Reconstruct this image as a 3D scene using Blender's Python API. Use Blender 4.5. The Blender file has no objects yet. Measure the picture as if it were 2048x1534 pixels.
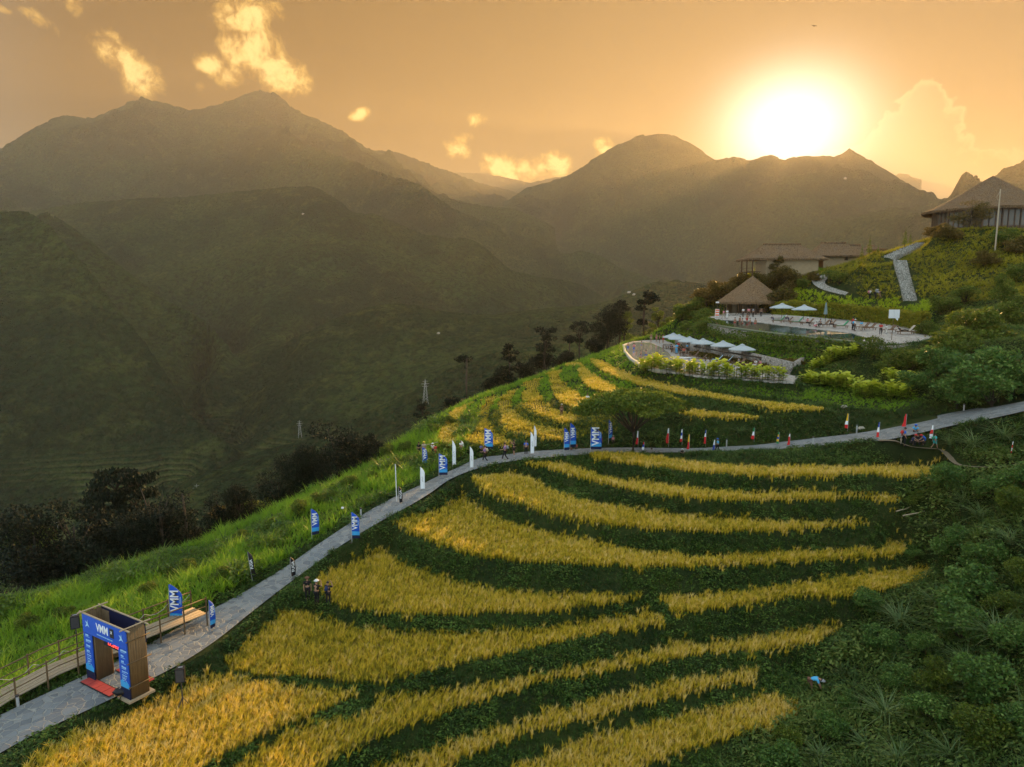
import bpy, math, random
import numpy as np
from mathutils import Vector, Matrix

random.seed(7)
RNG = np.random.default_rng(7)
SC = bpy.context.scene
COL = SC.collection
R = math.radians

# ------------------------------------------------------------------ camera
F = 1400.0                       # focal length in pixels of the 2048 px wide photograph
PITCH = R(7.5)
SP, CP = math.sin(PITCH), math.cos(PITCH)
cam = bpy.data.cameras.new('camera')
cam.sensor_width = 36.0
cam.lens = 36.0 * F / 2048.0
cam.clip_start = 0.5
cam.clip_end = 60000
camo = bpy.data.objects.new('camera', cam)
COL.objects.link(camo)
camo.rotation_euler = (R(90) - PITCH, 0, 0)
SC.camera = camo

# ------------------------------------------------------------------ sun and sky
SUN_EL, SUN_AZ = R(10.7), R(21.0)          # azimuth clockwise from +Y
SDIR = Vector((math.sin(SUN_AZ) * math.cos(SUN_EL), math.cos(SUN_AZ) * math.cos(SUN_EL), math.sin(SUN_EL)))
sl = bpy.data.lights.new('sun', 'SUN')
sl.energy = 4.4
sl.angle = R(0.5)
sl.color = (1.0, 0.57, 0.19)
so = bpy.data.objects.new('sun', sl)
COL.objects.link(so)
so.rotation_euler = SDIR.to_track_quat('Z', 'Y').to_euler()
SC.view_settings.view_transform = 'Standard'
SC.view_settings.look = 'None'
SC.view_settings.gamma = 1.0
SC.view_settings.use_curve_mapping = False
SC.view_settings.exposure = 1.2
cy = SC.cycles
cy.max_bounces = 6
cy.diffuse_bounces = 3
cy.glossy_bounces = 2
cy.transmission_bounces = 3
cy.transparent_max_bounces = 8
cy.volume_bounces = 1
cy.caustics_reflective = False
cy.caustics_refractive = False
cy.use_denoising = True
cy.sample_clamp_indirect = 6.0


class NT:
    """small helper for building node trees"""
    def __init__(s, tree):
        s.t = tree
        s.n = tree.nodes
        s.l = tree.links

    def new(s, typ, **kw):
        nd = s.n.new(typ)
        for k, v in kw.items():
            setattr(nd, k, v)
        return nd

    def put(s, sock, v):
        if hasattr(v, 'is_linked') or isinstance(v, bpy.types.NodeSocket):
            s.l.new(v, sock)
        elif v is not None:
            try:
                sock.default_value = v
            except Exception:
                sock.default_value = (*v, 1.0) if len(v) == 3 else v

    def m(s, op, a, b=None, c=None, clamp=False):
        nd = s.new('ShaderNodeMath', operation=op, use_clamp=clamp)
        s.put(nd.inputs[0], a)
        if b is not None: s.put(nd.inputs[1], b)
        if c is not None: s.put(nd.inputs[2], c)
        return nd.outputs[0]

    def vm(s, op, a, b=None, sc=None):
        nd = s.new('ShaderNodeVectorMath', operation=op)
        s.put(nd.inputs[0], a)
        if b is not None: s.put(nd.inputs[1], b)
        if sc is not None: s.put(nd.inputs[3], sc)
        return nd.outputs['Value'] if op in ('DOT_PRODUCT', 'LENGTH', 'DISTANCE') else nd.outputs[0]

    def mix(s, f, a, b, blend='MIX'):
        nd = s.new('ShaderNodeMix', data_type='RGBA', blend_type=blend)
        s.put(nd.inputs[0], f)
        for sock, v in ((nd.inputs[6], a), (nd.inputs[7], b)):
            if isinstance(v, (tuple, list)) and len(v) == 3: v = (*v, 1.0)
            s.put(sock, v)
        return nd.outputs[2]

    def sm(s, x, lo, hi, a=0.0, b=1.0):
        nd = s.new('ShaderNodeMapRange', interpolation_type='SMOOTHSTEP')
        s.put(nd.inputs[0], x)
        s.put(nd.inputs[1], lo); s.put(nd.inputs[2], hi)
        s.put(nd.inputs[3], a); s.put(nd.inputs[4], b)
        return nd.outputs[0]

    def noise(s, vec, scale, detail=3, rough=0.55, dist=0.0, out=0):
        nd = s.new('ShaderNodeTexNoise')
        if vec is not None: s.put(nd.inputs['Vector'], vec)
        nd.inputs['Scale'].default_value = scale
        nd.inputs['Detail'].default_value = detail
        nd.inputs['Roughness'].default_value = rough
        nd.inputs['Distortion'].default_value = dist
        return nd.outputs[out]

    def vor(s, vec, scale, feature='F1', out='Distance', rnd=1.0):
        nd = s.new('ShaderNodeTexVoronoi', feature=feature)
        if vec is not None: s.put(nd.inputs['Vector'], vec)
        nd.inputs['Scale'].default_value = scale
        nd.inputs['Randomness'].default_value = rnd
        return nd.outputs[out]

    def ramp(s, x, stops):
        nd = s.new('ShaderNodeValToRGB')
        cr = nd.color_ramp
        while len(cr.elements) < len(stops): cr.elements.new(0.5)
        for e, (p, c) in zip(cr.elements, stops):
            e.position = p
            e.color = (*c, 1.0) if len(c) == 3 else c
        s.put(nd.inputs[0], x)
        return nd.outputs[0]

    def comb(s, x, y, z):
        nd = s.new('ShaderNodeCombineXYZ')
        s.put(nd.inputs[0], x); s.put(nd.inputs[1], y); s.put(nd.inputs[2], z)
        return nd.outputs[0]

    def sep(s, v):
        nd = s.new('ShaderNodeSeparateXYZ')
        s.put(nd.inputs[0], v)
        return nd.outputs


def pix_dir(u, v):
    """world direction through a pixel of the photograph"""
    a = (767 - v) / F
    return Vector(((u - 1024) / F, CP + a * SP, -SP + a * CP)).normalized()


def pix_ang(u, v):
    d = pix_dir(u, v)
    return math.atan2(d.x, d.y), math.asin(d.z)


def build_world():
    w = bpy.data.worlds.new('World')
    SC.world = w
    w.use_nodes = True
    T = NT(w.node_tree)
    T.n.clear()
    out = T.new('ShaderNodeOutputWorld')
    bg = T.new('ShaderNodeBackground')
    sky = T.new('ShaderNodeTexSky', sky_type='NISHITA')
    sky.sun_disc = False
    sky.sun_elevation = SUN_EL
    sky.sun_rotation = SUN_AZ
    sky.altitude = 1000
    sky.air_density = 1.6
    sky.dust_density = 3.0
    d = T.new('ShaderNodeTexCoord').outputs['Generated']
    dn = T.vm('NORMALIZE', d)
    X, Y, Z = T.sep(dn)[:3]
    el = T.m('ARCSINE', Z)
    az = T.m('ARCTAN2', X, Y)
    sd = T.vm('DOT_PRODUCT', dn, tuple(SDIR))
    ang = T.m('ARCCOSINE', T.m('MINIMUM', sd, 0.99999))
    # the warm dust-laden half of the sky round the sun, the cool half behind the viewer
    base = T.vm('SCALE', sky.outputs[0], sc=0.085)
    front = T.m('MULTIPLY', T.sm(ang, 0.85, 1.7, 1.0, 0.0), T.sm(el, 0.42, 0.95, 1.0, 0.0))
    warm = T.ramp(T.m('DIVIDE', ang, 1.2), [
        (0.0, (0.93, 0.66, 0.30)), (0.13, (0.72, 0.43, 0.15)), (0.30, (0.56, 0.31, 0.08)),
        (0.52, (0.56, 0.25, 0.012)), (0.72, (0.50, 0.21, 0.004)), (1.0, (0.38, 0.20, 0.03))])
    # a little paler and pinker with height on the right
    pink = T.m('MULTIPLY', T.sm(az, 0.0, 0.6), T.sm(el, 0.1, 0.4))
    warm = T.mix(T.m('MULTIPLY', pink, 0.55), warm, (0.50, 0.315, 0.19))
    streak = T.noise(T.comb(T.m('MULTIPLY', az, 2.2), T.m('MULTIPLY', el, 16.0), 0.0), 1.3, 4, 0.55)
    warm = T.vm('SCALE', warm, sc=T.m('MULTIPLY', 0.115, T.m('ADD', 0.86, T.m('MULTIPLY', streak, 0.28))))
    cool = T.mix(0.85, base, (0.43, 0.52, 0.56))
    skyc = T.mix(front, cool, warm)
    # ---- clouds: soft masks at given directions, broken up by fractal noise
    p = T.comb(az, el, 0.0)
    wv = T.noise(p, 9.0, 3, 0.6, out=1)
    pw = T.vm('ADD', p, T.vm('SCALE', T.vm('SUBTRACT', wv, (0.5, 0.5, 0.5)), sc=0.055))
    fb = T.noise(pw, 30.0, 8, 0.66)
    clouds = [  # u, v, half width, half height, tilt, strength
        (250, 118, 92, 34, -0.62, 1.0), (285, 160, 46, 38, 0, 1.0), (203, 78, 26, 16, -0.4, 0.7),
        (490, 38, 58, 48, 0, 1.1), (505, 100, 66, 58, 0.15, 1.15), (555, 140, 66, 42, -0.5, 1.15), (470, 150, 42, 28, 0, .9),
        (425, 130, 34, 24, 0, .9), (400, 172, 12, 14, 0, .7), (545, 22, 26, 20, 0, .8), (615, 165, 20, 18, 0, .8),
        (152, 10, 24, 24, 0, 1.0), (70, 35, 46, 18, -0.5, .62), (10, 18, 22, 12, 0, .6),
        (722, 230, 22, 12, 0.3, .95), (955, 238, 20, 16, 0, .9), (915, 302, 32, 20, -.3, .9), (925, 276, 30, 12, 0, .6),
        (1000, 332, 44, 28, 0, 1.1), (1065, 342, 56, 26, 0, 1.0), (1112, 330, 32, 30, 0, 1.1), (1040, 356, 90, 14, 0, .9),
        (1207, 300, 24, 24, 0, 1.1), (1975, 315, 40, 14, .2, .95), (152, 210, 9, 14, 0, .6), (1480, 92, 0.1, .1, 0, 0)]
    cov = None
    for u, v, a, b, tl, st in clouds:
        if st == 0: continue
        ca, ce = pix_ang(u, v)
        k = math.hypot(pix_ang(u + 10, v)[0] - ca, 0) / 10
        dx = T.m('SUBTRACT', az, ca); dy = T.m('SUBTRACT', el, ce)
        c, s_ = math.cos(tl), math.sin(tl)
        rx = T.m('MULTIPLY_ADD', dx, c / (a * k), T.m('MULTIPLY', dy, s_ / (a * k)))
        ry = T.m('MULTIPLY_ADD', dx, -s_ / (b * k), T.m('MULTIPLY', dy, c / (b * k)))
        q = T.m('MULTIPLY_ADD', rx, rx, T.m('MULTIPLY', ry, ry))
        q = T.m('MULTIPLY', T.m('SUBTRACT', 1.0, T.m('MULTIPLY', q, 0.55)), st)
        cov = q if cov is None else T.m('MAXIMUM', cov, q)
    dens = T.m('ADD', T.m('MULTIPLY', cov, 0.42), T.m('SUBTRACT', fb, 0.66))
    cm = T.sm(dens, -0.03, 0.30)
    fine = T.noise(pw, 60.0, 4, 0.6)
    ccol = T.mix(T.sm(fine, 0.32, 0.66), (0.24, 0.115, 0.012), (0.40, 0.22, 0.035))
    ccol = T.mix(T.sm(dens, 0.12, 0.34), ccol, (0.56, 0.37, 0.12))
    skyc = T.mix(T.m('MULTIPLY', cm, 0.92), skyc, ccol)
    # ---- the dark tower of cloud right of the sun with its bright rim
    def blob(u, v, a, b):
        ca, ce = pix_ang(u, v)
        k = 1 / F
        dx = T.m('DIVIDE', T.m('SUBTRACT', az, ca), a * k)
        dy = T.m('DIVIDE', T.m('SUBTRACT', el, ce), b * k)
        return T.m('SUBTRACT', 1.0, T.m('SQRT', T.m('MULTIPLY_ADD', dx, dx, T.m('MULTIPLY', dy, dy))))
    tw = None
    for u, v, a, b in ((1848, 215, 42, 40), (1840, 262, 66, 48), (1815, 310, 100, 50), (1870, 295, 45, 42),
                       (1780, 370, 150, 78), (1900, 360, 110, 54), (1960, 345, 70, 28), (1745, 330, 60, 30)):
        q = T.m('MULTIPLY', blob(u, v, a, b), min(a, b) / F)
        tw = q if tw is None else T.m('MAXIMUM', tw, q)
    lump = T.m('MULTIPLY', T.m('SUBTRACT', T.noise(pw, 34.0, 5, 0.62), 0.5), 0.036)
    tw = T.m('ADD', tw, lump)
    tmask = T.sm(tw, -0.001, 0.0035)
    rim = T.m('MULTIPLY', tmask, T.sm(tw, 0.0008, 0.010, 1.0, 0.0))
    rim = T.m('MULTIPLY', rim, T.sm(el, 0.115, 0.20, 0.25, 1.0))
    tcol = T.mix(T.sm(el, 0.08, 0.24), (0.03, 0.018, 0.010), (0.06, 0.030, 0.008))
    tcol = T.mix(T.m('MULTIPLY', T.noise(pw, 30, 4, 0.6), 0.5), tcol, (0.09, 0.05, 0.015))
    tcol = T.mix(T.sm(ang, 0.10, 0.24, 0.85, 0.0), tcol, (0.26, 0.18, 0.09))
    skyc = T.mix(T.m('MULTIPLY', tmask, T.sm(el, 0.05, 0.16, 0.35, 0.88)), skyc, tcol)
    skyc = T.mix(T.m('MULTIPLY', rim, 0.9), skyc, (0.26, 0.18, 0.08))
    # ---- glare of the sun itself
    ca = T.m('MULTIPLY', T.m('SUBTRACT', az, SUN_AZ), 0.80)
    ce = T.m('SUBTRACT', el, SUN_EL + 0.018)
    ga = T.m('SQRT', T.m('MULTIPLY_ADD', ca, ca, T.m('MULTIPLY', ce, ce)))
    g1 = T.m('EXPONENT', T.m('MULTIPLY', T.m('POWER', T.m('DIVIDE', ga, 0.058), 2.0), -1.0))
    g2 = T.m('EXPONENT', T.m('MULTIPLY', T.m('DIVIDE', ga, 0.10), -1.0))
    glow = T.vm('ADD', T.vm('SCALE', (0.85, 0.80, 0.70), sc=g1), T.vm('SCALE', (0.15, 0.090, 0.038), sc=T.m('MULTIPLY', g2, T.m('SUBTRACT', 1.0, T.m('MULTIPLY', tmask, 0.75)))))
    fin = T.vm('ADD', skyc, glow)
    T.l.new(fin, bg.inputs['Color'])
    bg.inputs['Strength'].default_value = 1.0
    T.l.new(bg.outputs[0], out.inputs['Surface'])


build_world()

# ------------------------------------------------------------------ measuring helpers
def gz(v):
    return SP + CP * (v - 767) / F


def PD(u, v, D):
    """point seen at pixel (u, v) at depth D along the view axis"""
    a = (767 - v) / F
    return Vector(((u - 1024) / F * D, D * (CP + a * SP), D * (-SP + a * CP)))


def PZ(u, v, z):
    """point seen at pixel (u, v) lying at height z"""
    return PD(u, v, -z / gz(v))


def WD(u, D, z):
    """point in the vertical plane of column u at depth D and height z"""
    return Vector(((u - 1024) / F * D, (D + z * SP) / CP, z))


def project(p):
    D = p[1] * CP - p[2] * SP
    t = (p[2] * CP + p[1] * SP) / D
    return 1024 + F * p[0] / D, 767 - F * t


def vnoise(x, y, seed=0):
    """value noise, numpy arrays in, -1..1 out"""
    xi = np.floor(x).astype(np.int64); yi = np.floor(y).astype(np.int64)
    xf = x - xi; yf = y - yi
    xf = xf * xf * xf * (xf * (xf * 6 - 15) + 10); yf = yf * yf * yf * (yf * (yf * 6 - 15) + 10)

    def h(a, b):
        n = (a * 374761393 + b * 668265263 + seed * 974634777) & 0xffffffff
        n = ((n ^ (n >> 13)) * 1274126177) & 0xffffffff
        n = (n ^ (n >> 16)) & 0xffff
        return n / 32767.5 - 1.0
    a = h(xi, yi); b = h(xi + 1, yi); c = h(xi, yi + 1); d = h(xi + 1, yi + 1)
    return (a * (1 - xf) + b * xf) * (1 - yf) + (c * (1 - xf) + d * xf) * yf


def fbm(x, y, octs, seed=0, gain=0.5, ridged=False):
    t = 0; a = 1.0; s = 0
    for k in range(octs):
        n = vnoise(x * 2 ** k + 17.3 * k, y * 2 ** k - 9.1 * k, seed + k)
        t = t + a * ((1 - 2 * np.abs(n)) if ridged else n)
        s += a; a *= gain
    return t / s


def inpoly(px, py, poly):
    poly = np.asarray(poly, float)
    n = len(poly); c = np.zeros(px.shape, bool)
    j = n - 1
    for i in range(n):
        xi, yi = poly[i][:2]; xj, yj = poly[j][:2]
        if yi != yj:
            cond = ((yi > py) != (yj > py)) & (px < (xj - xi) * (py - yi) / (yj - yi) + xi)
            c ^= cond
        j = i
    return c


def relax(shape, fixed, val, iters=(400, 200, 120, 80, 60, 50)):
    """harmonic surface through the fixed cells, solved coarse to fine"""
    levels = [(fixed, val)]
    while min(levels[-1][0].shape) > 24 and len(levels) < 6:
        f, v = levels[-1]
        H, W = (f.shape[0] + 1) // 2, (f.shape[1] + 1) // 2
        fs = np.zeros((H * 2, W * 2)); vs = np.zeros((H * 2, W * 2))
        fs[:f.shape[0], :f.shape[1]] = f; vs[:f.shape[0], :f.shape[1]] = np.where(f > 0, v, 0)
        cnt = fs.reshape(H, 2, W, 2).sum((1, 3)); sm = vs.reshape(H, 2, W, 2).sum((1, 3))
        levels.append(((cnt > 0).astype(float), np.where(cnt > 0, sm / np.maximum(cnt, 1), 0)))
    h = None
    for li, (f, v) in enumerate(reversed(levels)):
        if h is None:
            h = np.full(f.shape, v[f > 0].mean())
        else:
            h = np.repeat(np.repeat(h, 2, 0), 2, 1)[:f.shape[0], :f.shape[1]]
        m = f > 0
        for _ in range(iters[min(li, len(iters) - 1)] * 2):
            h[m] = v[m]
            p = np.pad(h, 1, mode='edge')
            h = 0.25 * (p[:-2, 1:-1] + p[2:, 1:-1] + p[1:-1, :-2] + p[1:-1, 2:])
        h[m] = v[m]
    return h


# ------------------------------------------------------------------ what the hillside is made of
# road cross sections: far/left edge, near/right edge, height
ROAD = [((-330, 1600), (-250, 1670), -20.2), ((-120, 1490), (-60, 1545), -19.9), ((0, 1432), (60, 1475), -19.7),
        ((100, 1385), (175, 1422), -19.5), ((185, 1345), (262, 1380), -19.4), ((300, 1288), (362, 1328), -19.5),
        ((380, 1243), (435, 1280), -19.7), ((460, 1201), (505, 1224), -19.6), ((526, 1163), (568, 1175), -19.4),
        ((583, 1127), (625, 1133), -19.0), ((630, 1094), (672, 1099), -18.4), ((679, 1061), (722, 1067), -17.9),
        ((734, 1025), (775, 1036), -17.4), ((789, 995), (820, 1012), -16.9), ((843, 970), (862, 986), -16.6),
        ((880, 951), (896, 962), -16.35), ((911, 938), (936, 944), -16.1), ((955, 918), (978, 932), -15.75),
        ((1010, 910), (1018, 924), -15.5), ((1057, 904), (1060, 919), -15.25), ((1120, 900), (1122, 913), -15.0),
        ((1190, 897), (1190, 909), -14.8), ((1260, 896), (1260, 907), -14.8), ((1330, 897), (1330, 906), -14.8),
        ((1395, 897), (1395, 905), -14.8), ((1454, 894), (1454, 904), -14.6), ((1510, 891), (1514, 901), -14.4),
        ((1554, 886), (1562, 899), -14.1), ((1640, 876), (1652, 891), -13.5), ((1700, 869), (1712, 885), -13.0),
        ((1753, 861), (1770, 881), -12.5), ((1820, 846), (1840, 867), -11.8), ((1884, 830), (1906, 852), -11.1),
        ((1965, 815), (1982, 838), -10.2), ((2048, 797), (2062, 820), -9.3), ((2210, 755), (2225, 780), -7.4),
        ((2400, 715), (2415, 740), -5.5)]
road_l = [PZ(a[0], a[1], z) for a, b, z in ROAD]
road_r = [PZ(b[0], b[1], z) for a, b, z in ROAD]

RICE = {
 'A': ((-14.65, -14.65), 0.55, [(1185, 900), (1240, 899), (1327, 910), (1403, 920), (1493, 927), (1700, 930), (1800, 927), (1862, 923), (1884, 931), (1882, 946), (1753, 945), (1600, 942), (1542, 944), (1395, 934), (1285, 923), (1200, 911)]),
 'B': ((-15.6, -16.15), 0.55, [(1054, 916), (1090, 915), (1118, 919), (1180, 940), (1241, 957), (1298, 960), (1395, 974), (1517, 981), (1700, 980), (1753, 978), (1784, 987), (1779, 993), (1600, 992), (1542, 994), (1420, 989), (1322, 980), (1265, 972), (1167, 948), (1094, 926), (1058, 923)]),
 'C': ((-16.5, -17.8), 0.55, [(941, 942), (987, 937), (1021, 941), (1057, 952), (1100, 974), (1160, 994), (1200, 1004), (1322, 1021), (1444, 1032), (1600, 1034), (1700, 1032), (1752, 1034), (1758, 1042), (1755, 1050), (1600, 1052), (1542, 1055), (1395, 1061), (1298, 1053), (1200, 1038), (1100, 1017), (1000, 985), (955, 966), (942, 952)]),
 'D': ((-17.7, -19.35), 0.55, [(792, 1042), (810, 1020), (832, 1006), (880, 985), (909, 975), (925, 981), (940, 996), (960, 1014), (1020, 1042), (1100, 1062), (1200, 1082), (1300, 1092), (1400, 1099), (1550, 1098), (1700, 1087), (1798, 1079), (1806, 1087), (1798, 1098), (1700, 1108), (1550, 1122), (1400, 1130), (1250, 1133), (1100, 1128), (1000, 1118), (900, 1096), (830, 1073), (800, 1056)]),
 'E': ((-19.6, -19.9), 0.65, [(642, 1152), (655, 1140), (700, 1112), (755, 1088), (790, 1092), (820, 1112), (880, 1135), (950, 1157), (1050, 1167), (1150, 1169), (1235, 1166), (1272, 1174), (1278, 1185), (1230, 1196), (1150, 1208), (1050, 1218), (950, 1223), (850, 1224), (760, 1214), (700, 1206), (668, 1196)]),
 'E2': ((-20.3, -20.3), 0.65, [(1303, 1178), (1350, 1176), (1436, 1170), (1520, 1162), (1600, 1154), (1764, 1136), (1862, 1128), (1882, 1138), (1862, 1152), (1709, 1179), (1545, 1201), (1409, 1223), (1362, 1221), (1335, 1200)]),
 'F': ((-20.5, -20.8), 0.65, [(440, 1292), (470, 1255), (510, 1222), (570, 1218), (620, 1222), (680, 1245), (780, 1258), (944, 1252), (1108, 1247), (1217, 1230), (1290, 1217), (1328, 1228), (1334, 1245), (1272, 1261), (1163, 1283), (1053, 1305), (944, 1328), (800, 1347), (650, 1347), (550, 1343), (480, 1330), (446, 1308)]),
 'G': ((-21.0, -22.25), 0.65, [(722, 1398), (780, 1384), (860, 1366), (944, 1350), (1108, 1315), (1272, 1288), (1382, 1271), (1491, 1261), (1600, 1240), (1650, 1239), (1664, 1254), (1628, 1273), (1491, 1295), (1327, 1322), (1217, 1343), (1108, 1366), (999, 1398), (889, 1431), (780, 1458), (700, 1496), (600, 1545), (450, 1600), (395, 1600), (470, 1520), (560, 1465), (650, 1425)]),
 'H': ((-19.75, -21.0), 0.65, [(-20, 1600), (60, 1535), (120, 1490), (190, 1436), (300, 1376), (370, 1350), (430, 1342), (500, 1352), (620, 1364), (712, 1380), (706, 1392), (640, 1412), (540, 1448), (440, 1505), (360, 1560), (320, 1600)]),
 'I': ((-22.4, -23.0), 0.65, [(620, 1600), (700, 1548), (780, 1508), (889, 1463), (999, 1425), (1108, 1392), (1217, 1375), (1327, 1351), (1436, 1332), (1500, 1326), (1516, 1343), (1491, 1357), (1382, 1381), (1272, 1403), (1163, 1425), (1053, 1452), (944, 1495), (880, 1535), (780, 1600)]),
 'J': ((-23.5, -23.8), 0.65, [(930, 1600), (1026, 1536), (1108, 1496), (1272, 1441), (1382, 1414), (1491, 1386), (1562, 1383), (1584, 1404), (1546, 1436), (1436, 1468), (1327, 1501), (1256, 1531), (1150, 1600)]),
 'K0': ((-15.5, -15.2), .5, [(955, 799), (935, 831), (931, 856), (923, 873), (899, 883), (889, 873), (894, 848), (906, 826), (923, 811)]),
 'K1': ((-14.9, -14.9), .5, [(987, 789), (974, 806), (978, 831), (980, 850), (990, 866), (1016, 886), (967, 884), (952, 879), (940, 869), (939, 843), (944, 820), (957, 801)]),
 'K2': ((-14.3, -14.3), .5, [(1031, 778), (1021, 788), (1001, 809), (1001, 828), (1016, 846), (1045, 860), (1082, 868), (1116, 871), (1118, 861), (1094, 849), (1055, 834), (1032, 818), (1027, 798), (1037, 781)]),
 'K3': ((-13.6, -13.6), .5, [(1062, 759), (1047, 780), (1047, 798), (1061, 817), (1084, 829), (1114, 837), (1136, 834), (1134, 824), (1106, 813), (1086, 797), (1079, 775), (1085, 756)]),
 'K4': ((-12.9, -12.9), .5, [(1108, 741), (1098, 755), (1101, 771), (1111, 789), (1133, 804), (1163, 812), (1192, 812), (1200, 798), (1180, 788), (1157, 779), (1144, 763), (1140, 748), (1148, 738)]),
 'K5': ((-12.2, -12.2), .5, [(1155, 725), (1146, 741), (1164, 760), (1190, 777), (1225, 789), (1290, 805), (1358, 817), (1394, 825), (1487, 827), (1490, 818), (1419, 806), (1340, 793), (1267, 777), (1223, 760), (1186, 742), (1176, 725)]),
 'K6': ((-11.5, -11.5), .5, [(1178, 714), (1194, 717), (1218, 731), (1272, 753), (1333, 766), (1394, 778), (1516, 797), (1633, 809), (1630, 814), (1516, 812), (1394, 801), (1340, 789), (1272, 770), (1232, 752), (1202, 737), (1180, 722)]),
}
rice_poly, rice_p3 = {}, {}
for k, ((zl, zr), off, pts) in RICE.items():
    if k in ('K1', 'K2', 'K3', 'K4', 'K5'):
        cu, cv = sum(p[0] for p in pts) / len(pts), sum(p[1] for p in pts) / len(pts)
        pts = [(cu + (u - cu) * 1.10, cv + (v - cv) * 1.05) for u, v in pts]
    u0 = min(p[0] for p in pts); u1 = max(p[0] for p in pts)
    vm_ = sum(p[1] for p in pts) / len(pts)
    W3 = []
    for u, v in pts:
        front = bool(inpoly(np.array([u + (1024 - u) * .004]), np.array([v - 2.5]), pts)[0])   # front rim: seen at its foot
        o_ = (.40 if k in 'ABCD' else .30) if front else off
        p = PZ(u, v, zl + (zr - zl) * (u - u0) / (u1 - u0) + o_)
        W3.append(Vector((p.x, p.y, p.z - o_)))
    A_ = np.array([[p.x, p.y, 1] for p in W3]); b_ = np.array([p.z for p in W3])
    co, *_ = np.linalg.lstsq(A_, b_, rcond=None)
    rice_p3[k] = W3
    rice_poly[k] = ([(p.x, p.y) for p in W3], co)


def zdeck(u, v):                  # paved terrace of the upper pool, falling gently to the pool edge
    vb = np.interp(u, [1420, 1550, 1700, 1866], [634, 627, 639, 659]); vf = np.interp(u, [1418, 1500, 1600, 1735, 1866], [647, 658, 670, 691, 684])
    zf = np.interp(u, [1418, 1500, 1600, 1735, 1866], [-5.2, -5.6, -5.75, -6.1, -6.1])
    t = min(1.0, max(0.0, (v - vb) / (vf - vb)))
    zb = np.interp(u, [1420, 1550, 1600, 1700, 1780, 1866], [-4.55, -4.05, -4.05, -4.55, -4.8, -5.2])
    return float(zb + (zf - zb) * t)


DECK_UP = [(1418, 645), (1500, 657), (1600, 669), (1700, 682), (1735, 690), (1850, 684), (1866, 672), (1850, 660), (1780, 648), (1700, 640), (1600, 632), (1545, 629), (1490, 627), (1430, 630), (1415, 637)]
DECK_LO = [(1246, 690), (1250, 703), (1262, 717), (1282, 729), (1312, 738), (1400, 751), (1500, 759), (1588, 763), (1598, 752), (1580, 748), (1530, 735), (1480, 722), (1420, 712), (1380, 701), (1350, 688), (1330, 679), (1290, 680), (1262, 683)]
deck_up = [PZ(u, v, zdeck(u, v)) for u, v in DECK_UP]
deck_lo = [PZ(u, v, -9.8) for u, v in DECK_LO]

GX0, GX1, GY0, GY1, GS = -95.0, 125.0, 10.0, 235.0, 0.4
NX, NY = int((GX1 - GX0) / GS), int((GY1 - GY0) / GS)
gx = GX0 + np.arange(NX) * GS; gy = GY0 + np.arange(NY) * GS
MX, MY = np.meshgrid(gx, gy)
fix = np.zeros((NY, NX)); val = np.zeros((NY, NX))


def stamp(pts, closed=False, w=0):
    pts = [Vector(p) for p in pts]
    if closed: pts = pts + pts[:1]
    for a, b in zip(pts, pts[1:]):
        n = max(2, int((b - a).length / GS * 1.5))
        for i in range(n + 1):
            p = a.lerp(b, i / n)
            ix, iy = int(round((p.x - GX0) / GS)), int(round((p.y - GY0) / GS))
            if w <= ix < NX - w and w <= iy < NY - w:
                fix[iy - w:iy + w + 1, ix - w:ix + w + 1] = 1
                val[iy - w:iy + w + 1, ix - w:ix + w + 1] = p.z


# --- loose lines through the open ground: crest of the hillside and its fall to the valley
crest = [(-250, -20.6, 42), (0, -20.6, 47), (150, -20.6, 50), (300, -20.3, 54), (430, -19.8, 58), (560, -19.0, 62), (700, -17.7, 68), (800, -16.2, 76), (880, -15.6, 90), (950, -15.9, 106), (1000, -15.5, 113), (1060, -14.6, 119), (1130, -13.6, 127), (1170, -12.6, 131), (1238, -10.8, 142), (1300, -9.6, 150)]
stamp([WD(u, D, z) for u, z, D in crest])
for dd, dz in ((7, -4.5), (20, -17), (45, -50)):
    stamp([WD(u - dd * 3, D + dd, z + dz) for u, z, D in crest])
stamp([(GX0 + 1, 40, -70), (GX0 + 1, GY1 - 2, -230), (-10, GY1 - 2, -200), (35, GY1 - 2, -120), (60, GY1 - 2, -60)])
stamp([(GX0 + 1, GY0 + 1, -40), (GX0 + 1, 40, -70)])
# right hand crest behind pavilion, bungalows and lodge
crest2 = [(1300, -9.6, 150), (1345, -6.5, 148), (1385, -1.5, 146), (1430, 0.8, 146), (1480, 2.8, 150), (1560, 4.0, 158), (1650, 4.6, 162), (1720, 5.8, 160), (1780, 7.6, 150), (1830, 10.0, 150), (1860, 11.4, 158), (1950, 11.8, 172), (2100, 12.0, 172), (2400, 13.0, 165)]
stamp([WD(u, D, z) for u, z, D in crest2])
for dd, dz in ((10, -6), (30, -24), (50, -40)):
    stamp([WD(u, D + dd, z + dz) for u, z, D in crest2])
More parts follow.
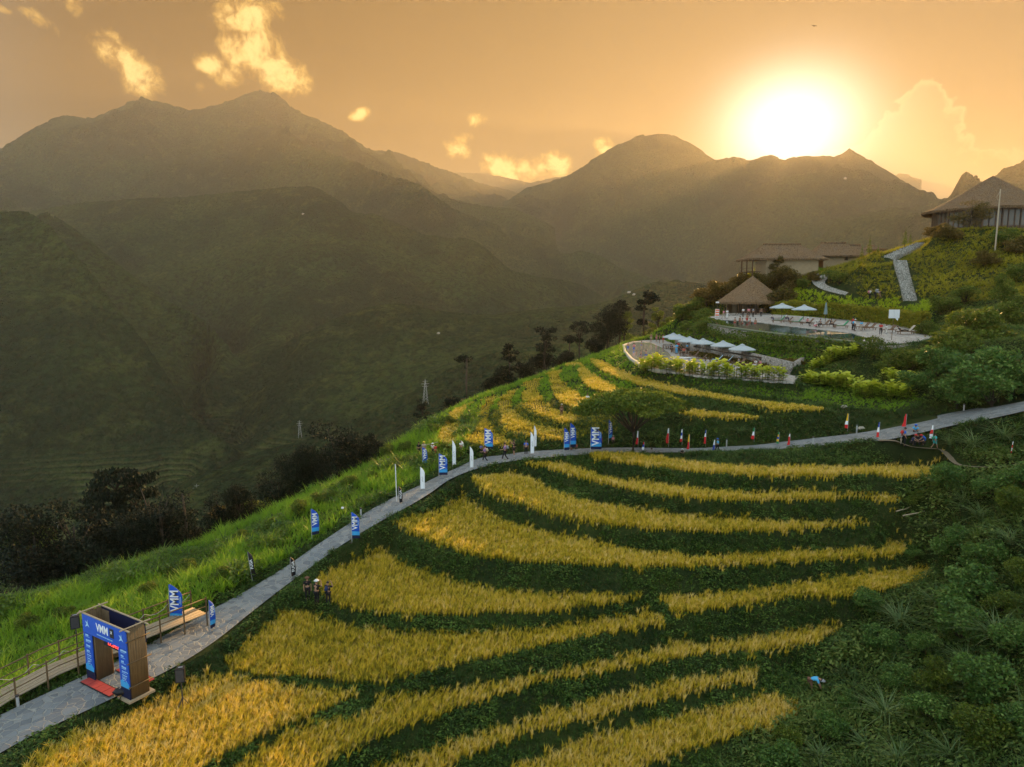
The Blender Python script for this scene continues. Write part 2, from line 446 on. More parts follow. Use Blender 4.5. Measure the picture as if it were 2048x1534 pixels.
# open slopes, point by point
LINES = [
    # grass left of the road
    [PD(-200, 1480, 33), PD(0, 1375, 37.5), PD(150, 1290, 40.5), PD(290, 1225, 43.5), PD(400, 1185, 45.5), PD(505, 1110, 50.5), PD(600, 1060, 54.5)],
    [PD(0, 1290, 41.5), PD(200, 1215, 45), PD(350, 1160, 49), PD(480, 1090, 54), PD(620, 1020, 58)],
    [PD(780, 940, 65), PD(840, 905, 71), PD(880, 880, 75)],
    [PD(700, 1000, 60), PD(790, 950, 63)],
    # bank above the road on the right
    [PD(1250, 860, 69), PD(1400, 860, 69), PD(1550, 850, 69.5), PD(1700, 838, 66), PD(1850, 800, 63.5), PD(2000, 770, 60), PD(2150, 735, 59)],
    [PD(1450, 775, 82), PD(1560, 785, 78), PD(1700, 792, 72.5), PD(1820, 775, 69), PD(1950, 740, 64)],
    [PZ(1285, 744, -10.7), PZ(1330, 752, -10.6), PZ(1400, 762, -10.6), PZ(1450, 769, -10.7), PZ(1560, 780, -10.8), PD(1620, 765, 80), PD(1740, 768, 76), PD(1830, 745, 72)],
    [PD(1612, 757, 82), PD(1640, 735, 86), PD(1760, 740, 80)],
    # foot of the upper retaining wall and the green step below it
    [PZ(1385, 655, -6.2), PZ(1440, 666, -6.6), PZ(1500, 677, -6.9), PZ(1600, 689, -6.9), PZ(1720, 703, -7.0), PZ(1790, 706, -7.0), PZ(1860, 706, -6.9)],
    [PZ(1390, 668, -7.2), PZ(1450, 684, -7.6), PZ(1540, 697, -7.8), PZ(1640, 716, -8.1), PZ(1720, 724, -8.0)],
    [PZ(1365, 676, -8.2), PZ(1400, 691, -8.2), PZ(1450, 700, -8.3), PZ(1520, 714, -8.3), PZ(1600, 727, -8.4)],
    # terrace wall behind the upper pool, bright grass ledge and the mound
    [PD(1420, 617, 134), PD(1545, 600, 131), PD(1580, 605, 128), PD(1700, 614, 117), PD(1800, 618, 108), PD(1880, 620, 98)],
    [PD(1560, 575, 137), PD(1620, 585, 127), PD(1700, 602, 116), PD(1800, 603, 110), PD(1870, 600, 106)],
    [PD(1750, 540, 122), PD(1720, 530, 124), PD(1700, 545, 125), PD(1715, 575, 118)],
    [PD(1740, 508, 134), PD(1780, 510, 132), PD(1830, 492, 138), PD(1850, 478, 145)],
    [PD(1870, 500, 131), PD(1950, 490, 130), PD(2050, 480, 130), PD(2200, 470, 130)],
    [PD(1880, 560, 113), PD(1960, 550, 110), PD(2050, 540, 108), PD(2200, 530, 105)],
    [PD(1900, 640, 88), PD(2000, 620, 88), PD(2120, 600, 86)],
    [PD(1880, 700, 72), PD(1960, 690, 70), PD(2080, 680, 69)],
    [PD(1890, 670, 80), PD(1930, 660, 80)],
    # the lodge terrace
    [WD(1862, 128, 9.6), WD(1985, 126, 9.8), WD(2120, 126, 10)],
    [WD(1870, 134, 11.6), WD(1985, 132, 11.8), WD(2130, 132, 12)],
    [WD(1870, 150, 11.7), WD(1985, 150, 11.9), WD(2130, 150, 12)],
    # ground of the bungalows
    [PD(1495, 548, 140), PD(1600, 549, 141), PD(1660, 545, 143), PD(1735, 535, 147)],
    [PD(1500, 540, 150), PD(1600, 540, 152), PD(1735, 530, 154)],
    # shoulder right of the lower terraces
    [PD(1900, 925, 56), PD(1960, 910, 54.5), PD(2048, 905, 53), PD(2200, 890, 50)],
    [PD(1880, 890, 57.5), PD(1950, 880, 56), PD(2050, 868, 54.5), PD(2200, 850, 52)],
    [PZ(1850, 1000, -15.9), PZ(1950, 985, -14.6), PZ(2080, 960, -12.8), PZ(2300, 930, -11)],
    [PZ(1850, 1080, -17.6), PZ(1950, 1070, -16), PZ(2080, 1050, -14.4), PZ(2300, 1030, -12.6)],
    [PZ(1920, 1160, -18.8), PZ(2048, 1150, -16.8), PZ(2250, 1130, -15)],
    [PZ(1700, 1260, -21.9), PZ(1850, 1260, -20.6), PZ(2000, 1260, -18.6), PZ(2200, 1250, -16)],
    [PZ(1560, 1340, -23.4), PZ(1700, 1360, -23), PZ(1850, 1370, -21.8), PZ(2048, 1380, -19.8), PZ(2200, 1380, -18)],
    [PZ(1400, 1500, -24.6), PZ(1550, 1490, -24.6), PZ(1700, 1500, -24.0), PZ(1900, 1500, -22.4), PZ(2100, 1500, -20)],
    [PZ(1250, 1600, -25.2), PZ(1500, 1620, -25.4), PZ(1800, 1640, -24), PZ(2100, 1640, -21)],
    [PZ(600, 1700, -24.5), PZ(1000, 1720, -26), PZ(1500, 1740, -27), PZ(1900, 1760, -25)],
    # the near plants' shelf right of the lower road
    [PD(1500, 912, 61), PD(1700, 905, 60), PD(1785, 900, 59.5)],
    [PD(1790, 905, 59), PD(1850, 905, 58.2), PD(1885, 925, 57)],
]
for L in LINES: stamp(L, w=0)
# stairs and paths keep the ground level under them
STAIRS = [((1806, 603), (1834, 602), 108, 106.5), ((1796, 560), (1822, 560), 116, 114.5), ((1786, 527), (1813, 523), 123, 122)]
PATH_HI = [((1768, 515), (1790, 522), 128), ((1785, 508), (1812, 512), 131), ((1812, 497), (1836, 500), 136), ((1834, 488), (1850, 490), 141)]
PATH_LO = [((1622, 560), (1668, 546), 131), ((1628, 572), (1650, 566), 128.5), ((1648, 583), (1660, 576), 125.5), ((1690, 594), (1697, 588), 120)]
for S_ in (STAIRS, PATH_HI, PATH_LO):
    stamp([PD(r[0][0], r[0][1], r[2]) for r in S_], w=1); stamp([PD(r[1][0], r[1][1], r[2]) for r in S_], w=1)


def stamp_poly(P2, f, grow=0.0):
    P2 = np.array([(p[0], p[1]) for p in P2])
    m = inpoly(MX, MY, P2)
    fix[m] = 1; val[m] = f(MX[m], MY[m])


for k, (poly, co) in rice_poly.items():
    pass
rp = road_l + road_r[::-1]


def near_z(x, y, pts):
    P = np.array([(p.x, p.y) for p in pts]); Z = np.array([p.z for p in pts])
    out = np.empty(x.shape)
    best = np.full(x.shape, 1e9)
    for i in range(len(P) - 1):
        d = P[i + 1] - P[i]; L = (d ** 2).sum()
        t = np.clip(((x - P[i][0]) * d[0] + (y - P[i][1]) * d[1]) / L, 0, 1)
        q = (x - P[i][0] - t * d[0]) ** 2 + (y - P[i][1] - t * d[1]) ** 2
        b = q < best
        best = np.where(b, q, best)
        out = np.where(b, Z[i] + t * (Z[i + 1] - Z[i]), out)
    return out, np.sqrt(best)


road_c = [(a + b) / 2 for a, b in zip(road_l, road_r)]
zr_, dr_ = near_z(MX, MY, road_c)
half = np.array([(a - b).length / 2 for a, b in zip(road_l, road_r)])
hw_pts = [Vector((c.x, c.y, h)) for c, h in zip(road_c, half)]
hw_, _ = near_z(MX, MY, hw_pts)
def grow(a, n=1):
    for _ in range(n):
        p = np.pad(a, 1)
        a = a | p[:-2, 1:-1] | p[2:, 1:-1] | p[1:-1, :-2] | p[1:-1, 2:]
    return a


# each rice terrace owns its cells of the hillside; neighbours keep a bank between them
raw = {k: grow(inpoly(MX, MY, np.array(poly)), 2 if k[0] == 'K' else 1) for k, (poly, co) in rice_poly.items()}
big = {k: grow(a) for k, a in raw.items()}
OWN = {}
nearroad = dr_ < hw_ + 0.9
for k in raw:
    a = raw[k] & ~nearroad
    for q in raw:
        if q != k: a &= ~big[q]
    OWN[k] = a
    (zl, zr), off, pts = RICE[k]
    u0 = min(p[0] for p in pts); u1 = max(p[0] for p in pts); zm = (zl + zr) / 2
    uu_ = 1024 + F * MX / (MY * CP - zm * SP)
    zz = zl + (zr - zl) * np.clip((uu_ - u0) / (u1 - u0), 0, 1)
    fix[a] = 1; val[a] = zz[a]
m = (dr_ < hw_ + 0.5)
fix[m] = 1; val[m] = zr_[m] - 0.06
ROADMASK = dr_ - hw_
_m = inpoly(MX, MY, np.array([(p.x, p.y) for p in deck_up])); fix[_m] = 0
stamp([p - Vector((0, 0, .30)) for p in deck_up], True, 1)
stamp_poly(deck_lo, lambda x, y: 0 * x - 9.8 - 0.12)

H = relax(fix.shape, fix, val)
# soften everything that is not pinned flat, then rough it up a little
free = np.ones_like(fix)
for k in OWN: free[OWN[k]] = 0
free[m] = 0
for P_ in (deck_up, deck_lo): free[inpoly(MX, MY, np.array([(p.x, p.y) for p in P_]))] = 0
for _ in range(3):
    p = np.pad(H, 1, mode='edge')
    Hs = 0.5 * H + 0.125 * (p[:-2, 1:-1] + p[2:, 1:-1] + p[1:-1, :-2] + p[1:-1, 2:])
    H = np.where(free > 0, Hs, H)
fr = free.copy()
for _ in range(5):
    p = np.pad(fr, 1, mode='edge')
    fr = np.minimum(fr, 0.2 * (fr + p[:-2, 1:-1] + p[2:, 1:-1] + p[1:-1, :-2] + p[1:-1, 2:]))
H = H + fr * (0.22 * fbm(MX / 3.0, MY / 3.0, 3, 5) + 0.5 * fbm(MX / 14.0, MY / 14.0, 2, 9))


def gh(x, y):
    """ground height, bilinear; works on floats and arrays"""
    fx = np.clip((np.asarray(x, float) - GX0) / GS, 0, NX - 1.001); fy = np.clip((np.asarray(y, float) - GY0) / GS, 0, NY - 1.001)
    ix = fx.astype(int); iy = fy.astype(int); tx = fx - ix; ty = fy - iy
    return (H[iy, ix] * (1 - tx) + H[iy, ix + 1] * tx) * (1 - ty) + (H[iy + 1, ix] * (1 - tx) + H[iy + 1, ix + 1] * tx) * ty


def hit(u, v, dmin=24, dmax=235):
    """where the ray through a pixel first meets the hillside"""
    d = pix_dir(u, v)
    t = np.arange(dmin, dmax, 0.15)
    x, y, z = d.x * t, d.y * t, d.z * t
    below = z < gh(x, y)
    if not below.any(): return None
    i = int(np.argmax(below))
    return Vector((x[i], y[i], float(gh(x[i], y[i]))))


# ------------------------------------------------------------------ mesh and object helpers
def mesh_np(name, V, Fq, mats, smooth=False, attr=None, matidx=None):
    """mesh from numpy arrays; Fq is (n,3) or (n,4) or a list of such arrays"""
    me = bpy.data.meshes.new(name)
    V = np.ascontiguousarray(V, dtype=np.float32)
    Fs = Fq if isinstance(Fq, list) else [Fq]
    Fs = [np.asarray(f) for f in Fs if len(f)]
    tot = np.concatenate([np.full(len(f), f.shape[1]) for f in Fs])
    loops = np.concatenate([f.ravel() for f in Fs]).astype(np.int32)
    st = np.concatenate([[0], np.cumsum(tot)[:-1]]).astype(np.int32)
    me.vertices.add(len(V)); me.vertices.foreach_set('co', V.ravel())
    me.loops.add(len(loops)); me.loops.foreach_set('vertex_index', loops)
    me.polygons.add(len(tot)); me.polygons.foreach_set('loop_start', st)
    try: me.polygons.foreach_set('loop_total', tot.astype(np.int32))
    except Exception: pass
    if smooth: me.polygons.foreach_set('use_smooth', np.ones(len(tot), bool))
    if matidx is not None: me.polygons.foreach_set('material_index', np.asarray(matidx, np.int32))
    for m_ in (mats if isinstance(mats, (list, tuple)) else [mats]): me.materials.append(m_)
    if attr is not None:
        for an, arr in attr.items():
            if arr.ndim == 1:
                at = me.attributes.new(an, 'FLOAT', 'POINT'); at.data.foreach_set('value', arr.astype(np.float32))
            else:
                at = me.attributes.new(an, 'FLOAT_COLOR', 'POINT'); at.data.foreach_set('color', arr.astype(np.float32).ravel())
    me.update(calc_edges=True)
    me.validate()
    return me


def link(name, me, parent=None, loc=None):
    o = bpy.data.objects.new(name, me)
    COL.objects.link(o)
    if parent is not None: o.parent = parent
    if loc is not None: o.location = loc
    return o


def tag(o, label=None, cat=None, group=None, kind=None):
    if label: o['label'] = label
    if cat: o['category'] = cat
    if group: o['group'] = group
    if kind: o['kind'] = kind
    return o


def empty(name, loc, rz=0.0, label=None, cat=None, group=None):
    o = bpy.data.objects.new(name, None)
    o.empty_display_size = 0.3
    COL.objects.link(o)
    o.location = loc; o.rotation_euler = (0, 0, rz)
    return tag(o, label, cat, group)


def copy_tree(o, parent=None):
    c = o.copy(); COL.objects.link(c); c.parent = parent
    for ch in list(o.children): copy_tree(ch, c)
    return c


def mat(name, build):
    m_ = bpy.data.materials.new(name)
    m_.use_nodes = True
    T = NT(m_.node_tree); T.n.clear()
    out = T.new('ShaderNodeOutputMaterial')
    sh = build(T)
    T.l.new(sh, out.inputs['Surface'])
    return m_


def pbr(T, col, rough=0.8, bump=None, strength=0.3, dist=0.02, metal=0.0, spec=0.3, **kw):
    b = T.new('ShaderNodeBsdfPrincipled')
    T.put(b.inputs['Base Color'], col if not isinstance(col, tuple) else (*col, 1.0))
    T.put(b.inputs['Roughness'], rough)
    b.inputs['Metallic'].default_value = metal
    b.inputs['Specular IOR Level'].default_value = spec
    for k, v in kw.items(): T.put(b.inputs[k], v)
    if bump is not None:
        bn = T.new('ShaderNodeBump')
        bn.inputs['Strength'].default_value = strength
        bn.inputs['Distance'].default_value = dist
        T.l.new(bump, bn.inputs['Height']); T.l.new(bn.outputs[0], b.inputs['Normal'])
    return b.outputs[0]


def plain(name, col, rough=0.7, var=0.12, scale=6.0, **kw):
    def f(T):
        p = T.new('ShaderNodeTexCoord').outputs['Object']
        n = T.noise(p, scale, 3)
        c = T.mix(n, tuple(c_ * (1 - var) for c_ in col), tuple(min(1, c_ * (1 + var)) for c_ in col))
        return pbr(T, c, rough, **kw)
    return mat(name, f)


def leafmat(name, cols, trans=0.45, rough=0.55, var=0.25, tcol=None):
    """foliage: colour from the plant's own 'tint' attribute, light passing through"""
    def f(T):
        a = T.new('ShaderNodeAttribute'); a.attribute_name = 'tint'
        c = T.ramp(a.outputs['Fac'], [(i / (len(cols) - 1), c_) for i, c_ in enumerate(cols)])
        n = T.noise(T.new('ShaderNodeTexCoord').outputs['Object'], 0.35, 3)
        c = T.mix(T.m('MULTIPLY', n, var * 2), c, tuple(x * 0.55 for x in cols[len(cols) // 2]))
        b = pbr(T, c, rough, spec=0.25)
        tr = T.new('ShaderNodeBsdfTranslucent')
        tc = T.mix(0.5, c, tcol or tuple(min(1, x * 1.5) for x in cols[-1]))
        T.l.new(tc, tr.inputs['Color'])
        mx = T.new('ShaderNodeMixShader'); mx.inputs[0].default_value = trans
        T.l.new(b, mx.inputs[1]); T.l.new(tr.outputs[0], mx.inputs[2])
        return mx.outputs[0]
    return mat(name, f)


def m_ground(T):
    g = T.new('ShaderNodeNewGeometry').outputs['Position']
    n1 = T.noise(g, 0.25, 5, 0.6); n2 = T.noise(g, 2.2, 5, 0.65); n3 = T.noise(g, 9.0, 4, 0.7)
    c = T.mix(T.sm(n1, 0.35, 0.65), (0.014, 0.026, 0.007), (0.034, 0.050, 0.011))  # ground tones kept dark so gaps between the plants read as shade
    c = T.mix(T.sm(n2, 0.62, 0.80), c, (0.070, 0.045, 0.022))
    c = T.mix(T.m('MULTIPLY', T.sm(n3, 0.3, 0.7), 0.4), c, (0.020, 0.030, 0.010))
    at = T.new('ShaderNodeAttribute'); at.attribute_name = 'field'
    c = T.mix(T.m('MULTIPLY', at.outputs['Fac'], .9), c, T.mix(n2, (0.16, 0.13, 0.03), (0.26, 0.20, 0.05)))
    return pbr(T, c, 0.95, T.m('ADD', n2, T.m('MULTIPLY', n3, 0.5)), 0.9, 0.25, spec=0.1)


M = {}
M['ground'] = mat('hillside_ground', m_ground)
Vg = np.stack([MX.ravel(), MY.ravel(), H.ravel()], 1)
idx = np.arange(NX * NY).reshape(NY, NX)
Fg = np.stack([idx[:-1, :-1].ravel(), idx[:-1, 1:].ravel(), idx[1:, 1:].ravel(), idx[1:, :-1].ravel()], 1)
fld = np.zeros((NY, NX))
for k in OWN: fld[OWN[k] & ~grow(~OWN[k])] = 1
tag(link('ground', mesh_np('ground', Vg, Fg, M['ground'], True, {'field': fld.ravel()})), kind='structure')

# ------------------------------------------------------------------ the far mountains and the valley
NA, NR = 900, 620
TH0, TH1, RR0, RR1 = R(-58), R(58), 120.0, 10700.0
th = np.linspace(TH0, TH1, NA); lr = np.linspace(math.log(RR0), math.log(RR1), NR)
mfix = np.zeros((NR, NA)); mval = np.zeros((NR, NA))


def mstamp(pts):
    pts = [Vector(p) for p in pts]
    for a, b in zip(pts, pts[1:]):
        ta, tb = math.atan2(a.x, a.y), math.atan2(b.x, b.y)
        n = max(3, int(abs(ta - tb) / (TH1 - TH0) * NA * 2) + int(abs(math.log(a.length / b.length)) / 4.5 * NR * 2))
        for i in range(n + 1):
            p = a.lerp(b, i / n)
            j = int(round((math.atan2(p.x, p.y) - TH0) / (TH1 - TH0) * (NA - 1)))
            k = int(round((math.log(math.hypot(p.x, p.y)) - lr[0]) / (lr[-1] - lr[0]) * (NR - 1)))
            if 0 <= j < NA and 0 <= k < NR:
                mfix[k, j] = 1; mval[k, j] = p.z


def ridge(pts, drop=0.10, back=1.18, mode=True):
    """pts: (u, v, D); a ridge line plus the hidden valley behind it"""
    W3 = [PD(u, v, D) for u, v, D in pts]
    if mode:
        mstamp([Vector((p.x * back, p.y * back, p.z * back - drop * D)) for p, (u, v, D) in zip(W3, pts)])
    mstamp(W3)


def rseq(D0, D1, pts):
    n = len(pts) - 1
    return [(u, v, D0 + (D1 - D0) * i / n) for i, (u, v) in enumerate(pts)]


ridge(rseq(9000, 9000, [(-200, 470), (700, 430), (860, 350), (905, 344), (960, 346), (1000, 353), (1060, 366), (1130, 352), (1180, 358), (1400, 420), (1750, 380), (1800, 345), (1850, 362), (1900, 372), (1950, 356), (2010, 352), (2100, 380), (2300, 400)]), 0.03, 1.1)
ridge(rseq(7800, 7200, [(860, 400), (915, 372), (960, 366), (1010, 378), (1060, 392), (1110, 408), (1160, 420)]), .03, 1.12)
ridge([(-500, 360, 4000), (-200, 340, 4200), (0, 300, 4500), (60, 262, 4500), (110, 235, 4500), (135, 232, 4600), (190, 235, 4600), (225, 220, 4700), (265, 202, 4700), (300, 200, 4700), (340, 208, 4700), (385, 222, 4700), (420, 212, 4700), (450, 205, 4700), (490, 190, 4800), (520, 180, 4800), (550, 186, 4750), (575, 205, 4700), (590, 218, 4700), (640, 240, 4800), (690, 265, 5000), (740, 300, 5200), (790, 303, 5600), (850, 325, 6000), (905, 345, 6300), (960, 366, 6800), (1010, 384, 7200)], .08)
ridge([(1023, 396, 5600), (1055, 376, 5500), (1102, 363, 5400), (1140, 350, 5200), (1165, 335, 5100), (1195, 312, 5000), (1240, 288, 5000), (1275, 272, 5000), (1320, 267, 5000), (1350, 270, 5000), (1390, 290, 5000), (1430, 319, 5000), (1465, 314, 5000), (1500, 320, 5000), (1525, 313, 5000), (1545, 311, 5000), (1570, 320, 5000), (1600, 311, 5000), (1640, 311, 5000), (1670, 313, 5000), (1700, 298, 5000), (1735, 316, 5000), (1790, 350, 4900), (1840, 385, 4700), (1880, 415, 4500), (1960, 470, 4200), (2100, 560, 3800)], .08)
ridge([(1940, 400, 3000), (1975, 365, 3100), (2005, 340, 3200), (2048, 322, 3300), (2120, 290, 3400), (2300, 250, 3400)], .06)
ridge([(560, 250, 4300), (620, 292, 3900), (704, 321, 3500), (725, 329, 3400), (761, 345, 3300), (815, 360, 3250), (851, 376, 3200), (880, 400, 3200), (925, 425, 3300), (1000, 452, 3400)], .03, 1.07)
ridge(rseq(3900, 3900, [(900, 425), (937, 410), (976, 413), (1030, 418), (1066, 432), (1110, 455)]), .05)
ridge([(60, 420, 2700), (179, 404, 2700), (323, 396, 2700), (430, 387, 2700), (538, 378, 2700), (610, 371, 2700), (645, 379, 2700), (681, 404, 2600), (708, 424, 2600), (779, 439, 2600), (815, 454, 2550), (851, 471, 2500), (933, 477, 2450), (951, 482, 2400), (973, 497, 2400), (994, 518, 2400), (1023, 541, 2400), (1066, 551, 2500), (1138, 561, 2600), (1174, 573, 2700), (1205, 592, 2700)], .07)
ridge(rseq(3400, 3300, [(1110, 520), (1160, 500), (1200, 510), (1250, 540), (1320, 560), (1420, 575)]), .03)
ridge([(110, 430, 1900), (180, 480, 1800), (251, 541, 1700), (323, 595, 1650), (366, 616, 1600), (420, 650, 1550), (455, 690, 1500), (440, 735, 1400), (405, 780, 1300)], .06)
ridge([(-400, 440, 1300), (-100, 425, 1400), (0, 425, 1400), (60, 425, 1400), (100, 452, 1350), (170, 530, 1280), (220, 598, 1230), (264, 650, 1200), (308, 712, 1160), (351, 773, 1120), (378, 826, 1080), (417, 861, 1040), (466, 896, 1000)], .05)
ridge([(600, 672, 1400), (660, 640, 1450), (708, 623, 1500), (751, 612, 1500), (790, 606, 1500), (833, 610, 1500), (872, 620, 1500), (923, 627, 1520), (994, 628, 1550), (1066, 619, 1600), (1131, 613, 1650), (1188, 608, 1700), (1240, 596, 1750), (1300, 583, 1800), (1420, 570, 1800)], .06)
ridge([(330, 985, 800), (395, 957, 800), (466, 922, 830), (527, 900, 850), (600, 882, 850), (659, 868, 850), (747, 817, 860), (835, 777, 880), (896, 738, 900), (1000, 700, 900), (1200, 680, 900)], .05)
# floor of the valley
mstamp([PD(-300, 1150, 800), PD(0, 1080, 850), PD(200, 1020, 900), PD(350, 975, 930), PD(430, 925, 960)])
mstamp([PD(-300, 1300, 560), PD(0, 1200, 600), PD(200, 1150, 640), PD(400, 1070, 680), PD(620, 960, 700), (60, 700, -170)])
mstamp([(-400, 140, -190), (-150, 260, -150), (0, 330, -120), (120, 420, -110), (400, 500, -120)])
mstamp([(-120, 60, -100), (0, 120, -90), (200, 250, -90)])
mstamp([(900, 3000, -60), (1200, 1500, -110), (900, 600, -120)])
for j in range(NA):
    mfix[-1, j] = 1; mval[-1, j] = 150
    mfix[0, j] = 1; mval[0, j] = -90
MH = relax(mfix.shape, mfix, mval)
TT, LL = np.meshgrid(th, lr)
RRr = np.exp(LL)
XX, YY = RRr * np.sin(TT), RRr * np.cos(TT)
# how close a cell is to a pinned line: keep the traced skyline, carve the faces between
fs = (mfix > 0).astype(float)
for _ in range(7):
    p = np.pad(fs, 1, mode='edge')
    fs = np.maximum(fs, 0.90 * np.max([p[:-2, 1:-1], p[2:, 1:-1], p[1:-1, :-2], p[1:-1, 2:]], 0))
amp = np.clip((RRr / 3400) ** 1.35, 0.05, 1.25)
wl = 950.0
wx = XX + 160 * fbm(XX / 700, YY / 700, 3, 31); wy = YY + 160 * fbm(XX / 700 + 5, YY / 700, 3, 37)
carve = fbm(wx / wl, wy / wl, 6, 11, 0.5, True)
gul = fbm(wx / 190, wy / 190, 4, 21, 0.52, True)
MH = MH + np.clip(1.0 - fs, 0, 1) * amp * (150 * (carve - 0.30) + 48 * (gul - .2)) + 9 * np.clip(RRr / 4500, .12, 1) * fbm(XX / 55, YY / 55, 3, 77)


def m_mountain(T):
    g = T.new('ShaderNodeNewGeometry').outputs['Position']
    n0 = T.noise(g, 0.0016, 5, 0.6); n1 = T.noise(g, 0.012, 5, 0.65); n2 = T.noise(g, 0.07, 4, 0.7)
    vo = T.vor(g, 0.085, 'F1'); vo2 = T.vor(g, 0.22, 'F1')
    c = T.mix(T.sm(n0, 0.42, 0.58), (0.016, 0.034, 0.014), (0.046, 0.070, 0.020))
    c = T.mix(T.m('MULTIPLY', T.sm(n1, 0.50, 0.68), 0.65), c, (0.085, 0.098, 0.026))
    c = T.mix(T.m('MULTIPLY', T.sm(n2, 0.42, 0.66), 0.80), c, (0.010, 0.020, 0.008))
    c = T.mix(T.m('MULTIPLY', T.sm(vo, 0.45, 0.9), 0.45), c, (0.008, 0.015, 0.007))
    # bare scars of rock and landslip at fixed places
    for (u, v, D, rad, ax) in ((605, 560, 2350, 62, 1.0), (593, 548, 2380, 40, 1), (1046, 505, 3100, 60, 1), (505, 735, 1300, 18, 1)):
        p = PD(u, v, D)
        dd = T.vm('DISTANCE', g, tuple(p))
        mk = T.m('ADD', T.m('DIVIDE', dd, -rad * 1.6), T.m('MULTIPLY', T.noise(T.vm('MULTIPLY', g, (1, 1, 0.35)), 0.035, 4, .7), 1.9))
        c = T.mix(T.m('MULTIPLY', T.sm(mk, 0.30, 0.62), .75), c, (0.42, 0.36, 0.28))
    # pale contour paddies down on the valley floor
    z = T.sep(g)[2]
    st = T.m('FRACT', T.m('DIVIDE', T.m('ADD', z, T.m('MULTIPLY', n1, 9)), 6.5))
    low = T.m('MULTIPLY', T.sm(z, -205, -262), T.sm(T.noise(g, .006, 2), 0.42, 0.58))
    c = T.mix(T.m('MULTIPLY', low, T.sm(st, 0.55, 0.72)), c, (0.11, 0.115, 0.045))
    c = T.mix(T.m('MULTIPLY', T.m('MULTIPLY', low, T.sm(st, 0.45, 0.3)), .5), c, (0.075, 0.12, 0.03))
    hgt = T.m('ADD', T.m('MULTIPLY', vo, -1.0), T.m('ADD', T.m('MULTIPLY', vo2, -0.35), T.m('MULTIPLY', n2, 1.2)))
    return pbr(T, c, 1.0, hgt, 1.0, 16.0, spec=0.0)


M['mountain'] = mat('forested_mountain', m_mountain)
Vm = np.stack([XX.ravel(), YY.ravel(), MH.ravel()], 1)
im = np.arange(NA * NR).reshape(NR, NA)
Fm = np.stack([im[:-1, :-1].ravel(), im[:-1, 1:].ravel(), im[1:, 1:].ravel(), im[1:, :-1].ravel()], 1)[:, ::-1]
tag(link('mountains', mesh_np('mountains', Vm, Fm, M['mountain'], True)), kind='structure')

# ------------------------------------------------------------------ air
def build_haze():
    x0, x1, y0, y1, z0, z1 = -9600, 9600, -300, 10900, -420, 1560
    V = [(x, y, z) for x in (x0, x1) for y in (y0, y1) for z in (z0, z1)]
    Fc = [(0, 1, 3, 2), (4, 6, 7, 5), (0, 4, 5, 1), (2, 3, 7, 6), (0, 2, 6, 4), (1, 5, 7, 3)]
    me = bpy.data.meshes.new('haze'); me.from_pydata(V, [], Fc)
    m_ = bpy.data.materials.new('haze'); m_.use_nodes = True
    T = NT(m_.node_tree); T.n.clear()
    out = T.new('ShaderNodeOutputMaterial'); pv = T.new('ShaderNodeVolumePrincipled')
    pv.inputs['Color'].default_value = HAZE_COL
    pv.inputs['Density'].default_value = HAZE_D
    pv.inputs['Anisotropy'].default_value = HAZE_G
    T.l.new(pv.outputs[0], out.inputs['Volume'])
    me.materials.append(m_)
    tag(link('haze', me), kind='stuff')


HAZE_COL, HAZE_D, HAZE_G = (0.95, 0.86, 0.71, 1), 0.54e-4, 0.40
build_haze()

# ------------------------------------------------------------------ plants: tufts, leaves and the scatterer
def strip(base, az, h, lean, droop, w, segs=3):
    """one blade: starts at base, leans out towards az, bends over"""
    ca, sa = math.cos(az), math.sin(az)
    V, Fc = [], []
    side = (-sa, ca)
    for i in range(segs + 1):
        t = i / segs
        r = lean * t + droop * t * t
        z = h * t - 0.55 * droop * t * t * (h > 0)
        ww = w * (1 - t) ** 0.6 * (0.6 + 0.8 * math.sin(math.pi * min(1, t + .25)))
        c = (base[0] + ca * r, base[1] + sa * r, base[2] + z)
        if i < segs:
            V += [(c[0] - side[0] * ww / 2, c[1] - side[1] * ww / 2, c[2]), (c[0] + side[0] * ww / 2, c[1] + side[1] * ww / 2, c[2])]
        else:
            V.append(c)
    for i in range(segs - 1):
        a = 2 * i
        Fc += [(a, a + 1, a + 3), (a, a + 3, a + 2)]
    a = 2 * (segs - 1)
    Fc.append((a, a + 1, a + 2))
    return V, Fc


def tuft(items):
    """items: list of (strip args, tint offset)"""
    V, Fc, Tn = [], [], []
    for args, tn in items:
        v, f = strip(*args)
        o = len(V)
        V += v; Fc += [(a + o, b + o, c + o) for a, b, c in f]
        Tn += [tn] * len(v)
    return np.array(V, np.float32), np.array(Fc, np.int32), np.array(Tn, np.float32)


def leafclump(n, rad, h, lw, ll, rnd, flat=0.5):
    """small clump of broad leaves"""
    V, Fc, Tn = [], [], []
    for i in range(n):
        a = rnd.uniform(0, 6.28); r = rad * math.sqrt(rnd.random())
        z = h * (0.25 + 0.75 * rnd.random()) * (1 - 0.5 * (r / max(rad, 1e-6)) ** 2)
        d = Vector((math.cos(a), math.sin(a), rnd.uniform(-0.7, flat))).normalized()
        s = Vector((-math.sin(a), math.cos(a), rnd.uniform(-.5, .5))).normalized()
        c = Vector((r * math.cos(a), r * math.sin(a), z)); L = ll * rnd.uniform(.7, 1.3); W = lw * rnd.uniform(.7, 1.3)
        o = len(V)
        n_ = d.cross(s) * L * 0.12
        V += [tuple(c - d * L * .5), tuple(c + s * W * .5 + n_), tuple(c + d * L * .5), tuple(c - s * W * .5 + n_)]
        Fc += [(o, o + 1, o + 2), (o, o + 2, o + 3)]
        Tn += [rnd.uniform(-.38, .38)] * 4
    return np.array(V, np.float32), np.array(Fc, np.int32), np.array(Tn, np.float32)


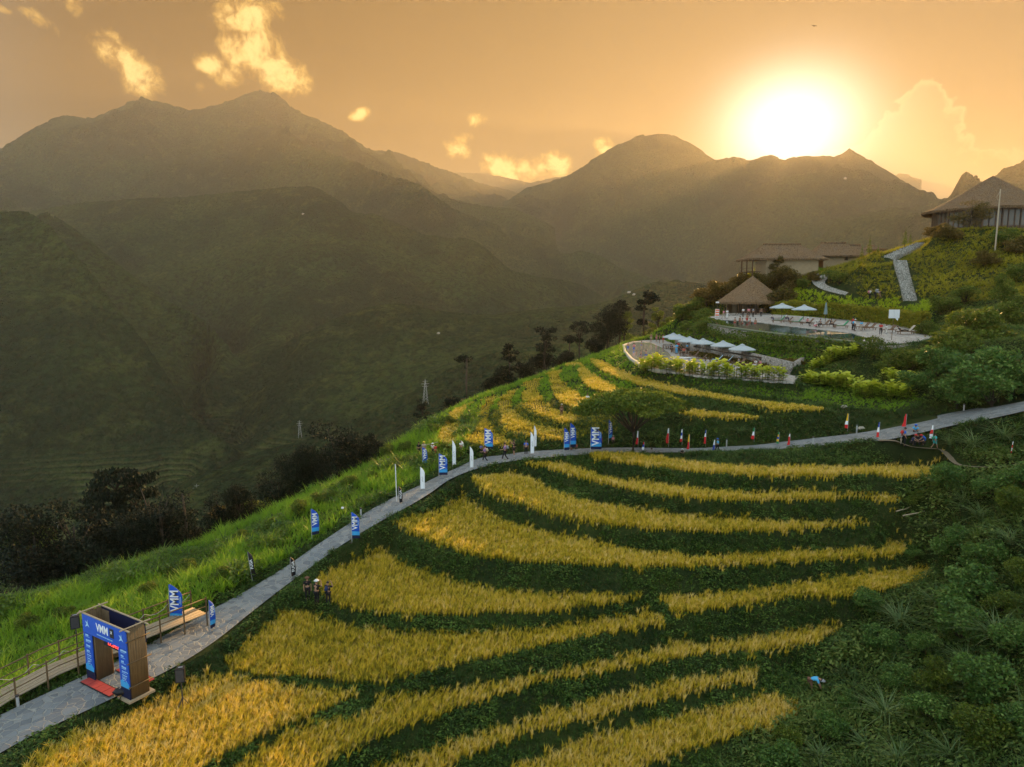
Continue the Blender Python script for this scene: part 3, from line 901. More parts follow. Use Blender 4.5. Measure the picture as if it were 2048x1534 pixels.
def scatter(name, pts, sc, tmpls, material, tint, lean=None, parent=None, hs=None):
    """merge many copies of small templates into one mesh"""
    n = len(pts)
    if n == 0: return None
    which = RNG.integers(0, len(tmpls), n)
    rot = RNG.uniform(0, 2 * np.pi, n)
    VV, FF, TI = [], [], []; off = 0
    for k, (tv, tf, tt) in enumerate(tmpls):
        s_ = np.where(which == k)[0]
        if len(s_) == 0: continue
        c, s = np.cos(rot[s_])[:, None], np.sin(rot[s_])[:, None]
        sz = sc[s_][:, None]
        x = (tv[None, :, 0] * c - tv[None, :, 1] * s) * sz
        y = (tv[None, :, 0] * s + tv[None, :, 1] * c) * sz
        z = tv[None, :, 2] * sz * (1 if hs is None else hs[s_][:, None])
        if lean is not None:
            x = x + z * lean[0]; y = y + z * lean[1]
        V = np.stack([x + pts[s_, 0:1], y + pts[s_, 1:2], z + pts[s_, 2:3]], 2).reshape(-1, 3)
        Fc = (tf[None] + (np.arange(len(s_)) * len(tv))[:, None, None]).reshape(-1, 3) + off
        VV.append(V); FF.append(Fc)
        TI.append((tt[None] + tint[s_][:, None]).ravel())
        off += len(V)
    me = mesh_np(name, np.concatenate(VV), np.concatenate(FF), material, False, {'tint': np.clip(np.concatenate(TI), 0, 1)})
    return link(name, me, parent)


def visible(x, y, z, margin=0.6, n=70):
    """True where a point near the ground is seen from the viewing side of the hill"""
    t = np.linspace(0.15, 0.985, n)[None]
    gx_ = x[:, None] * t; gy_ = y[:, None] * t
    gzv = gh(gx_, gy_)
    gzv = np.where((gy_ > GY0 + 1) & (gx_ > GX0 + 1) & (gx_ < GX1 - 1), gzv, -99)
    line = (z[:, None] + margin) * t
    return ~(gzv > line + 0.15).any(1)


def sample_poly(poly, spacing_fn, jit=0.35):
    P_ = np.array([(p[0], p[1]) for p in poly])
    x0, y0 = P_.min(0); x1, y1 = P_.max(0)
    out = []
    y = y0
    while y < y1:
        s = spacing_fn(y)
        xs = np.arange(x0, x1, s)
        ys = np.full(xs.shape, y)
        xs = xs + RNG.uniform(-jit, jit, len(xs)) * s; ys = ys + RNG.uniform(-jit, jit, len(xs)) * s
        k = inpoly(xs, ys, P_)
        out.append(np.stack([xs[k], ys[k]], 1))
        y += s
    return np.concatenate(out) if out else np.zeros((0, 2))


rr = random.Random(3)


def rice_template(nl, npn, w, h=0.62, lean=0.0):
    it = []
    for i in range(nl):
        a = rr.uniform(0, 6.28)
        it.append((((rr.uniform(-.05, .05), rr.uniform(-.05, .05), 0), a, h * rr.uniform(.75, 1.12), rr.uniform(.04, .16), rr.uniform(.02, .20), w * rr.uniform(.8, 1.2), 3), rr.uniform(-.28, -.02)))
    for i in range(npn):
        a = rr.uniform(0, 6.28)
        it.append((((rr.uniform(-.04, .04), rr.uniform(-.04, .04), h * .35), a, h * rr.uniform(.50, .70), rr.uniform(.03, .12), rr.uniform(.10, .30), w * 1.5, 3), rr.uniform(.08, .34)))
    return tuft(it)


M['rice'] = leafmat('rice_leaves', [(0.05, 0.075, 0.008), (0.26, 0.25, 0.012), (0.66, 0.49, 0.028), (0.80, 0.55, 0.06), (0.82, 0.62, 0.24)], 0.42, 0.5, 0.10, (0.98, 0.82, 0.10))
rice_t = {d: [rice_template(na, nb, w, h) for _ in range(8)] for d, w, h, na, nb in (('n', 0.024, .66, 9, 8), ('m', 0.034, .64, 8, 7), ('f', 0.075, .50, 6, 6))}
RTINT = {'A': .62, 'B': .58, 'C': .52, 'D': .48, 'E': .50, 'E2': .50, 'F': .50, 'G': .60, 'H': .70, 'I': .66, 'J': .62, 'K0': .66, 'K1': .42, 'K2': .50, 'K3': .50, 'K4': .55, 'K5': .66, 'K6': .68}
RLAB = {'A': 'narrow strip of ripe rice just below the stone road, topmost of the lower terraces', 'B': 'second rice terrace below the road, a thin golden band', 'C': 'third rice terrace below the road, widening to the left',
 'D': 'largest golden rice terrace in the middle of the slope', 'E': 'rice terrace beside the three people dressed in black', 'E2': 'rice strip on the right beyond the dark gap from its neighbour terrace', 'F': 'rice terrace bending round below the three people in black',
 'G': 'long rice terrace with wind-combed pale stalks in the lower middle', 'H': 'brownish rice field at lower left beside the loudspeaker', 'I': 'rice terrace second from the bottom of the slope', 'J': 'lowest rice terrace at the foot of the picture',
 'K0': 'small brown rice patch at the left shoulder of the upper terraces', 'K1': 'cut rice terrace behind the white flags, second from the left shoulder', 'K2': 'harvested rice terrace curving round the upper shoulder', 'K3': 'rice terrace on which the person in brown stands',
 'K4': 'rice terrace on which the woman in a white shirt stands', 'K5': 'golden upper terrace passing behind the spreading tree', 'K6': 'topmost golden rice terrace under the broad-leaved hedge'}
for k, (poly, co) in rice_poly.items():
    js, is_ = np.where(OWN[k])
    bb = [(gx[is_.min()] - .3, gy[js.min()] - .3), (gx[is_.max()] + .3, gy[js.min()] - .3), (gx[is_.max()] + .3, gy[js.max()] + .3), (gx[is_.min()] - .3, gy[js.max()] + .3)]
    P2 = sample_poly(bb, lambda y: 0.21 if y < 50 else (0.235 if y < 62 else 0.29))
    x, y = P2[:, 0], P2[:, 1]
    own = OWN[k][np.clip(((y - GY0) / GS + .5).astype(int), 0, NY - 1), np.clip(((x - GX0) / GS + .5).astype(int), 0, NX - 1)]
    x, y = x[own], y[own]
    z = gh(x, y) - 0.03
    u_, v_ = project((x, y, z))
    keep = (u_ > -60) & (u_ < 2110) & (v_ < 1640)
    x, y, z = x[keep], y[keep], z[keep]
    tn = RTINT[k] - .04 + 0.20 * fbm(x / 2.2, y / 2.2, 3, 3) + 0.20 * fbm(x / 9, y / 9, 2, 8) + RNG.normal(0, .20, len(x))
    t_ = 'f' if k[0] == 'K' else ('n' if k in 'FGHIJE' else 'm')
    sc = RNG.uniform(.68, 1.02, len(x)) * (1 + 0.12 * fbm(x / 1.6, y / 1.6, 2, 19))
    ln = (0.12, 0.05)
    if k == 'G': ln = (0.25, 0.12)
    if k in ('K1', 'K2', 'K3', 'K4'):
        sc = sc * np.where(fbm(x / 3.0, y / 3.0, 2, 44) > -0.05, 1.0, .55)
    o = scatter('rice', np.stack([x, y, z], 1), sc, rice_t[t_], M['rice'], tn, ln)
    tag(o, RLAB[k], 'rice', 'terraced rice fields', 'stuff')

# ------------------------------------------------------------------ ground cover on everything else
def blades(n, h, lean, droop, w, segs=3, base=.07):
    it = []
    for i in range(n):
        a = rr.uniform(0, 6.28)
        it.append((((rr.uniform(-base, base), rr.uniform(-base, base), 0), a, h * rr.uniform(.6, 1.15), lean * rr.uniform(.3, 1.5), droop * rr.uniform(.3, 1.5), w * rr.uniform(.7, 1.3), segs), rr.uniform(-.2, .2)))
    return tuft(it)


M['long'] = leafmat('long_grass', [(0.030, 0.080, 0.010), (0.075, 0.18, 0.012), (0.17, 0.32, 0.018), (0.30, 0.40, 0.03)], 0.45, 0.5, .2, (0.50, 0.74, 0.05))
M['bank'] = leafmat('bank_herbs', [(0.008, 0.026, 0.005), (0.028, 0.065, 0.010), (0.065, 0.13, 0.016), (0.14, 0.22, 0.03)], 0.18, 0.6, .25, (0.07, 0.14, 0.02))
M['wild'] = leafmat('wild_growth', [(0.016, 0.045, 0.010), (0.040, 0.085, 0.016), (0.11, 0.18, 0.030), (0.22, 0.26, 0.06)], 0.32, 0.5, .25, (0.22, 0.32, 0.04))
M['ledge'] = leafmat('ledge_grass', [(0.09, 0.17, 0.012), (0.20, 0.32, 0.014), (0.38, 0.46, 0.02), (0.52, 0.52, 0.03)], 0.42, 0.5, .1, (0.60, 0.74, 0.04))  # leaf colours lifted to stand in for sun grazing the ledge
M['gold'] = leafmat('mound_grass', [(0.040, 0.055, 0.008), (0.095, 0.105, 0.010), (0.27, 0.27, 0.018), (0.44, 0.38, 0.04)], 0.45, 0.5, .3, (0.60, 0.52, 0.03))  # golden green growth, its colours lifted further to stand in for sunlight
T_long = [blades(9, .95, .22, .42, .045) for _ in range(6)]
T_mid = [blades(8, .50, .16, .22, .045) for _ in range(6)]
T_far = [blades(8, .60, .22, .26, .085) for _ in range(6)]
T_herb = [leafclump(13, .26, .34, .075, .14, rr) for _ in range(6)]
T_wild = [leafclump(16, .40, .55, .10, .24, rr) for _ in range(5)] + [blades(9, .85, .30, .55, .05) for _ in range(2)]
T_gold = [blades(8, .75, .25, .4, .10) for _ in range(4)] + [leafclump(12, .4, .6, .16, .22, rr) for _ in range(3)]

# regions, outlined on the hillside
RG = {
 'left': [(-400, 1700), (-400, 900), (300, 900), (560, 960), (700, 900), (860, 760), (950, 760), (1180, 690), (1240, 660), (1250, 700), (1290, 745), (1200, 735), (1100, 760), (1000, 800), (920, 900), (940, 905), (880, 940), (790, 985), (600, 1100), (460, 1190), (300, 1275), (180, 1340), (0, 1425), (-200, 1530)],
 'step': [(1240, 690), (1250, 705), (1290, 742), (1400, 765), (1560, 782), (1700, 770), (1850, 790), (1800, 830), (1640, 806), (1520, 794), (1400, 775), (1300, 752), (1200, 715), (1170, 705)],
 'ledge': [(1560, 570), (1620, 565), (1700, 596), (1880, 598), (1900, 625), (1700, 622), (1560, 640), (1430, 640), (1420, 600)],
 'mound': [(1340, 640), (1400, 560), (1500, 520), (1640, 545), (1750, 500), (1850, 450), (2150, 430), (2150, 590), (1960, 610), (1870, 600), (1700, 597), (1640, 580), (1560, 565), (1560, 620), (1430, 640)],
 'wildright': [(1640, 730), (1740, 695), (1870, 690), (1870, 610), (2000, 600), (2400, 560), (2400, 760), (2048, 790), (1900, 820), (1850, 790), (1700, 770)],
 'jungle': [(1790, 1000), (1900, 900), (2000, 850), (2400, 800), (2400, 1800), (1300, 1800), (1450, 1500), (1600, 1400), (1680, 1270), (1800, 1180), (1900, 1130), (1820, 1080)],
}
ix = RNG.uniform(0, 1, 0)
cells_x, cells_y, cells_s = [], [], []
for (ya, yb, s) in ((22, 48, .27), (48, 62, .31), (62, 80, .38), (80, 110, .50), (110, 150, .66), (150, 180, .9)):
    xs = np.arange(-0.78 * yb - 4, 0.80 * yb + 4, s); ys = np.arange(ya, yb, s)
    a, b = np.meshgrid(xs, ys)
    a = a.ravel() + RNG.uniform(-.5, .5, a.size) * s; b = b.ravel() + RNG.uniform(-.5, .5, b.size) * s
    cells_x.append(a); cells_y.append(b); cells_s.append(np.full(a.size, s))
cx, cy_, cs = map(np.concatenate, (cells_x, cells_y, cells_s))
ok = (cx > GX0 + 2) & (cx < GX1 - 2)
_oi, _oj = np.clip(((cy_ - GY0) / GS + .5).astype(int), 0, NY - 1), np.clip(((cx - GX0) / GS + .5).astype(int), 0, NX - 1)
for k in OWN: ok &= ~OWN[k][_oi, _oj]
for P_ in (deck_up, deck_lo): ok &= ~inpoly(cx, cy_, np.array([(p.x, p.y) for p in P_]))
cx, cy_, cs = cx[ok], cy_[ok], cs[ok]
fi = ((cy_ - GY0) / GS).astype(int); fj = ((cx - GX0) / GS).astype(int)
rd = ROADMASK[fi, fj]
ok = rd > 0.10
TRAILS = []
def trail(pts, w):
    W3 = []
    for u, v in pts:
        p = hit(u, v)
        if p is not None: W3.append(p)
    TRAILS.append((W3, w)); return W3
trail([(1757, 884), (1790, 888), (1820, 896), (1860, 906), (1885, 920), (1915, 932), (1960, 938), (2010, 936), (2048, 930), (2100, 925)], 0.42)
hp = [Vector(((a[0][0] + a[1][0]) / 2, (a[0][1] + a[1][1]) / 2, 0)) for a in STAIRS + PATH_HI]
TRAILS.append(([PD((a[0] + b[0]) / 2, (a[1] + b[1]) / 2, c) for (a, b, c, *_) in STAIRS + PATH_HI], 1.5))
TRAILS.append(([PD((a[0] + b[0]) / 2, (a[1] + b[1]) / 2, c) for (a, b, c, *_) in PATH_LO], 1.7))
for W3, w in TRAILS:
    _, dd = near_z(cx, cy_, W3)
    ok &= dd > w
cz = gh(cx, cy_)
uu, vv = project((cx, cy_, cz))
ok &= (uu > -90) & (uu < 2140) & (vv < 1660) & (vv > 380)
cx, cy_, cs, cz, rd, uu, vv = (q[ok] for q in (cx, cy_, cs, cz, rd, uu, vv))
ok = visible(cx, cy_, cz, 0.8)
cx, cy_, cs, cz, rd, uu, vv = (q[ok] for q in (cx, cy_, cs, cz, rd, uu, vv))
reg = np.zeros(len(cx), int)
for i, (k, P_) in enumerate(RG.items()):
    m_ = inpoly(uu, vv, P_)
    reg[m_] = i + 1
patch = fbm(cx / 5.0, cy_ / 5.0, 3, 61); patch2 = fbm(cx / 1.7, cy_ / 1.7, 2, 67)
edge = rd < 0.9          # the low planted rows along the road
reg[edge & (reg != 6)] = 0
def cover(name, sel, tm, material, t0, ta, h0, label, cat, nrm=.31, rep=1):
    if not sel.any(): return
    sel = np.repeat(np.where(sel)[0], rep)
    n = len(sel); jx = RNG.uniform(-.6, .6, n) * cs[sel] * (rep > 1); jy = RNG.uniform(-.6, .6, n) * cs[sel] * (rep > 1)
    X_, Y_ = cx[sel] + jx, cy_[sel] + jy
    sc = (cs[sel] / nrm) ** 0.75 * RNG.uniform(.6, 1.35, n) * h0 * (1 + .45 * patch2[sel])
    tn = t0 + ta * (patch[sel] * .8 + patch2[sel] * .5) + RNG.normal(0, .13, n)
    o = scatter(name, np.stack([X_, Y_, gh(X_, Y_) - 0.04], 1), sc, tm, material, tn, (0.06, -0.03))
    tag(o, label, cat, None, 'stuff')
near = cy_ < 82
bare = (patch2 > .62) & (patch > .2)
cover('long_grass', (reg == 1) & near & ~bare, T_long, M['long'], .55, .45, .95, 'tall bright green grass on the slope left of the road', 'grass')
cover('slope_herbs', (reg == 1) & near & (patch < -.12), T_wild, M['wild'], .6, .4, 1.25, 'leafy weeds growing through the grass on the left slope', 'ground cover')
cover('hill_grass', (reg == 1) & ~near, T_far, M['long'], .55, .4, .9, 'sunlit grass between the curved upper terraces and the drop', 'grass', .5)
cover('lawn_grass', (reg == 2), T_far, M['long'], .55, .35, .60, 'short green grass step under the broad-leaved hedges', 'grass', .45, 2)
cover('ledge_grass', (reg == 3), T_far, M['ledge'], .6, .3, .9, 'bright yellow-green grass ledge above the upper pool', 'grass', .6, 4)
cover('mound_growth', (reg == 4), T_gold, M['gold'], .5, .5, .85, 'golden green growth on the mound below the lodge', 'ground cover', .6, 2)
cover('slope_growth', (reg == 5), T_wild, M['wild'], .62, .4, .95, 'mixed leafy growth right of the pools', 'ground cover', .5)
cover('wild_growth', (reg == 6), T_wild, M['wild'], .48, .5, 1.0, 'dark tangled undergrowth at lower right', 'ground cover', .27)
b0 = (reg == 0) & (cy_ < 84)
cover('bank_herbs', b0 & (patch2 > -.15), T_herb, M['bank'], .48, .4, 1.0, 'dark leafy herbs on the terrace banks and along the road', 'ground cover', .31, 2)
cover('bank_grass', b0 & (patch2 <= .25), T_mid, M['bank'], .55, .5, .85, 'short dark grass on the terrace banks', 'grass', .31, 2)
cover('far_bank_grass', (reg == 0) & ~b0, T_far, M['long'], .50, .4, .75, 'grass on the far banks below the pools', 'grass', .5, 2)
kk_ = (reg == 0) & b0 & (uu < 1235) & (vv < 885) & (cy_ > 68)
cover('bund_grass', kk_, T_mid, M['rice'], .22, .35, .95, 'yellow-green grass on the banks between the upper terraces', 'grass', .4, 2)
print('cover points', len(cx), 'tris', sum(len(o.data.polygons) for o in COL.objects if o.type == 'MESH'))

# ------------------------------------------------------------------ road, paths, pools and walls
def m_cobble(T):
    p = T.new('ShaderNodeNewGeometry').outputs['Position']
    wv = T.vm('ADD', p, T.vm('SCALE', T.noise(p, 1.6, 2, out=1), sc=0.25))
    ed = T.vor(wv, 2.3, 'DISTANCE_TO_EDGE')
    cell = T.vor(wv, 2.3, 'F1', 'Color')
    cv = T.sep(cell)[0]
    c = T.ramp(cv, [(0, (0.070, 0.082, 0.10)), (.5, (0.125, 0.14, 0.16)), (1, (0.20, 0.21, 0.215))])
    n = T.noise(p, 14, 4)
    c = T.mix(T.m('MULTIPLY', n, .5), c, (0.26, 0.27, 0.27))
    c = T.mix(T.sm(ed, 0.020, 0.055, 1, 0), c, (0.27, 0.27, 0.25))
    big = T.noise(p, 0.5, 3)
    c = T.mix(T.sm(big, .55, .75, 0, .4), c, (0.08, 0.075, 0.05))
    return pbr(T, c, 0.62, T.m('ADD', T.sm(ed, 0, .08), T.m('MULTIPLY', n, .3)), .7, .05, spec=.35)


def m_stone(scale, c0, c1, mortar, rough=.85):
    def f(T):
        p = T.new('ShaderNodeNewGeometry').outputs['Position']
        ed = T.vor(p, scale, 'DISTANCE_TO_EDGE'); cv = T.sep(T.vor(p, scale, 'F1', 'Color'))[0]
        c = T.mix(cv, c0, c1)
        c = T.mix(T.m('MULTIPLY', T.noise(p, scale * 3, 3), .4), c, c1)
        c = T.mix(T.sm(ed, 0.02, 0.08, 1, 0), c, mortar)
        return pbr(T, c, rough, T.sm(ed, 0, .12), .8, .06)
    return f


def m_water(tint):
    def f(T):
        p = T.new('ShaderNodeNewGeometry').outputs['Position']
        n = T.noise(T.vm('MULTIPLY', p, (1, .6, 1)), 2.6, 4, .6)
        return pbr(T, tint, 0.06, n, .18, .06, spec=1.0)
    return mat('pool_water', f)


M['cobble'] = mat('cobble_road', m_cobble)
M['wallstone'] = mat('wall_stone', m_stone(3.4, (0.24, 0.21, 0.18), (0.46, 0.42, 0.37), (0.09, 0.08, 0.07)))
M['stepstone'] = mat('step_stone', m_stone(2.6, (0.24, 0.23, 0.20), (0.40, 0.38, 0.34), (0.08, 0.08, 0.06)))
M['paving'] = mat('pale_paving', m_stone(1.4, (0.34, 0.31, 0.28), (0.46, 0.42, 0.38), (0.24, 0.21, 0.19), .8))
M['beige0'] = plain('pale_rim', (0.42, 0.38, 0.32), .8, .15)
M['dirt'] = plain('trodden_dirt', (0.20, 0.155, 0.10), .95, .35, 3.0)
M['white'] = plain('white_paint', (0.72, 0.72, 0.72), .6, .05)
M['pooledge'] = plain('pool_lip', (0.13, 0.16, 0.10), .4, .2)


def ribbon(name, L, Rr, material, dz=0.03, sub=4, cross=4, thick=0.0):
    """paved strip between two edge lines, following them smoothly"""
    def dens(P_):
        out = []
        n = len(P_)
        for i in range(n - 1):
            p0, p1, p2, p3 = P_[max(0, i - 1)], P_[i], P_[i + 1], P_[min(n - 1, i + 2)]
            for k in range(sub):
                t = k / sub
                out.append(0.5 * ((2 * p1) + (p2 - p0) * t + (2 * p0 - 5 * p1 + 4 * p2 - p3) * t * t + (3 * p1 - p0 - 3 * p2 + p3) * t ** 3))
        out.append(P_[-1])
        return out
    a, b = dens(L), dens(Rr)
    V, Fc = [], []
    for p, q in zip(a, b):
        for j in range(cross + 1):
            c = p.lerp(q, j / cross)
            V.append((c.x, c.y, c.z + dz + 0.05 * (1 - (2 * j / cross - 1) ** 2) * (cross > 2)))
    w = cross + 1
    for i in range(len(a) - 1):
        for j in range(cross):
            Fc.append((i * w + j, (i + 1) * w + j, (i + 1) * w + j + 1, i * w + j + 1))
    return link(name, mesh_np(name, V, np.array(Fc)[:, ::-1], material, True))


tag(ribbon('road', road_l, road_r, M['cobble'], 0.05, 4, 6), kind='structure')


def poly_slab(name, pts, material, top=0.0, thick=0.4):
    """flat paved slab with real thickness from an outline"""
    import bmesh
    bm = bmesh.new()
    t = [bm.verts.new((p.x, p.y, p.z + top)) for p in pts]
    b = [bm.verts.new((p.x, p.y, p.z + top - thick)) for p in pts]
    f = bm.faces.new(t)
    n = len(pts)
    for i in range(n): bm.faces.new((t[i], b[i], b[(i + 1) % n], t[(i + 1) % n]))
    bm.normal_update()
    bmesh.ops.triangulate(bm, faces=[f])
    bmesh.ops.recalc_face_normals(bm, faces=bm.faces)
    me = bpy.data.meshes.new(name); bm.to_mesh(me); bm.free()
    me.materials.append(material)
    return link(name, me)


def wall_along(name, pts, h0, h1, th, material, parent=None):
    """upright wall: base line pts, goes from z+h0 to z+h1, thickness th"""
    V, Fc = [], []
    n = len(pts)
    for i, p in enumerate(pts):
        d = (pts[min(n - 1, i + 1)] - pts[max(0, i - 1)]); d.z = 0; d.normalize()
        nn = Vector((-d.y, d.x, 0)) * th / 2
        for q in (p - nn, p + nn):
            V += [(q.x, q.y, p.z + h0), (q.x, q.y, p.z + h1)]
    for i in range(n - 1):
        a = 4 * i; b = a + 4
        Fc += [(a, b, b + 1, a + 1), (a + 2, a + 3, b + 3, b + 2), (a + 1, b + 1, b + 3, a + 3), (a, a + 2, b + 2, b)]
    Fc += [(0, 1, 3, 2), (4 * n - 4, 4 * n - 2, 4 * n - 1, 4 * n - 3)]
    return link(name, mesh_np(name, V, np.array(Fc), material), parent)


# upper pool
pool_back = [(1424, 642), (1446, 639), (1493, 642), (1530, 646), (1585, 653), (1660, 661), (1706, 666), (1722, 672)]
pool_front = [(1418, 646), (1460, 653), (1511, 660), (1585, 669), (1660, 677), (1712, 682)]
dk = [PZ(u, v, zdeck(u, v)) for u, v in pool_back + [(1726, 684), (1735, 690), (1850, 684), (1866, 672), (1850, 660), (1780, 648), (1700, 640), (1600, 632), (1545, 628), (1490, 625), (1430, 629), (1415, 636), (1416, 642)]]
tag(poly_slab('pool_terrace', dk, M['paving'], 0, .6), kind='structure')
wt = [PZ(u, v, zdeck(u, v)) for u, v in pool_back + [(1724, 682)] + pool_front[::-1]]
M['water1'] = m_water((0.012, 0.050, 0.040))
M['water2'] = m_water((0.42, 0.38, 0.30))  # cream base colour stands in for the sky reflected in the lower pool
tag(poly_slab('pool_water', wt, M['water1'], -0.07, .5), kind='structure')
wf = [PZ(u, v, zdeck(u, v)) for u, v in pool_front + [(1729, 686)]]
w1 = empty('retaining_wall', wf[3], 0, 'long pale stone wall holding up the upper pool', 'wall')
def sub_to(o, root):
    o.parent = root; o.location = -Vector(root.location); return o
sub_to(wall_along('stonework', [p - Vector((0, 0, 0)) for p in wf], -2.3, -.28, .5, M['wallstone']), w1)
sub_to(wall_along('coping', wf, -.28, -.03, .62, M['pooledge']), w1)
wr = [PZ(u, v, zdeck(u, v)) for u, v in ((1733, 691), (1800, 689), (1852, 686))]
w3 = tag(wall_along('terrace_wall', wr, -1.7, -.08, .4, M['wallstone']), 'grey stone wall under the right end of the upper terrace', 'wall')
# lower pool
dl = deck_lo
water_lo = [PZ(u, v, -9.8) for u, v in ((1249, 692), (1254, 704), (1266, 716), (1286, 727), (1314, 735), (1345, 737), (1350, 722), (1338, 706), (1322, 694), (1300, 685), (1268, 685))]
tag(poly_slab('sun_deck', dl, M['paving'], -.02, .25), kind='structure')
tag(poly_slab('pool_water', water_lo, M['water2'], 0.0, .02), kind='structure')
rim = [PZ(u, v, -9.8) for u, v in ((1268, 683), (1247, 690), (1250, 703), (1262, 717), (1282, 729), (1312, 738), (1345, 742))]
w2 = empty('low_wall', rim[3], 0, 'curved pale rim of the lower pool on its valley side', 'wall')
sub_to(wall_along('rim_wall', rim, -.45, .10, .40, M['beige0']), w2)
back = [PZ(u, v, -9.8) for u, v in ((1352, 688), (1380, 701), (1420, 712), (1480, 722), (1530, 735), (1582, 749))]
w4 = tag(wall_along('stone_wall', back, -.3, 1.5, .45, M['wallstone']), 'long low stone wall behind the lower sun deck', 'wall')
endw = [PZ(1582, 749, -9.8) + Vector((.35, 0, 0)), PZ(1604, 738, -9.6)]
w5 = tag(wall_along('stone_wall', endw, -.3, 1.45, .45, M['wallstone']), 'short stone wall closing the right end of the lower sun deck', 'wall')


def steps(name, rows, material, n_per=7, label='', cat='stairs'):
    """a flight of stone steps between pairs of edge points (u,v at depth)"""
    root = None; V, Fc = [], []
    for (a, b) in zip(rows, rows[1:]):
        A0, A1 = a; B0, B1 = b
        for i in range(n_per):
            t0, t1 = i / n_per, (i + 1) / n_per
            p, q, r, s = A0.lerp(B0, t0), A1.lerp(B1, t0), A1.lerp(B1, t1), A0.lerp(B0, t1)
            zt = max(r.z, q.z, p.z, s.z) + .06
            o = len(V)
            for c in (p, q, r, s): V.append((c.x, c.y, zt))
            for c in (p, q, r, s): V.append((c.x, c.y, min(p.z, r.z) - .7))
            Fc += [(o, o + 1, o + 2, o + 3), (o, o + 4, o + 5, o + 1), (o + 1, o + 5, o + 6, o + 2), (o + 2, o + 6, o + 7, o + 3), (o + 3, o + 7, o + 4, o)]
    o = link(name, mesh_np(name, V, np.array(Fc), material))
    return tag(o, label, cat)


def edge_pts(row):
    (a, b, D, *rest) = row
    return PD(a[0], a[1], D) + Vector((0, 0, .15)), PD(b[0], b[1], D) + Vector((0, 0, .15))


steps('stone_stairs', [edge_pts(r) for r in STAIRS], M['stepstone'], 14, 'straight pale stone stairs climbing the mound', 'stairs')
steps('stone_stairs', [edge_pts(r) for r in PATH_HI], M['stepstone'], 4, 'upper stone steps winding to the lodge', 'stairs')
pl = [edge_pts(r) for r in PATH_LO]
tag(ribbon('path', [p[0] for p in pl], [p[1] for p in pl], M['stepstone'], .12, 4, 3), kind='structure')
tr = TRAILS[0][0]
def offs(P_, w):
    out = []
    for i, p in enumerate(P_):
        d = P_[min(len(P_) - 1, i + 1)] - P_[max(0, i - 1)]; d.z = 0; d.normalize()
        out.append(p + Vector((-d.y, d.x, 0)) * w)
    return out
tag(ribbon('footpath', offs(tr, .3), offs(tr, -.3), M['dirt'], .10, 4, 2), kind='structure')

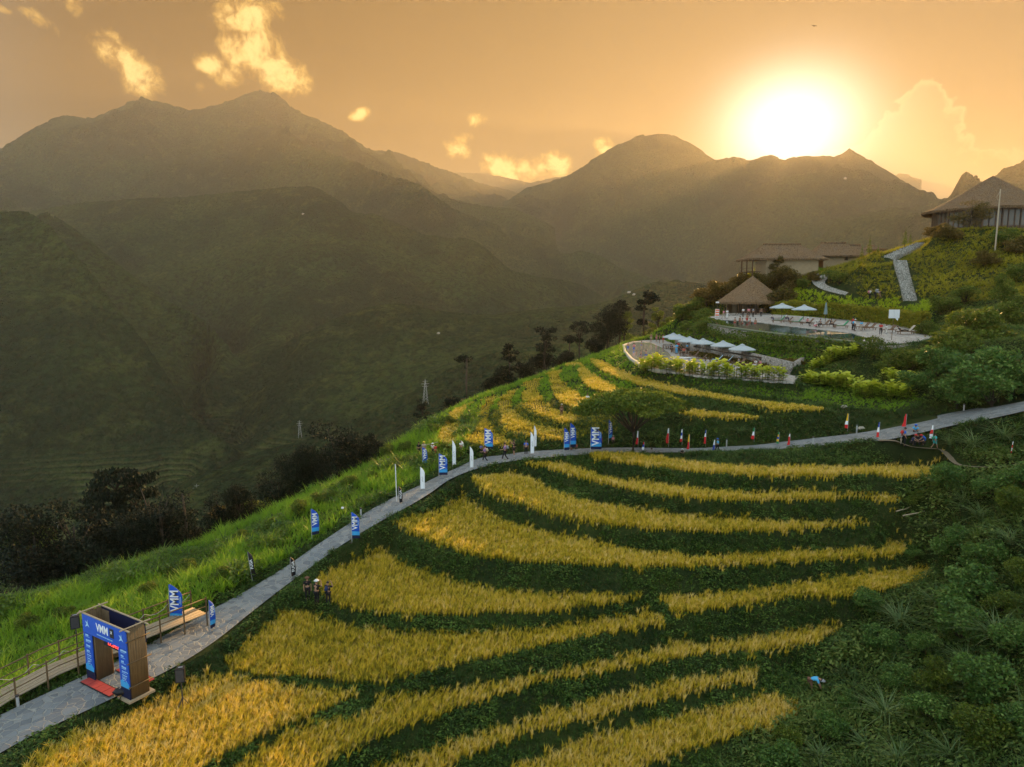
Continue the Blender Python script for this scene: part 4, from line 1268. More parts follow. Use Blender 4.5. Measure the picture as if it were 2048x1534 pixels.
# ------------------------------------------------------------------ small mesh builder
class MB:
    def __init__(s): s.V = []; s.F = []

    def add(s, V, Fc, mtx=None):
        o = len(s.V)
        s.V += [tuple(mtx @ Vector(v)) if mtx else tuple(v) for v in V]
        s.F += [tuple(i + o for i in f) for f in Fc]
        return s

    def box(s, c, size, rz=0.0, mtx=None, taper=1.0):
        x, y, z = (q / 2 for q in size)
        V = [(-x, -y, -z), (x, -y, -z), (x, y, -z), (-x, y, -z), (-x * taper, -y * taper, z), (x * taper, -y * taper, z), (x * taper, y * taper, z), (-x * taper, y * taper, z)]
        m_ = Matrix.Translation(Vector(c)) @ Matrix.Rotation(rz, 4, 'Z')
        if mtx is not None: m_ = mtx @ m_
        return s.add(V, [(3, 2, 1, 0), (4, 5, 6, 7), (0, 1, 5, 4), (1, 2, 6, 5), (2, 3, 7, 6), (3, 0, 4, 7)], m_)

    def beam(s, a, b, w, h):
        a, b = Vector(a), Vector(b); d = b - a; L = d.length
        q = d.to_track_quat('X', 'Z').to_matrix().to_4x4()
        return s.box((0, 0, 0), (L, w, h), mtx=Matrix.Translation((a + b) / 2) @ q)

    def tube(s, pts, rad, n=6, cap=True):
        pts = [Vector(p) for p in pts]
        if not isinstance(rad, (list, tuple)): rad = [rad] * len(pts)
        o = len(s.V)
        for i, p in enumerate(pts):
            d = (pts[min(len(pts) - 1, i + 1)] - pts[max(0, i - 1)])
            if d.length < 1e-6: d = Vector((0, 0, 1))
            q = d.to_track_quat('Z', 'X')
            for k in range(n):
                a = 2 * math.pi * k / n
                s.V.append(tuple(p + q @ Vector((math.cos(a) * rad[i], math.sin(a) * rad[i], 0))))
        for i in range(len(pts) - 1):
            for k in range(n):
                k2 = (k + 1) % n
                s.F.append((o + i * n + k, o + i * n + k2, o + (i + 1) * n + k2, o + (i + 1) * n + k))
        if cap:
            s.F.append(tuple(o + k for k in range(n))[::-1]); e = o + (len(pts) - 1) * n
            s.F.append(tuple(e + k for k in range(n)))
        return s

    def lathe(s, prof, n=24, c=(0, 0, 0), rx=1.0, ry=1.0, jit=0.0):
        o = len(s.V); g = random.Random(5)
        for r, z in prof:
            for k in range(n):
                a = 2 * math.pi * k / n; j = 1 + g.uniform(-jit, jit)
                s.V.append((c[0] + math.cos(a) * r * rx * j, c[1] + math.sin(a) * r * ry * j, c[2] + z + g.uniform(-jit, jit) * r * .3))
        for i in range(len(prof) - 1):
            for k in range(n):
                k2 = (k + 1) % n
                s.F.append((o + i * n + k, o + i * n + k2, o + (i + 1) * n + k2, o + (i + 1) * n + k))
        return s

    def plate(s, pts, nrm, th):
        """thin plate: outline pts, extruded by th along nrm"""
        nrm = Vector(nrm).normalized() * th; n = len(pts); o = len(s.V)
        s.V += [tuple(Vector(p)) for p in pts] + [tuple(Vector(p) + nrm) for p in pts]
        s.F.append(tuple(o + i for i in range(n))[::-1]); s.F.append(tuple(o + n + i for i in range(n)))
        for i in range(n): s.F.append((o + i, o + (i + 1) % n, o + n + (i + 1) % n, o + n + i))
        return s

    def mesh(s, name, material, smooth=False):
        me = bpy.data.meshes.new(name); me.from_pydata(s.V, [], s.F)
        me.materials.append(material)
        if smooth: me.polygons.foreach_set('use_smooth', [True] * len(me.polygons))
        me.update(); return me

    def build(s, name, material, parent=None, smooth=False, loc=None):
        return link(name, s.mesh(name, material, smooth), parent, loc)


def bambooish(name, c0, c1, sc=(14, 14, 1.2)):
    def f(T):
        p = T.new('ShaderNodeTexCoord').outputs['Object']
        n = T.noise(T.vm('MULTIPLY', p, sc), 1.0, 4, .6); n2 = T.noise(p, 3.0, 3)
        c = T.mix(n, c0, c1); c = T.mix(T.m('MULTIPLY', n2, .35), c, tuple(x * .5 for x in c0))
        return pbr(T, c, .6, n, .4, .01)
    return mat(name, f)


def thatch(T):
    p = T.new('ShaderNodeNewGeometry').outputs['Position']
    n = T.noise(T.vm('MULTIPLY', p, (5.5, 5.5, 3.0)), 1.0, 5, .75); n2 = T.noise(p, .8, 3); v = T.vor(T.vm('MULTIPLY', p, (6, 6, 3.5)), 1.0)
    c = T.mix(T.sm(n, .3, .7), (0.060, 0.036, 0.020), (0.30, 0.19, 0.105))
    c = T.mix(T.sm(n2, .4, .7, 0, .45), c, (0.16, 0.12, 0.085))
    return pbr(T, c, .95, T.m('ADD', n, T.m('MULTIPLY', v, -.6)), 1.0, .12, spec=.05)


def plaster(T):
    p = T.new('ShaderNodeNewGeometry').outputs['Position']
    n = T.noise(p, 1.5, 4); ed = T.vor(p, 2.6, 'DISTANCE_TO_EDGE')
    c = T.mix(n, (0.32, 0.23, 0.13), (0.48, 0.36, 0.22)); c = T.mix(T.sm(ed, .0, .05, .5, 0), c, (.22, .19, .15))
    return pbr(T, c, .9, ed, .4, .03)


def glassy(T):
    return pbr(T, (0.10, 0.082, 0.06), .25, spec=.6)


M['thatch'] = mat('thatch', thatch); M['plaster'] = mat('rubble_plaster', plaster)
M['bamboo'] = bambooish('bamboo_poles', (0.07, 0.042, 0.020), (0.24, 0.16, 0.075))
M['bamboo_pale'] = bambooish('pale_bamboo', (0.30, 0.23, 0.15), (0.52, 0.42, 0.29))
M['timber'] = plain('dark_timber', (0.085, 0.050, 0.032), .7, .35, 4)
M['timber_mid'] = plain('lounger_timber', (0.16, 0.095, 0.06), .7, .25, 4)
M['glass'] = mat('window_glass', glassy)
M['shade'] = plain('dark_interior', (0.03, 0.024, 0.02), .9)
M['canvas'] = plain('parasol_canvas', (0.40, 0.44, 0.46), .8, .08, 3)
M['canvas_dark'] = plain('folded_canvas', (0.16, 0.22, 0.22), .8, .1, 3)
M['metal'] = plain('dark_metal', (0.05, 0.05, 0.055), .4, .2)
M['grey'] = plain('grey_metal', (0.42, 0.42, 0.42), .5, .1)
M['black'] = plain('black_plastic', (0.012, 0.012, 0.016), .45, .2)
M['blue'] = plain('flag_blue', (0.010, 0.085, 0.52), .55, .10, 2)
M['cyan'] = plain('flag_cyan', (0.05, 0.36, 0.75), .55, .15, 3)
M['navy'] = plain('flag_navy', (0.008, 0.012, 0.05), .6, .2)
M['ink'] = plain('white_print', (0.85, 0.87, 0.90), .6, .03)
M['ftxt'] = plain('pale_print', (0.35, 0.60, 0.85), .6, .03)
M['red'] = plain('cloth_red', (0.62, 0.018, 0.022), .7); M['yellow'] = plain('cloth_yellow', (0.80, 0.48, 0.02), .7)
M['green'] = plain('cloth_green', (0.01, 0.22, 0.07), .7); M['fblue'] = plain('cloth_blue', (0.015, 0.06, 0.42), .7)
M['mat_red'] = plain('mat_red', (0.42, 0.055, 0.045), .7, .2); M['beige'] = plain('concrete', (0.42, 0.37, 0.30), .9, .2)
M['led'] = mat('red_digits', lambda T: (lambda e: (T.put(e.inputs['Color'], (1.0, 0.06, 0.04, 1)), T.put(e.inputs['Strength'], 1.6), e.outputs[0])[-1])(T.new('ShaderNodeEmission')))

_txt = {}
def text_mesh(s, size, material, spacing=1.0, xs=1.0):
    key = (s, size, material.name, spacing, xs)
    if key in _txt: return _txt[key]
    cu = bpy.data.curves.new('lettering', 'FONT'); cu.body = s; cu.size = size; cu.align_x = 'CENTER'; cu.align_y = 'CENTER'
    cu.extrude = 0.004; cu.offset = size * .018; cu.space_character = spacing; cu.resolution_u = 2
    ob = bpy.data.objects.new('lettering', cu); COL.objects.link(ob)
    bpy.context.view_layer.update()
    me = bpy.data.meshes.new_from_object(ob.evaluated_get(bpy.context.evaluated_depsgraph_get()))
    bpy.data.objects.remove(ob); me.materials.clear(); me.materials.append(material)
    if xs != 1.0:
        for v in me.vertices: v.co.x *= xs
    me.name = 'lettering'
    _txt[key] = me
    return me


def text(s, size, material, parent, mtx, name='lettering', **kw):
    o = link(name, text_mesh(s, size, material, **kw), parent); o.matrix_local = mtx; return o


def basis(right, up, origin):
    r_ = Vector(right).normalized(); u_ = Vector(up).normalized(); n = r_.cross(u_)
    return Matrix(((r_.x, u_.x, n.x, origin[0]), (r_.y, u_.y, n.y, origin[1]), (r_.z, u_.z, n.z, origin[2]), (0, 0, 0, 1)))


def ground_at(u, v, dmin=24):
    """the ground seen at a pixel, road surface included"""
    p = hit(u, v, dmin)
    return p


def onz(x, y): return float(gh(x, y))


# ------------------------------------------------------------------ finish arch over the road
def build_arch():
    A0 = PZ(178, 1352, -19.25); B0 = PZ(262, 1398, -19.35)      # feet of the blue front, left and right
    right = (B0 - A0); right.z = 0; W = right.length; right.normalize()
    back = Vector((-right.y, right.x, 0))
    if back.y < 0: back = -back
    rz = math.atan2(right.y, right.x)
    root = empty('finish_arch', (A0 + B0) / 2 + Vector((0, 0, -.15)), rz, 'bamboo finish arch across the road with a blue printed front', 'arch')
    Hh, hw, dep, leg = 3.55, W / 2 + .06, .9, .72
    for sx, x0 in ((-1, -hw), (1, hw - .10)):       # poles: outer side skins
        b = MB()
        for i in range(17):
            y = .08 + (dep - .16) * i / 16
            b.tube([(x0 + .05, y, .02), (x0 + .05, y + random.uniform(-.01, .01), Hh + random.uniform(-.03, .05))], .055, 6)
        for z in (.7, 1.9, 3.0): b.tube([(x0 + .05 + sx * .07, -.1, z), (x0 + .05 + sx * .07, dep + .2, z)], .03, 5)
        b.build('side_wall', M['bamboo'], root, True)
        b = MB()
        xi = -hw + leg if sx < 0 else hw - leg
        for i in range(17):
            y = .08 + (dep - .16) * i / 16
            b.tube([(xi, y, .02), (xi, y, Hh - .95)], .052, 6)
        b.build('inner_wall', M['bamboo'], root, True)
        b = MB()
        for i in range(6): b.tube([((-hw if sx < 0 else hw - leg) + .07 + i * leg / 6, dep - .03, .02), ((-hw if sx < 0 else hw - leg) + .07 + i * leg / 6, dep - .03, Hh - .1)], .055, 6)
        b.build('back_wall', M['bamboo'], root, True)
        b = MB(); b.box(((-hw + leg / 2) * (1 if sx < 0 else -1), dep / 2, .03), (leg + .3, dep + .4, .10)); b.build('foot_platform', M['bamboo_pale'], root)
        # blue printed panel up the leg
        xa = -hw if sx < 0 else hw - leg
        b = MB(); b.box((xa + leg / 2, -.035, .75 + (Hh - 1.75) / 2), (leg, .05, Hh - 1.75)); pn = b.build('leg_panel', M['blue'], root)
        b = MB(); b.plate([(xa + .01, -.070, .62), (xa + leg - .01, -.070, .62), (xa + leg - .01, -.070, .82), (xa + leg * .7, -.070, .98), (xa + leg * .5, -.070, .88), (xa + leg * .3, -.070, 1.02), (xa + .01, -.070, .90)], (0, 1, 0), .01); b.build('peaks_print', M['cyan'], pn)
        b = MB(); b.box((xa + leg / 2, -.035, .38), (leg, .05, .74)); b.build('base_panel', M['navy'], pn)
        g = random.Random(4 + sx); pb = MB()
        for row, z in enumerate((2.50, 2.22, 1.94, 1.66, 1.44, 1.24, 1.08)):
            n = g.choice((2, 3, 4)); hh = .085 if row < 4 else .045
            x = xa + leg * .28
            for i in range(n):
                w = g.uniform(.07, .12)
                pb.box((x + w / 2, -.068, z + g.uniform(-.01, .01)), (w, .01, hh)); x += w + .025
            pb.box((xa + leg * .5, -.068, z - .09), (leg * .5, .01, .014))
        pb.build('small_print', M['ftxt'], pn)
    b = MB(); b.box((0, -.04, Hh - .48), (2 * hw, .05, .96)); hd = b.build('header_panel', M['blue'], root)
    b = MB(); b.box((0, dep, Hh - .48), (2 * hw, .05, .96)); b.build('rear_panel', M['navy'], root)
    b = MB()
    for y in (-.04, dep): b.tube([(-hw - .25, y, Hh + .04), (hw + .3, y, Hh + .04)], .04, 6)
    for x in (-hw + .05, hw - .05): b.tube([(x, -.3, Hh + .1), (x, dep + .3, Hh + .1)], .04, 6)
    b.build('top_frame', M['bamboo_pale'], root)
    text('VMM', .58, M['ink'], hd, basis((1, 0, 0), (0, 0, 1), (-.12, -.072, Hh - .42)), xs=.82)
    text('VIETNAM MOUNTAIN MARATHON', .085, M['ftxt'], hd, basis((1, 0, 0), (0, 0, 1), (.05, -.072, Hh - .78)))
    b = MB(); b.box((.70, -.075, Hh - .40), (.34, .012, .46)); lg = b.build('badge', M['black'], hd)
    text('X', .20, M['ink'], lg, basis((1, 0, 0), (0, 0, 1), (.70, -.09, Hh - .36)))
    for x in (-hw + .42, hw - .42):
        b = MB(); b.plate([(x - .16, -.075, Hh - .62), (x - .02, -.075, Hh - .44), (x - .12, -.075, Hh - .30), (x + .02, -.075, Hh - .36), (x + .07, -.075, Hh - .22), (x + .09, -.075, Hh - .42), (x + .20, -.075, Hh - .58), (x + .06, -.075, Hh - .52)], (0, -1, 0), .008); b.build('runner_emblem', M['ftxt'], hd)
    root2 = empty('race_clock', root.location + root.rotation_euler.to_matrix() @ Vector((.12, .30, Hh - 1.26)), rz, 'black race clock with red digits hanging inside the arch', 'clock')
    b = MB(); b.box((0, 0, 0), (1.5, .12, .42)); b.build('housing', M['black'], root2)
    text('17:24:51', .34, M['led'], root2, basis((1, 0, 0), (0, 0, 1), (.16, -.068, 0)), name='digits')
    for x in (-.6, .6): MB().tube([(x, 0, .2), (x, 0, .75)], .012, 4).build('hanger', M['metal'], root2)
    return root, right, back


arch, AR, AB = build_arch()


def mats_row(p0, lab):
    rz = math.atan2(AR.y, AR.x)
    for i in range(4):
        c = p0 + AR * (i - 1.5) * .63
        r_ = empty('timing_mat', c + Vector((0, 0, .055)), rz, None, None)
        tag(r_, lab[i], 'mat', 'red timing mats under the arch')
        MB().box((0, 0, .012), (.60, .52, .035)).build('pad', M['mat_red'], r_)
        MB().box((0, -.275, .008), (.60, .05, .025)).box((0, .275, .008), (.60, .05, .025)).build('ramp_edge', M['black'], r_)


ac = Vector(arch.location); ac.z = -19.37
mats_row(PZ(200, 1376, -19.36) + Vector((0, 0, .02)), ['red timing mat in front of the arch, against its left foot', 'second red timing mat from the left in front of the arch', 'third red timing mat from the left in front of the arch', 'red timing mat in front of the arch, against the black bag'])
mats_row(ac + AB * 1.30 + Vector((0, 0, .02)), ['red timing mat behind the arch, farthest left', 'red timing mat behind the arch, second from the left', 'red timing mat behind the arch, third from the left', 'red timing mat behind the arch, farthest right'])


def speaker(u, v, D, h, rz, lab):
    p = PD(u, v, D); z = onz(p.x, p.y)
    r_ = empty('loudspeaker', (p.x, p.y, z), rz, lab, 'loudspeaker', 'loudspeakers on stands')
    b = MB(); b.tube([(0, 0, .0), (0, 0, h)], .028, 8); b.build('pole', M['metal'], r_)
    for k in range(3):
        a = k * 2.09; MB().tube([(0, 0, .75), (math.cos(a) * .5, math.sin(a) * .5, .02)], .018, 6).build('leg', M['metal'], r_)
    b = MB(); b.plate([(-.22, -.20, h), (.22, -.20, h), (.16, .20, h), (-.16, .20, h)], (0, 0, 1), .68); cb = b.build('cabinet', M['black'], r_)
    MB().box((0, -.206, h + .34), (.36, .02, .60)).build('grille', M['metal'], cb)
    MB().tube([(-.1, 0, h + .70), (.1, 0, h + .70)], .02, 6).build('handle', M['grey'], cb)


speaker(158, 1330, 37.2, 2.0, .5, 'black loudspeaker on a stand left of the arch above the bamboo walkway')
speaker(364, 1385, 34.2, 1.6, .2, 'black loudspeaker on a stand right of the arch in the rice')
p = PZ(246, 1387, -19.3)
bag = empty('sandbag', p, .4, 'black bag lying at the front right foot of the arch', 'bag')
MB().lathe([(0, .02), (.30, .03), (.40, .14), (.33, .26), (.10, .30), (0, .30)], 12, rx=1.15, ry=.7, jit=.05).build('sack', M['black'], bag, True)
MB().tube([(-.15, 0, .28), (0, 0, .38), (.15, 0, .28)], .018, 5).build('handle', M['grey'], bag)

# ------------------------------------------------------------------ bamboo walkway with railings left of the road
WK = [((-120, 1470), -19.6), ((0, 1396), -19.3), ((105, 1341), -19.0), ((205, 1300), -18.95), ((300, 1262), -18.9), ((398, 1222), -18.9)]
wk = [PZ(a, b, z) for (a, b), z in WK]
wroot = empty('bamboo_walkway', wk[2], 0, 'pale bamboo walkway with railings running beside the road behind the arch', 'walkway')
def rel(P_, o): return [p - Vector(o) for p in P_]
wr_ = rel(wk, wroot.location)
b = MB()
for k in range(9):
    off = -.62 + k * .155
    q = offs(wr_, off); b.tube([p + Vector((0, 0, .02 + .012 * (k % 2))) for p in q], .065, 6)
b.build('deck', M['bamboo_pale'], wroot, True)
for side in (-.78, .78):
    q = offs(wr_, side)
    b = MB(); b.tube([p + Vector((0, 0, 1.0)) for p in q], .04, 6); b.tube([p + Vector((0, 0, .52)) for p in q], .03, 6)
    b.build('rail', M['bamboo'], wroot, True)
    L = [(q[i + 1] - q[i]).length for i in range(len(q) - 1)]; tot = sum(L)
    n = 9
    for i in range(n + 1):
        d = tot * i / n; j = 0
        while j < len(L) - 1 and d > L[j]: d -= L[j]; j += 1
        p = q[j].lerp(q[j + 1], min(1, d / L[j]))
        MB().tube([p + Vector((0, 0, -.9)), p + Vector((0, 0, 1.08))], .045, 6).build('post', M['bamboo'], wroot)
    if side > 0:
        b = MB()
        for i in range(n):
            t0, t1 = i / n, (i + 1) / n
            pa, pb = q[0].lerp(q[-1], t0), q[0].lerp(q[-1], t1)
            b.tube([pa.lerp(pb, t) + Vector((0, 0, .9 - 1.2 * t * (1 - t))) for t in (0, .25, .5, .75, 1)], .012, 4)
        b.build('slack_rope', M['grey'], wroot)
# tilted board shelter behind the arch
p = PD(243, 1328, 37.5); p.z = -19.2
cr = empty('wooden_crate', p, .5, 'small tilted wooden board box behind the arch', 'box')
MB().box((0, 0, .25), (.9, .6, .06), rz=.2).box((0, .3, .12), (.9, .05, .3)).build('board', M['bamboo_pale'], cr)
MB().box((0, -.1, .10), (.7, .5, .16)).build('base', M['bamboo'], cr)

# ------------------------------------------------------------------ lamp bollards beside the road
def bollard(u, v, lab, h=.62):
    p = hit(u, v)
    r_ = empty('bollard_light', p, 0, lab, 'bollard', 'lamp bollards along the road')
    MB().tube([(0, 0, -.1), (0, 0, h)], .065, 8).build('post', M['grey'], r_)
    MB().lathe([(0, h + .09), (.085, h + .08), (.085, h), (0, h)], 10).build('cap', M['metal'], r_)


for u, v, l in ((37, 1418, 'grey lamp bollard nearest the camera at lower left'), (507, 1152, 'grey lamp bollard beside the black flag on the grass side'), (722, 1033, 'grey lamp bollard just above the tall blue flag'), (1453, 893, 'grey lamp bollard right of the runner in blue'),
                (1713, 868, 'grey lamp bollard right of the yellow white and red flag'), (1626, 892, 'tiny dark lamp bollard on the lower road edge'), (1927, 826, 'grey lamp bollard on the upper road near the right edge')):
    bollard(u, v, l, .62 if u < 1600 else .75)
pv = hit(693, 1035)
r_ = empty('path_lamp', pv, .4, 'small lamp on a short arm over the grass above the road', 'lamp')
MB().tube([(0, 0, 0), (0, 0, .8), (-.25, 0, .85)], .025, 6).build('post', M['bamboo_pale'], r_)
MB().lathe([(0, .86), (.09, .84), (.12, .74), (0, .72)], 10, (-.28, 0, 0)).build('lamp_shade', M['white'], r_)

# ------------------------------------------------------------------ feather flags
CAMR = Vector((1, 0, 0))


def cloth_strip(outline_fn, n, wave, face):
    """panel with n rows; outline_fn(t)->(x0,x1) ; returns verts, faces (two sided, thick 1cm)"""
    V, Fc = [], []
    m_ = 4
    for i in range(n + 1):
        t = i / n; x0, x1 = outline_fn(t)
        for j in range(m_ + 1):
            s_ = j / m_; x = x0 + (x1 - x0) * s_
            V.append((x, wave * math.sin(3.1 * t * 2 + s_ * 2.4) * s_, t))
    w = m_ + 1
    for i in range(n):
        for j in range(m_): Fc.append((i * w + j, i * w + j + 1, (i + 1) * w + j + 1, (i + 1) * w + j))
    return V, Fc


def band(outline_fn, t0, t1, z0, z1, wave=.05, y=0.0, rows=8, th=.012):
    V, Fc = [], []
    m_ = 4; w = m_ + 1
    for sgn in (0, 1):
        for i in range(rows + 1):
            t = t0 + (t1 - t0) * i / rows; x0, x1 = outline_fn(t)
            for j in range(w):
                s_ = j / m_
                V.append((x0 + (x1 - x0) * s_, y + sgn * th + wave * math.sin(6.2 * t + s_ * 2.4) * s_, z0 + (z1 - z0) * t))
    N = (rows + 1) * w
    for i in range(rows):
        for j in range(m_):
            a = i * w + j
            Fc.append((a, a + 1, a + 1 + w, a + w)); Fc.append((N + a, N + a + w, N + a + w + 1, N + a + 1))
    for i in range(rows):
        for j in (0, m_):
            a = i * w + j
            Fc.append((a, a + w, N + a + w, N + a) if j == 0 else (a, N + a, N + a + w, a + w))
    b = MB(); b.add(V, Fc); return b


def feather(u, vb, vt, wpx, style, lab, lean=0.0, yaw=0.0, D=None, dirx=1, kw=''):
    p = hit(u, vb) if D is None else PD(u, vb, D)
    Dp = p.y * CP - p.z * SP
    h = (vb - vt) / F * Dp * 1.01; w = wpx / F * Dp / max(.25, math.cos(yaw))
    r_ = empty('feather_flag', p, yaw, lab, 'banner flag', {'vmm': 'blue feather flags along the course', 'white': 'white feather flags by the road bend', 'black': 'black feather flags'}[style])
    r_.rotation_euler = (0, lean, yaw)
    zb = h * .14
    ofn = lambda t: (0, w * (1 if t < .70 else max(.10, 1 - ((t - .70) / .30) ** 1.7 * .9))) if dirx > 0 else (-w * (1 if t < .70 else max(.10, 1 - ((t - .70) / .30) ** 1.7 * .9)), 0)
    b = MB(); b.tube([(0, .006, 0), (0, .006, h * .72), (dirx * w * .03, .006, h * .93), (dirx * w * .14, .006, h)], [.022, .018, .012, .008], 6); b.build('pole', M['grey'], r_)
    MB().box((0, 0, .02), (.45, .06, .04)).box((0, 0, .021), (.06, .45, .038)).build('foot', M['metal'], r_)
    cols = {'vmm': ('blue', 'cyan', 'navy'), 'white': ('ink',) * 3, 'black': ('black',) * 3}[style]
    fl = band(ofn, 0.27 if style == 'vmm' else 0, 1, zb, h, rows=14).build('banner', M[cols[0]], r_, True)
    if style == 'vmm':
        band(ofn, .12, .27, zb, h, rows=3).build('print_band', M[cols[1]], fl, True)
        band(ofn, 0, .12, zb, h, rows=3).build('base_band', M[cols[2]], fl, True)
        text('VMM', w * .92, M['ink'], fl, basis((0, 0, 1), (-1, 0, 0), (dirx * w * .46, -.045, zb + (h - zb) * .60)), xs=.86)
        text('MARATHON', w * .20, M['ftxt'], fl, basis((0, 0, 1), (-1, 0, 0), (dirx * w * .88, -.03, zb + (h - zb) * .52)))
    elif style == 'black':
        text(kw or 'FUGA', w * .85, M['ink'], fl, basis((0, 0, 1), (-1, 0, 0), (dirx * w * .5, -.045, zb + (h - zb) * .5)))
    else:
        MB().tube([(dirx * w * (.5 + .16 * math.sin(i * 1.7)), -.02, zb + (h - zb) * (.32 + i * .03)) for i in range(9)], .022, 4).build('grey_mark', M['grey'], fl)
    return r_


feather(341, 1262, 1167, 26, 'vmm', 'large blue feather flag behind the arch at the bamboo walkway', .02)
feather(421, 1268, 1198, 6, 'vmm', 'blue feather flag seen edge-on at the lower road edge near the arch', 0, 1.1)
feather(624, 1080, 1018, 13, 'vmm', 'narrow blue feather flag in the grass left of the road', 0, .5)
feather(704, 1086, 1024, 16, 'vmm', 'blue feather flag on the lower edge of the road above the black flags')
feather(845, 938, 894, 9, 'vmm', 'thin blue feather flag before the people in the shrubs', 0, .7)
feather(878, 957, 907, 17, 'vmm', 'blue feather flag left of the road bend behind the white flag')
feather(969, 906, 857, 17, 'vmm', 'blue feather flag in front of the left end of the upper terraces', 0, .1)
feather(1128, 908, 856, 11, 'vmm', 'left of two blue flags standing close together on the road', 0, .3)
feather(1140, 903, 846, 12, 'vmm', 'taller right one of two blue flags close together on the road', 0, .2)
feather(1181, 906, 855, 22, 'vmm', 'wide blue feather flag at the tip of the top rice terrace')
feather(1217, 890, 840, 8, 'vmm', 'narrow spotted blue flag beside the spreading tree', 0, .9)
feather(905, 938, 881, 7, 'white', 'white feather flag left of the road bend among shrubs')
feather(922, 905, 882, 5, 'white', 'small white feather flag behind the shrubs at the road bend', 0, .6)
feather(940, 942, 893, 7, 'white', 'white feather flag on the near edge of the road bend')
feather(841, 985, 934, 9, 'white', 'white feather flag on the near road edge left of the big blue flag')
feather(1061, 914, 864, 7, 'white', 'left of two white flags at the tip of the second terrace')
feather(1068, 900, 851, 5, 'white', 'right and higher of two white flags by the road')
feather(505, 1165, 1104, 9, 'black', 'black feather flag with white letters on the grass side of the road', -.12)
feather(583, 1160, 1113, 7, 'black', 'slim black feather flag on the far road edge', -.03, .8)
feather(799, 1012, 972, 6, 'black', 'short black flag under a tall white pole by the road', -.05, .7)
p = hit(797, 1008)
wp = empty('white_pole', p, 0, 'tall slim white pole above the short black flag', 'pole')
MB().tube([(-.15, .1, 0), (-.2, .1, 3.2)], .04, 6).build('shaft', M['white'], wp)
MB().box((-.2, .1, 3.2), (.1, .1, .06)).build('cap', M['grey'], wp)


# ------------------------------------------------------------------ national flags hanging from short poles
def hanging(u, vt, vb, cols, lab, w=.16):
    p = hit(u, vb)
    if p is None: return
    Dp = p.y * CP - p.z * SP; h = (vb - vt) / F * Dp * 1.02
    r_ = empty('hanging_flag', p, random.uniform(-.4, .4), lab, 'flag', 'national flags along the road')
    MB().tube([(0, 0, 0), (.02, 0, h)], .016, 5).build('pole', M['grey'], r_)
    n = len(cols); z1 = h; z0 = h * .20
    g = random.Random(u)
    wf_ = lambda t: w * (1.15 - .85 * t) * (1 + .12 * math.sin(t * 9 + u))
    for i, c in enumerate(cols):
        a, b_ = z1 - (z1 - z0) * i / n, z1 - (z1 - z0) * (i + 1) / n
        ta, tb = (a - z0) / (z1 - z0), (b_ - z0) / (z1 - z0)
        bm = MB(); seg = 3; V = []
        for k in range(seg + 1):
            z = b_ + (a - b_) * k / seg; t = tb + (ta - tb) * k / seg; ww = wf_(t)
            for q in range(8):
                an = q / 8 * 6.283
                V.append((-.02 - ww * .55 + math.cos(an) * ww * .62 * (1 + .3 * (q % 2)), math.sin(an) * ww * .35 * (1 + .35 * (q % 2)), z))
        Fc = [(k * 8 + q, k * 8 + (q + 1) % 8, (k + 1) * 8 + (q + 1) % 8, (k + 1) * 8 + q) for k in range(seg) for q in range(8)]
        Fc += [tuple(range(8))[::-1], tuple(seg * 8 + q for q in range(8))]
        bm.add(V, Fc); bm.build('cloth', M[c], r_, False)


W_, R_, B_, Y_, G_ = 'ink', 'red', 'fblue', 'yellow', 'green'
for a in ((1276, 862, 895, (W_, R_), 'limp white and red flag left of the taller white and red one'), (1288, 884, 903, (R_, B_, W_), 'short flag of red, blue and white near the top rice strip'),
          (1337, 857, 894, (W_, R_, R_), 'tall limp flag, white top with long red lower part'), (1364, 859, 890, (W_, B_, W_, R_), 'limp flag striped white, blue, white and red'),
          (1378, 869, 906, (Y_, Y_, R_, R_), 'yellow and red flag on the near edge of the road'), (1411, 861, 895, (B_, W_, R_, R_), 'limp flag, blue and white above red'), (1429, 880, 905, (W_, B_), 'small white and blue flag beside the runner in blue'),
          (1508, 856, 884, (G_, W_, R_), 'green, white and red flag above the road'), (1557, 865, 893, (G_, Y_, B_, Y_, G_), 'green, yellow and blue flag above the road'), (1579, 868, 895, (W_, R_, R_, R_), 'red flag with a white top on the road edge'),
          (1695, 828, 864, (Y_, Y_, W_, R_), 'yellow, white and red flag above the road'), (1757, 845, 882, (B_, W_, R_), 'blue, white and red flag on the road by the footpath'), (1811, 829, 860, (R_, R_), 'all red flag behind the resting group'),
          (1864, 860, 892, (W_, R_, W_), 'white and red flag beside the walker in turquoise')):
    hanging(*a, w=.20 if a[0] in (1337, 1508, 1811, 1864, 1695) else .15)

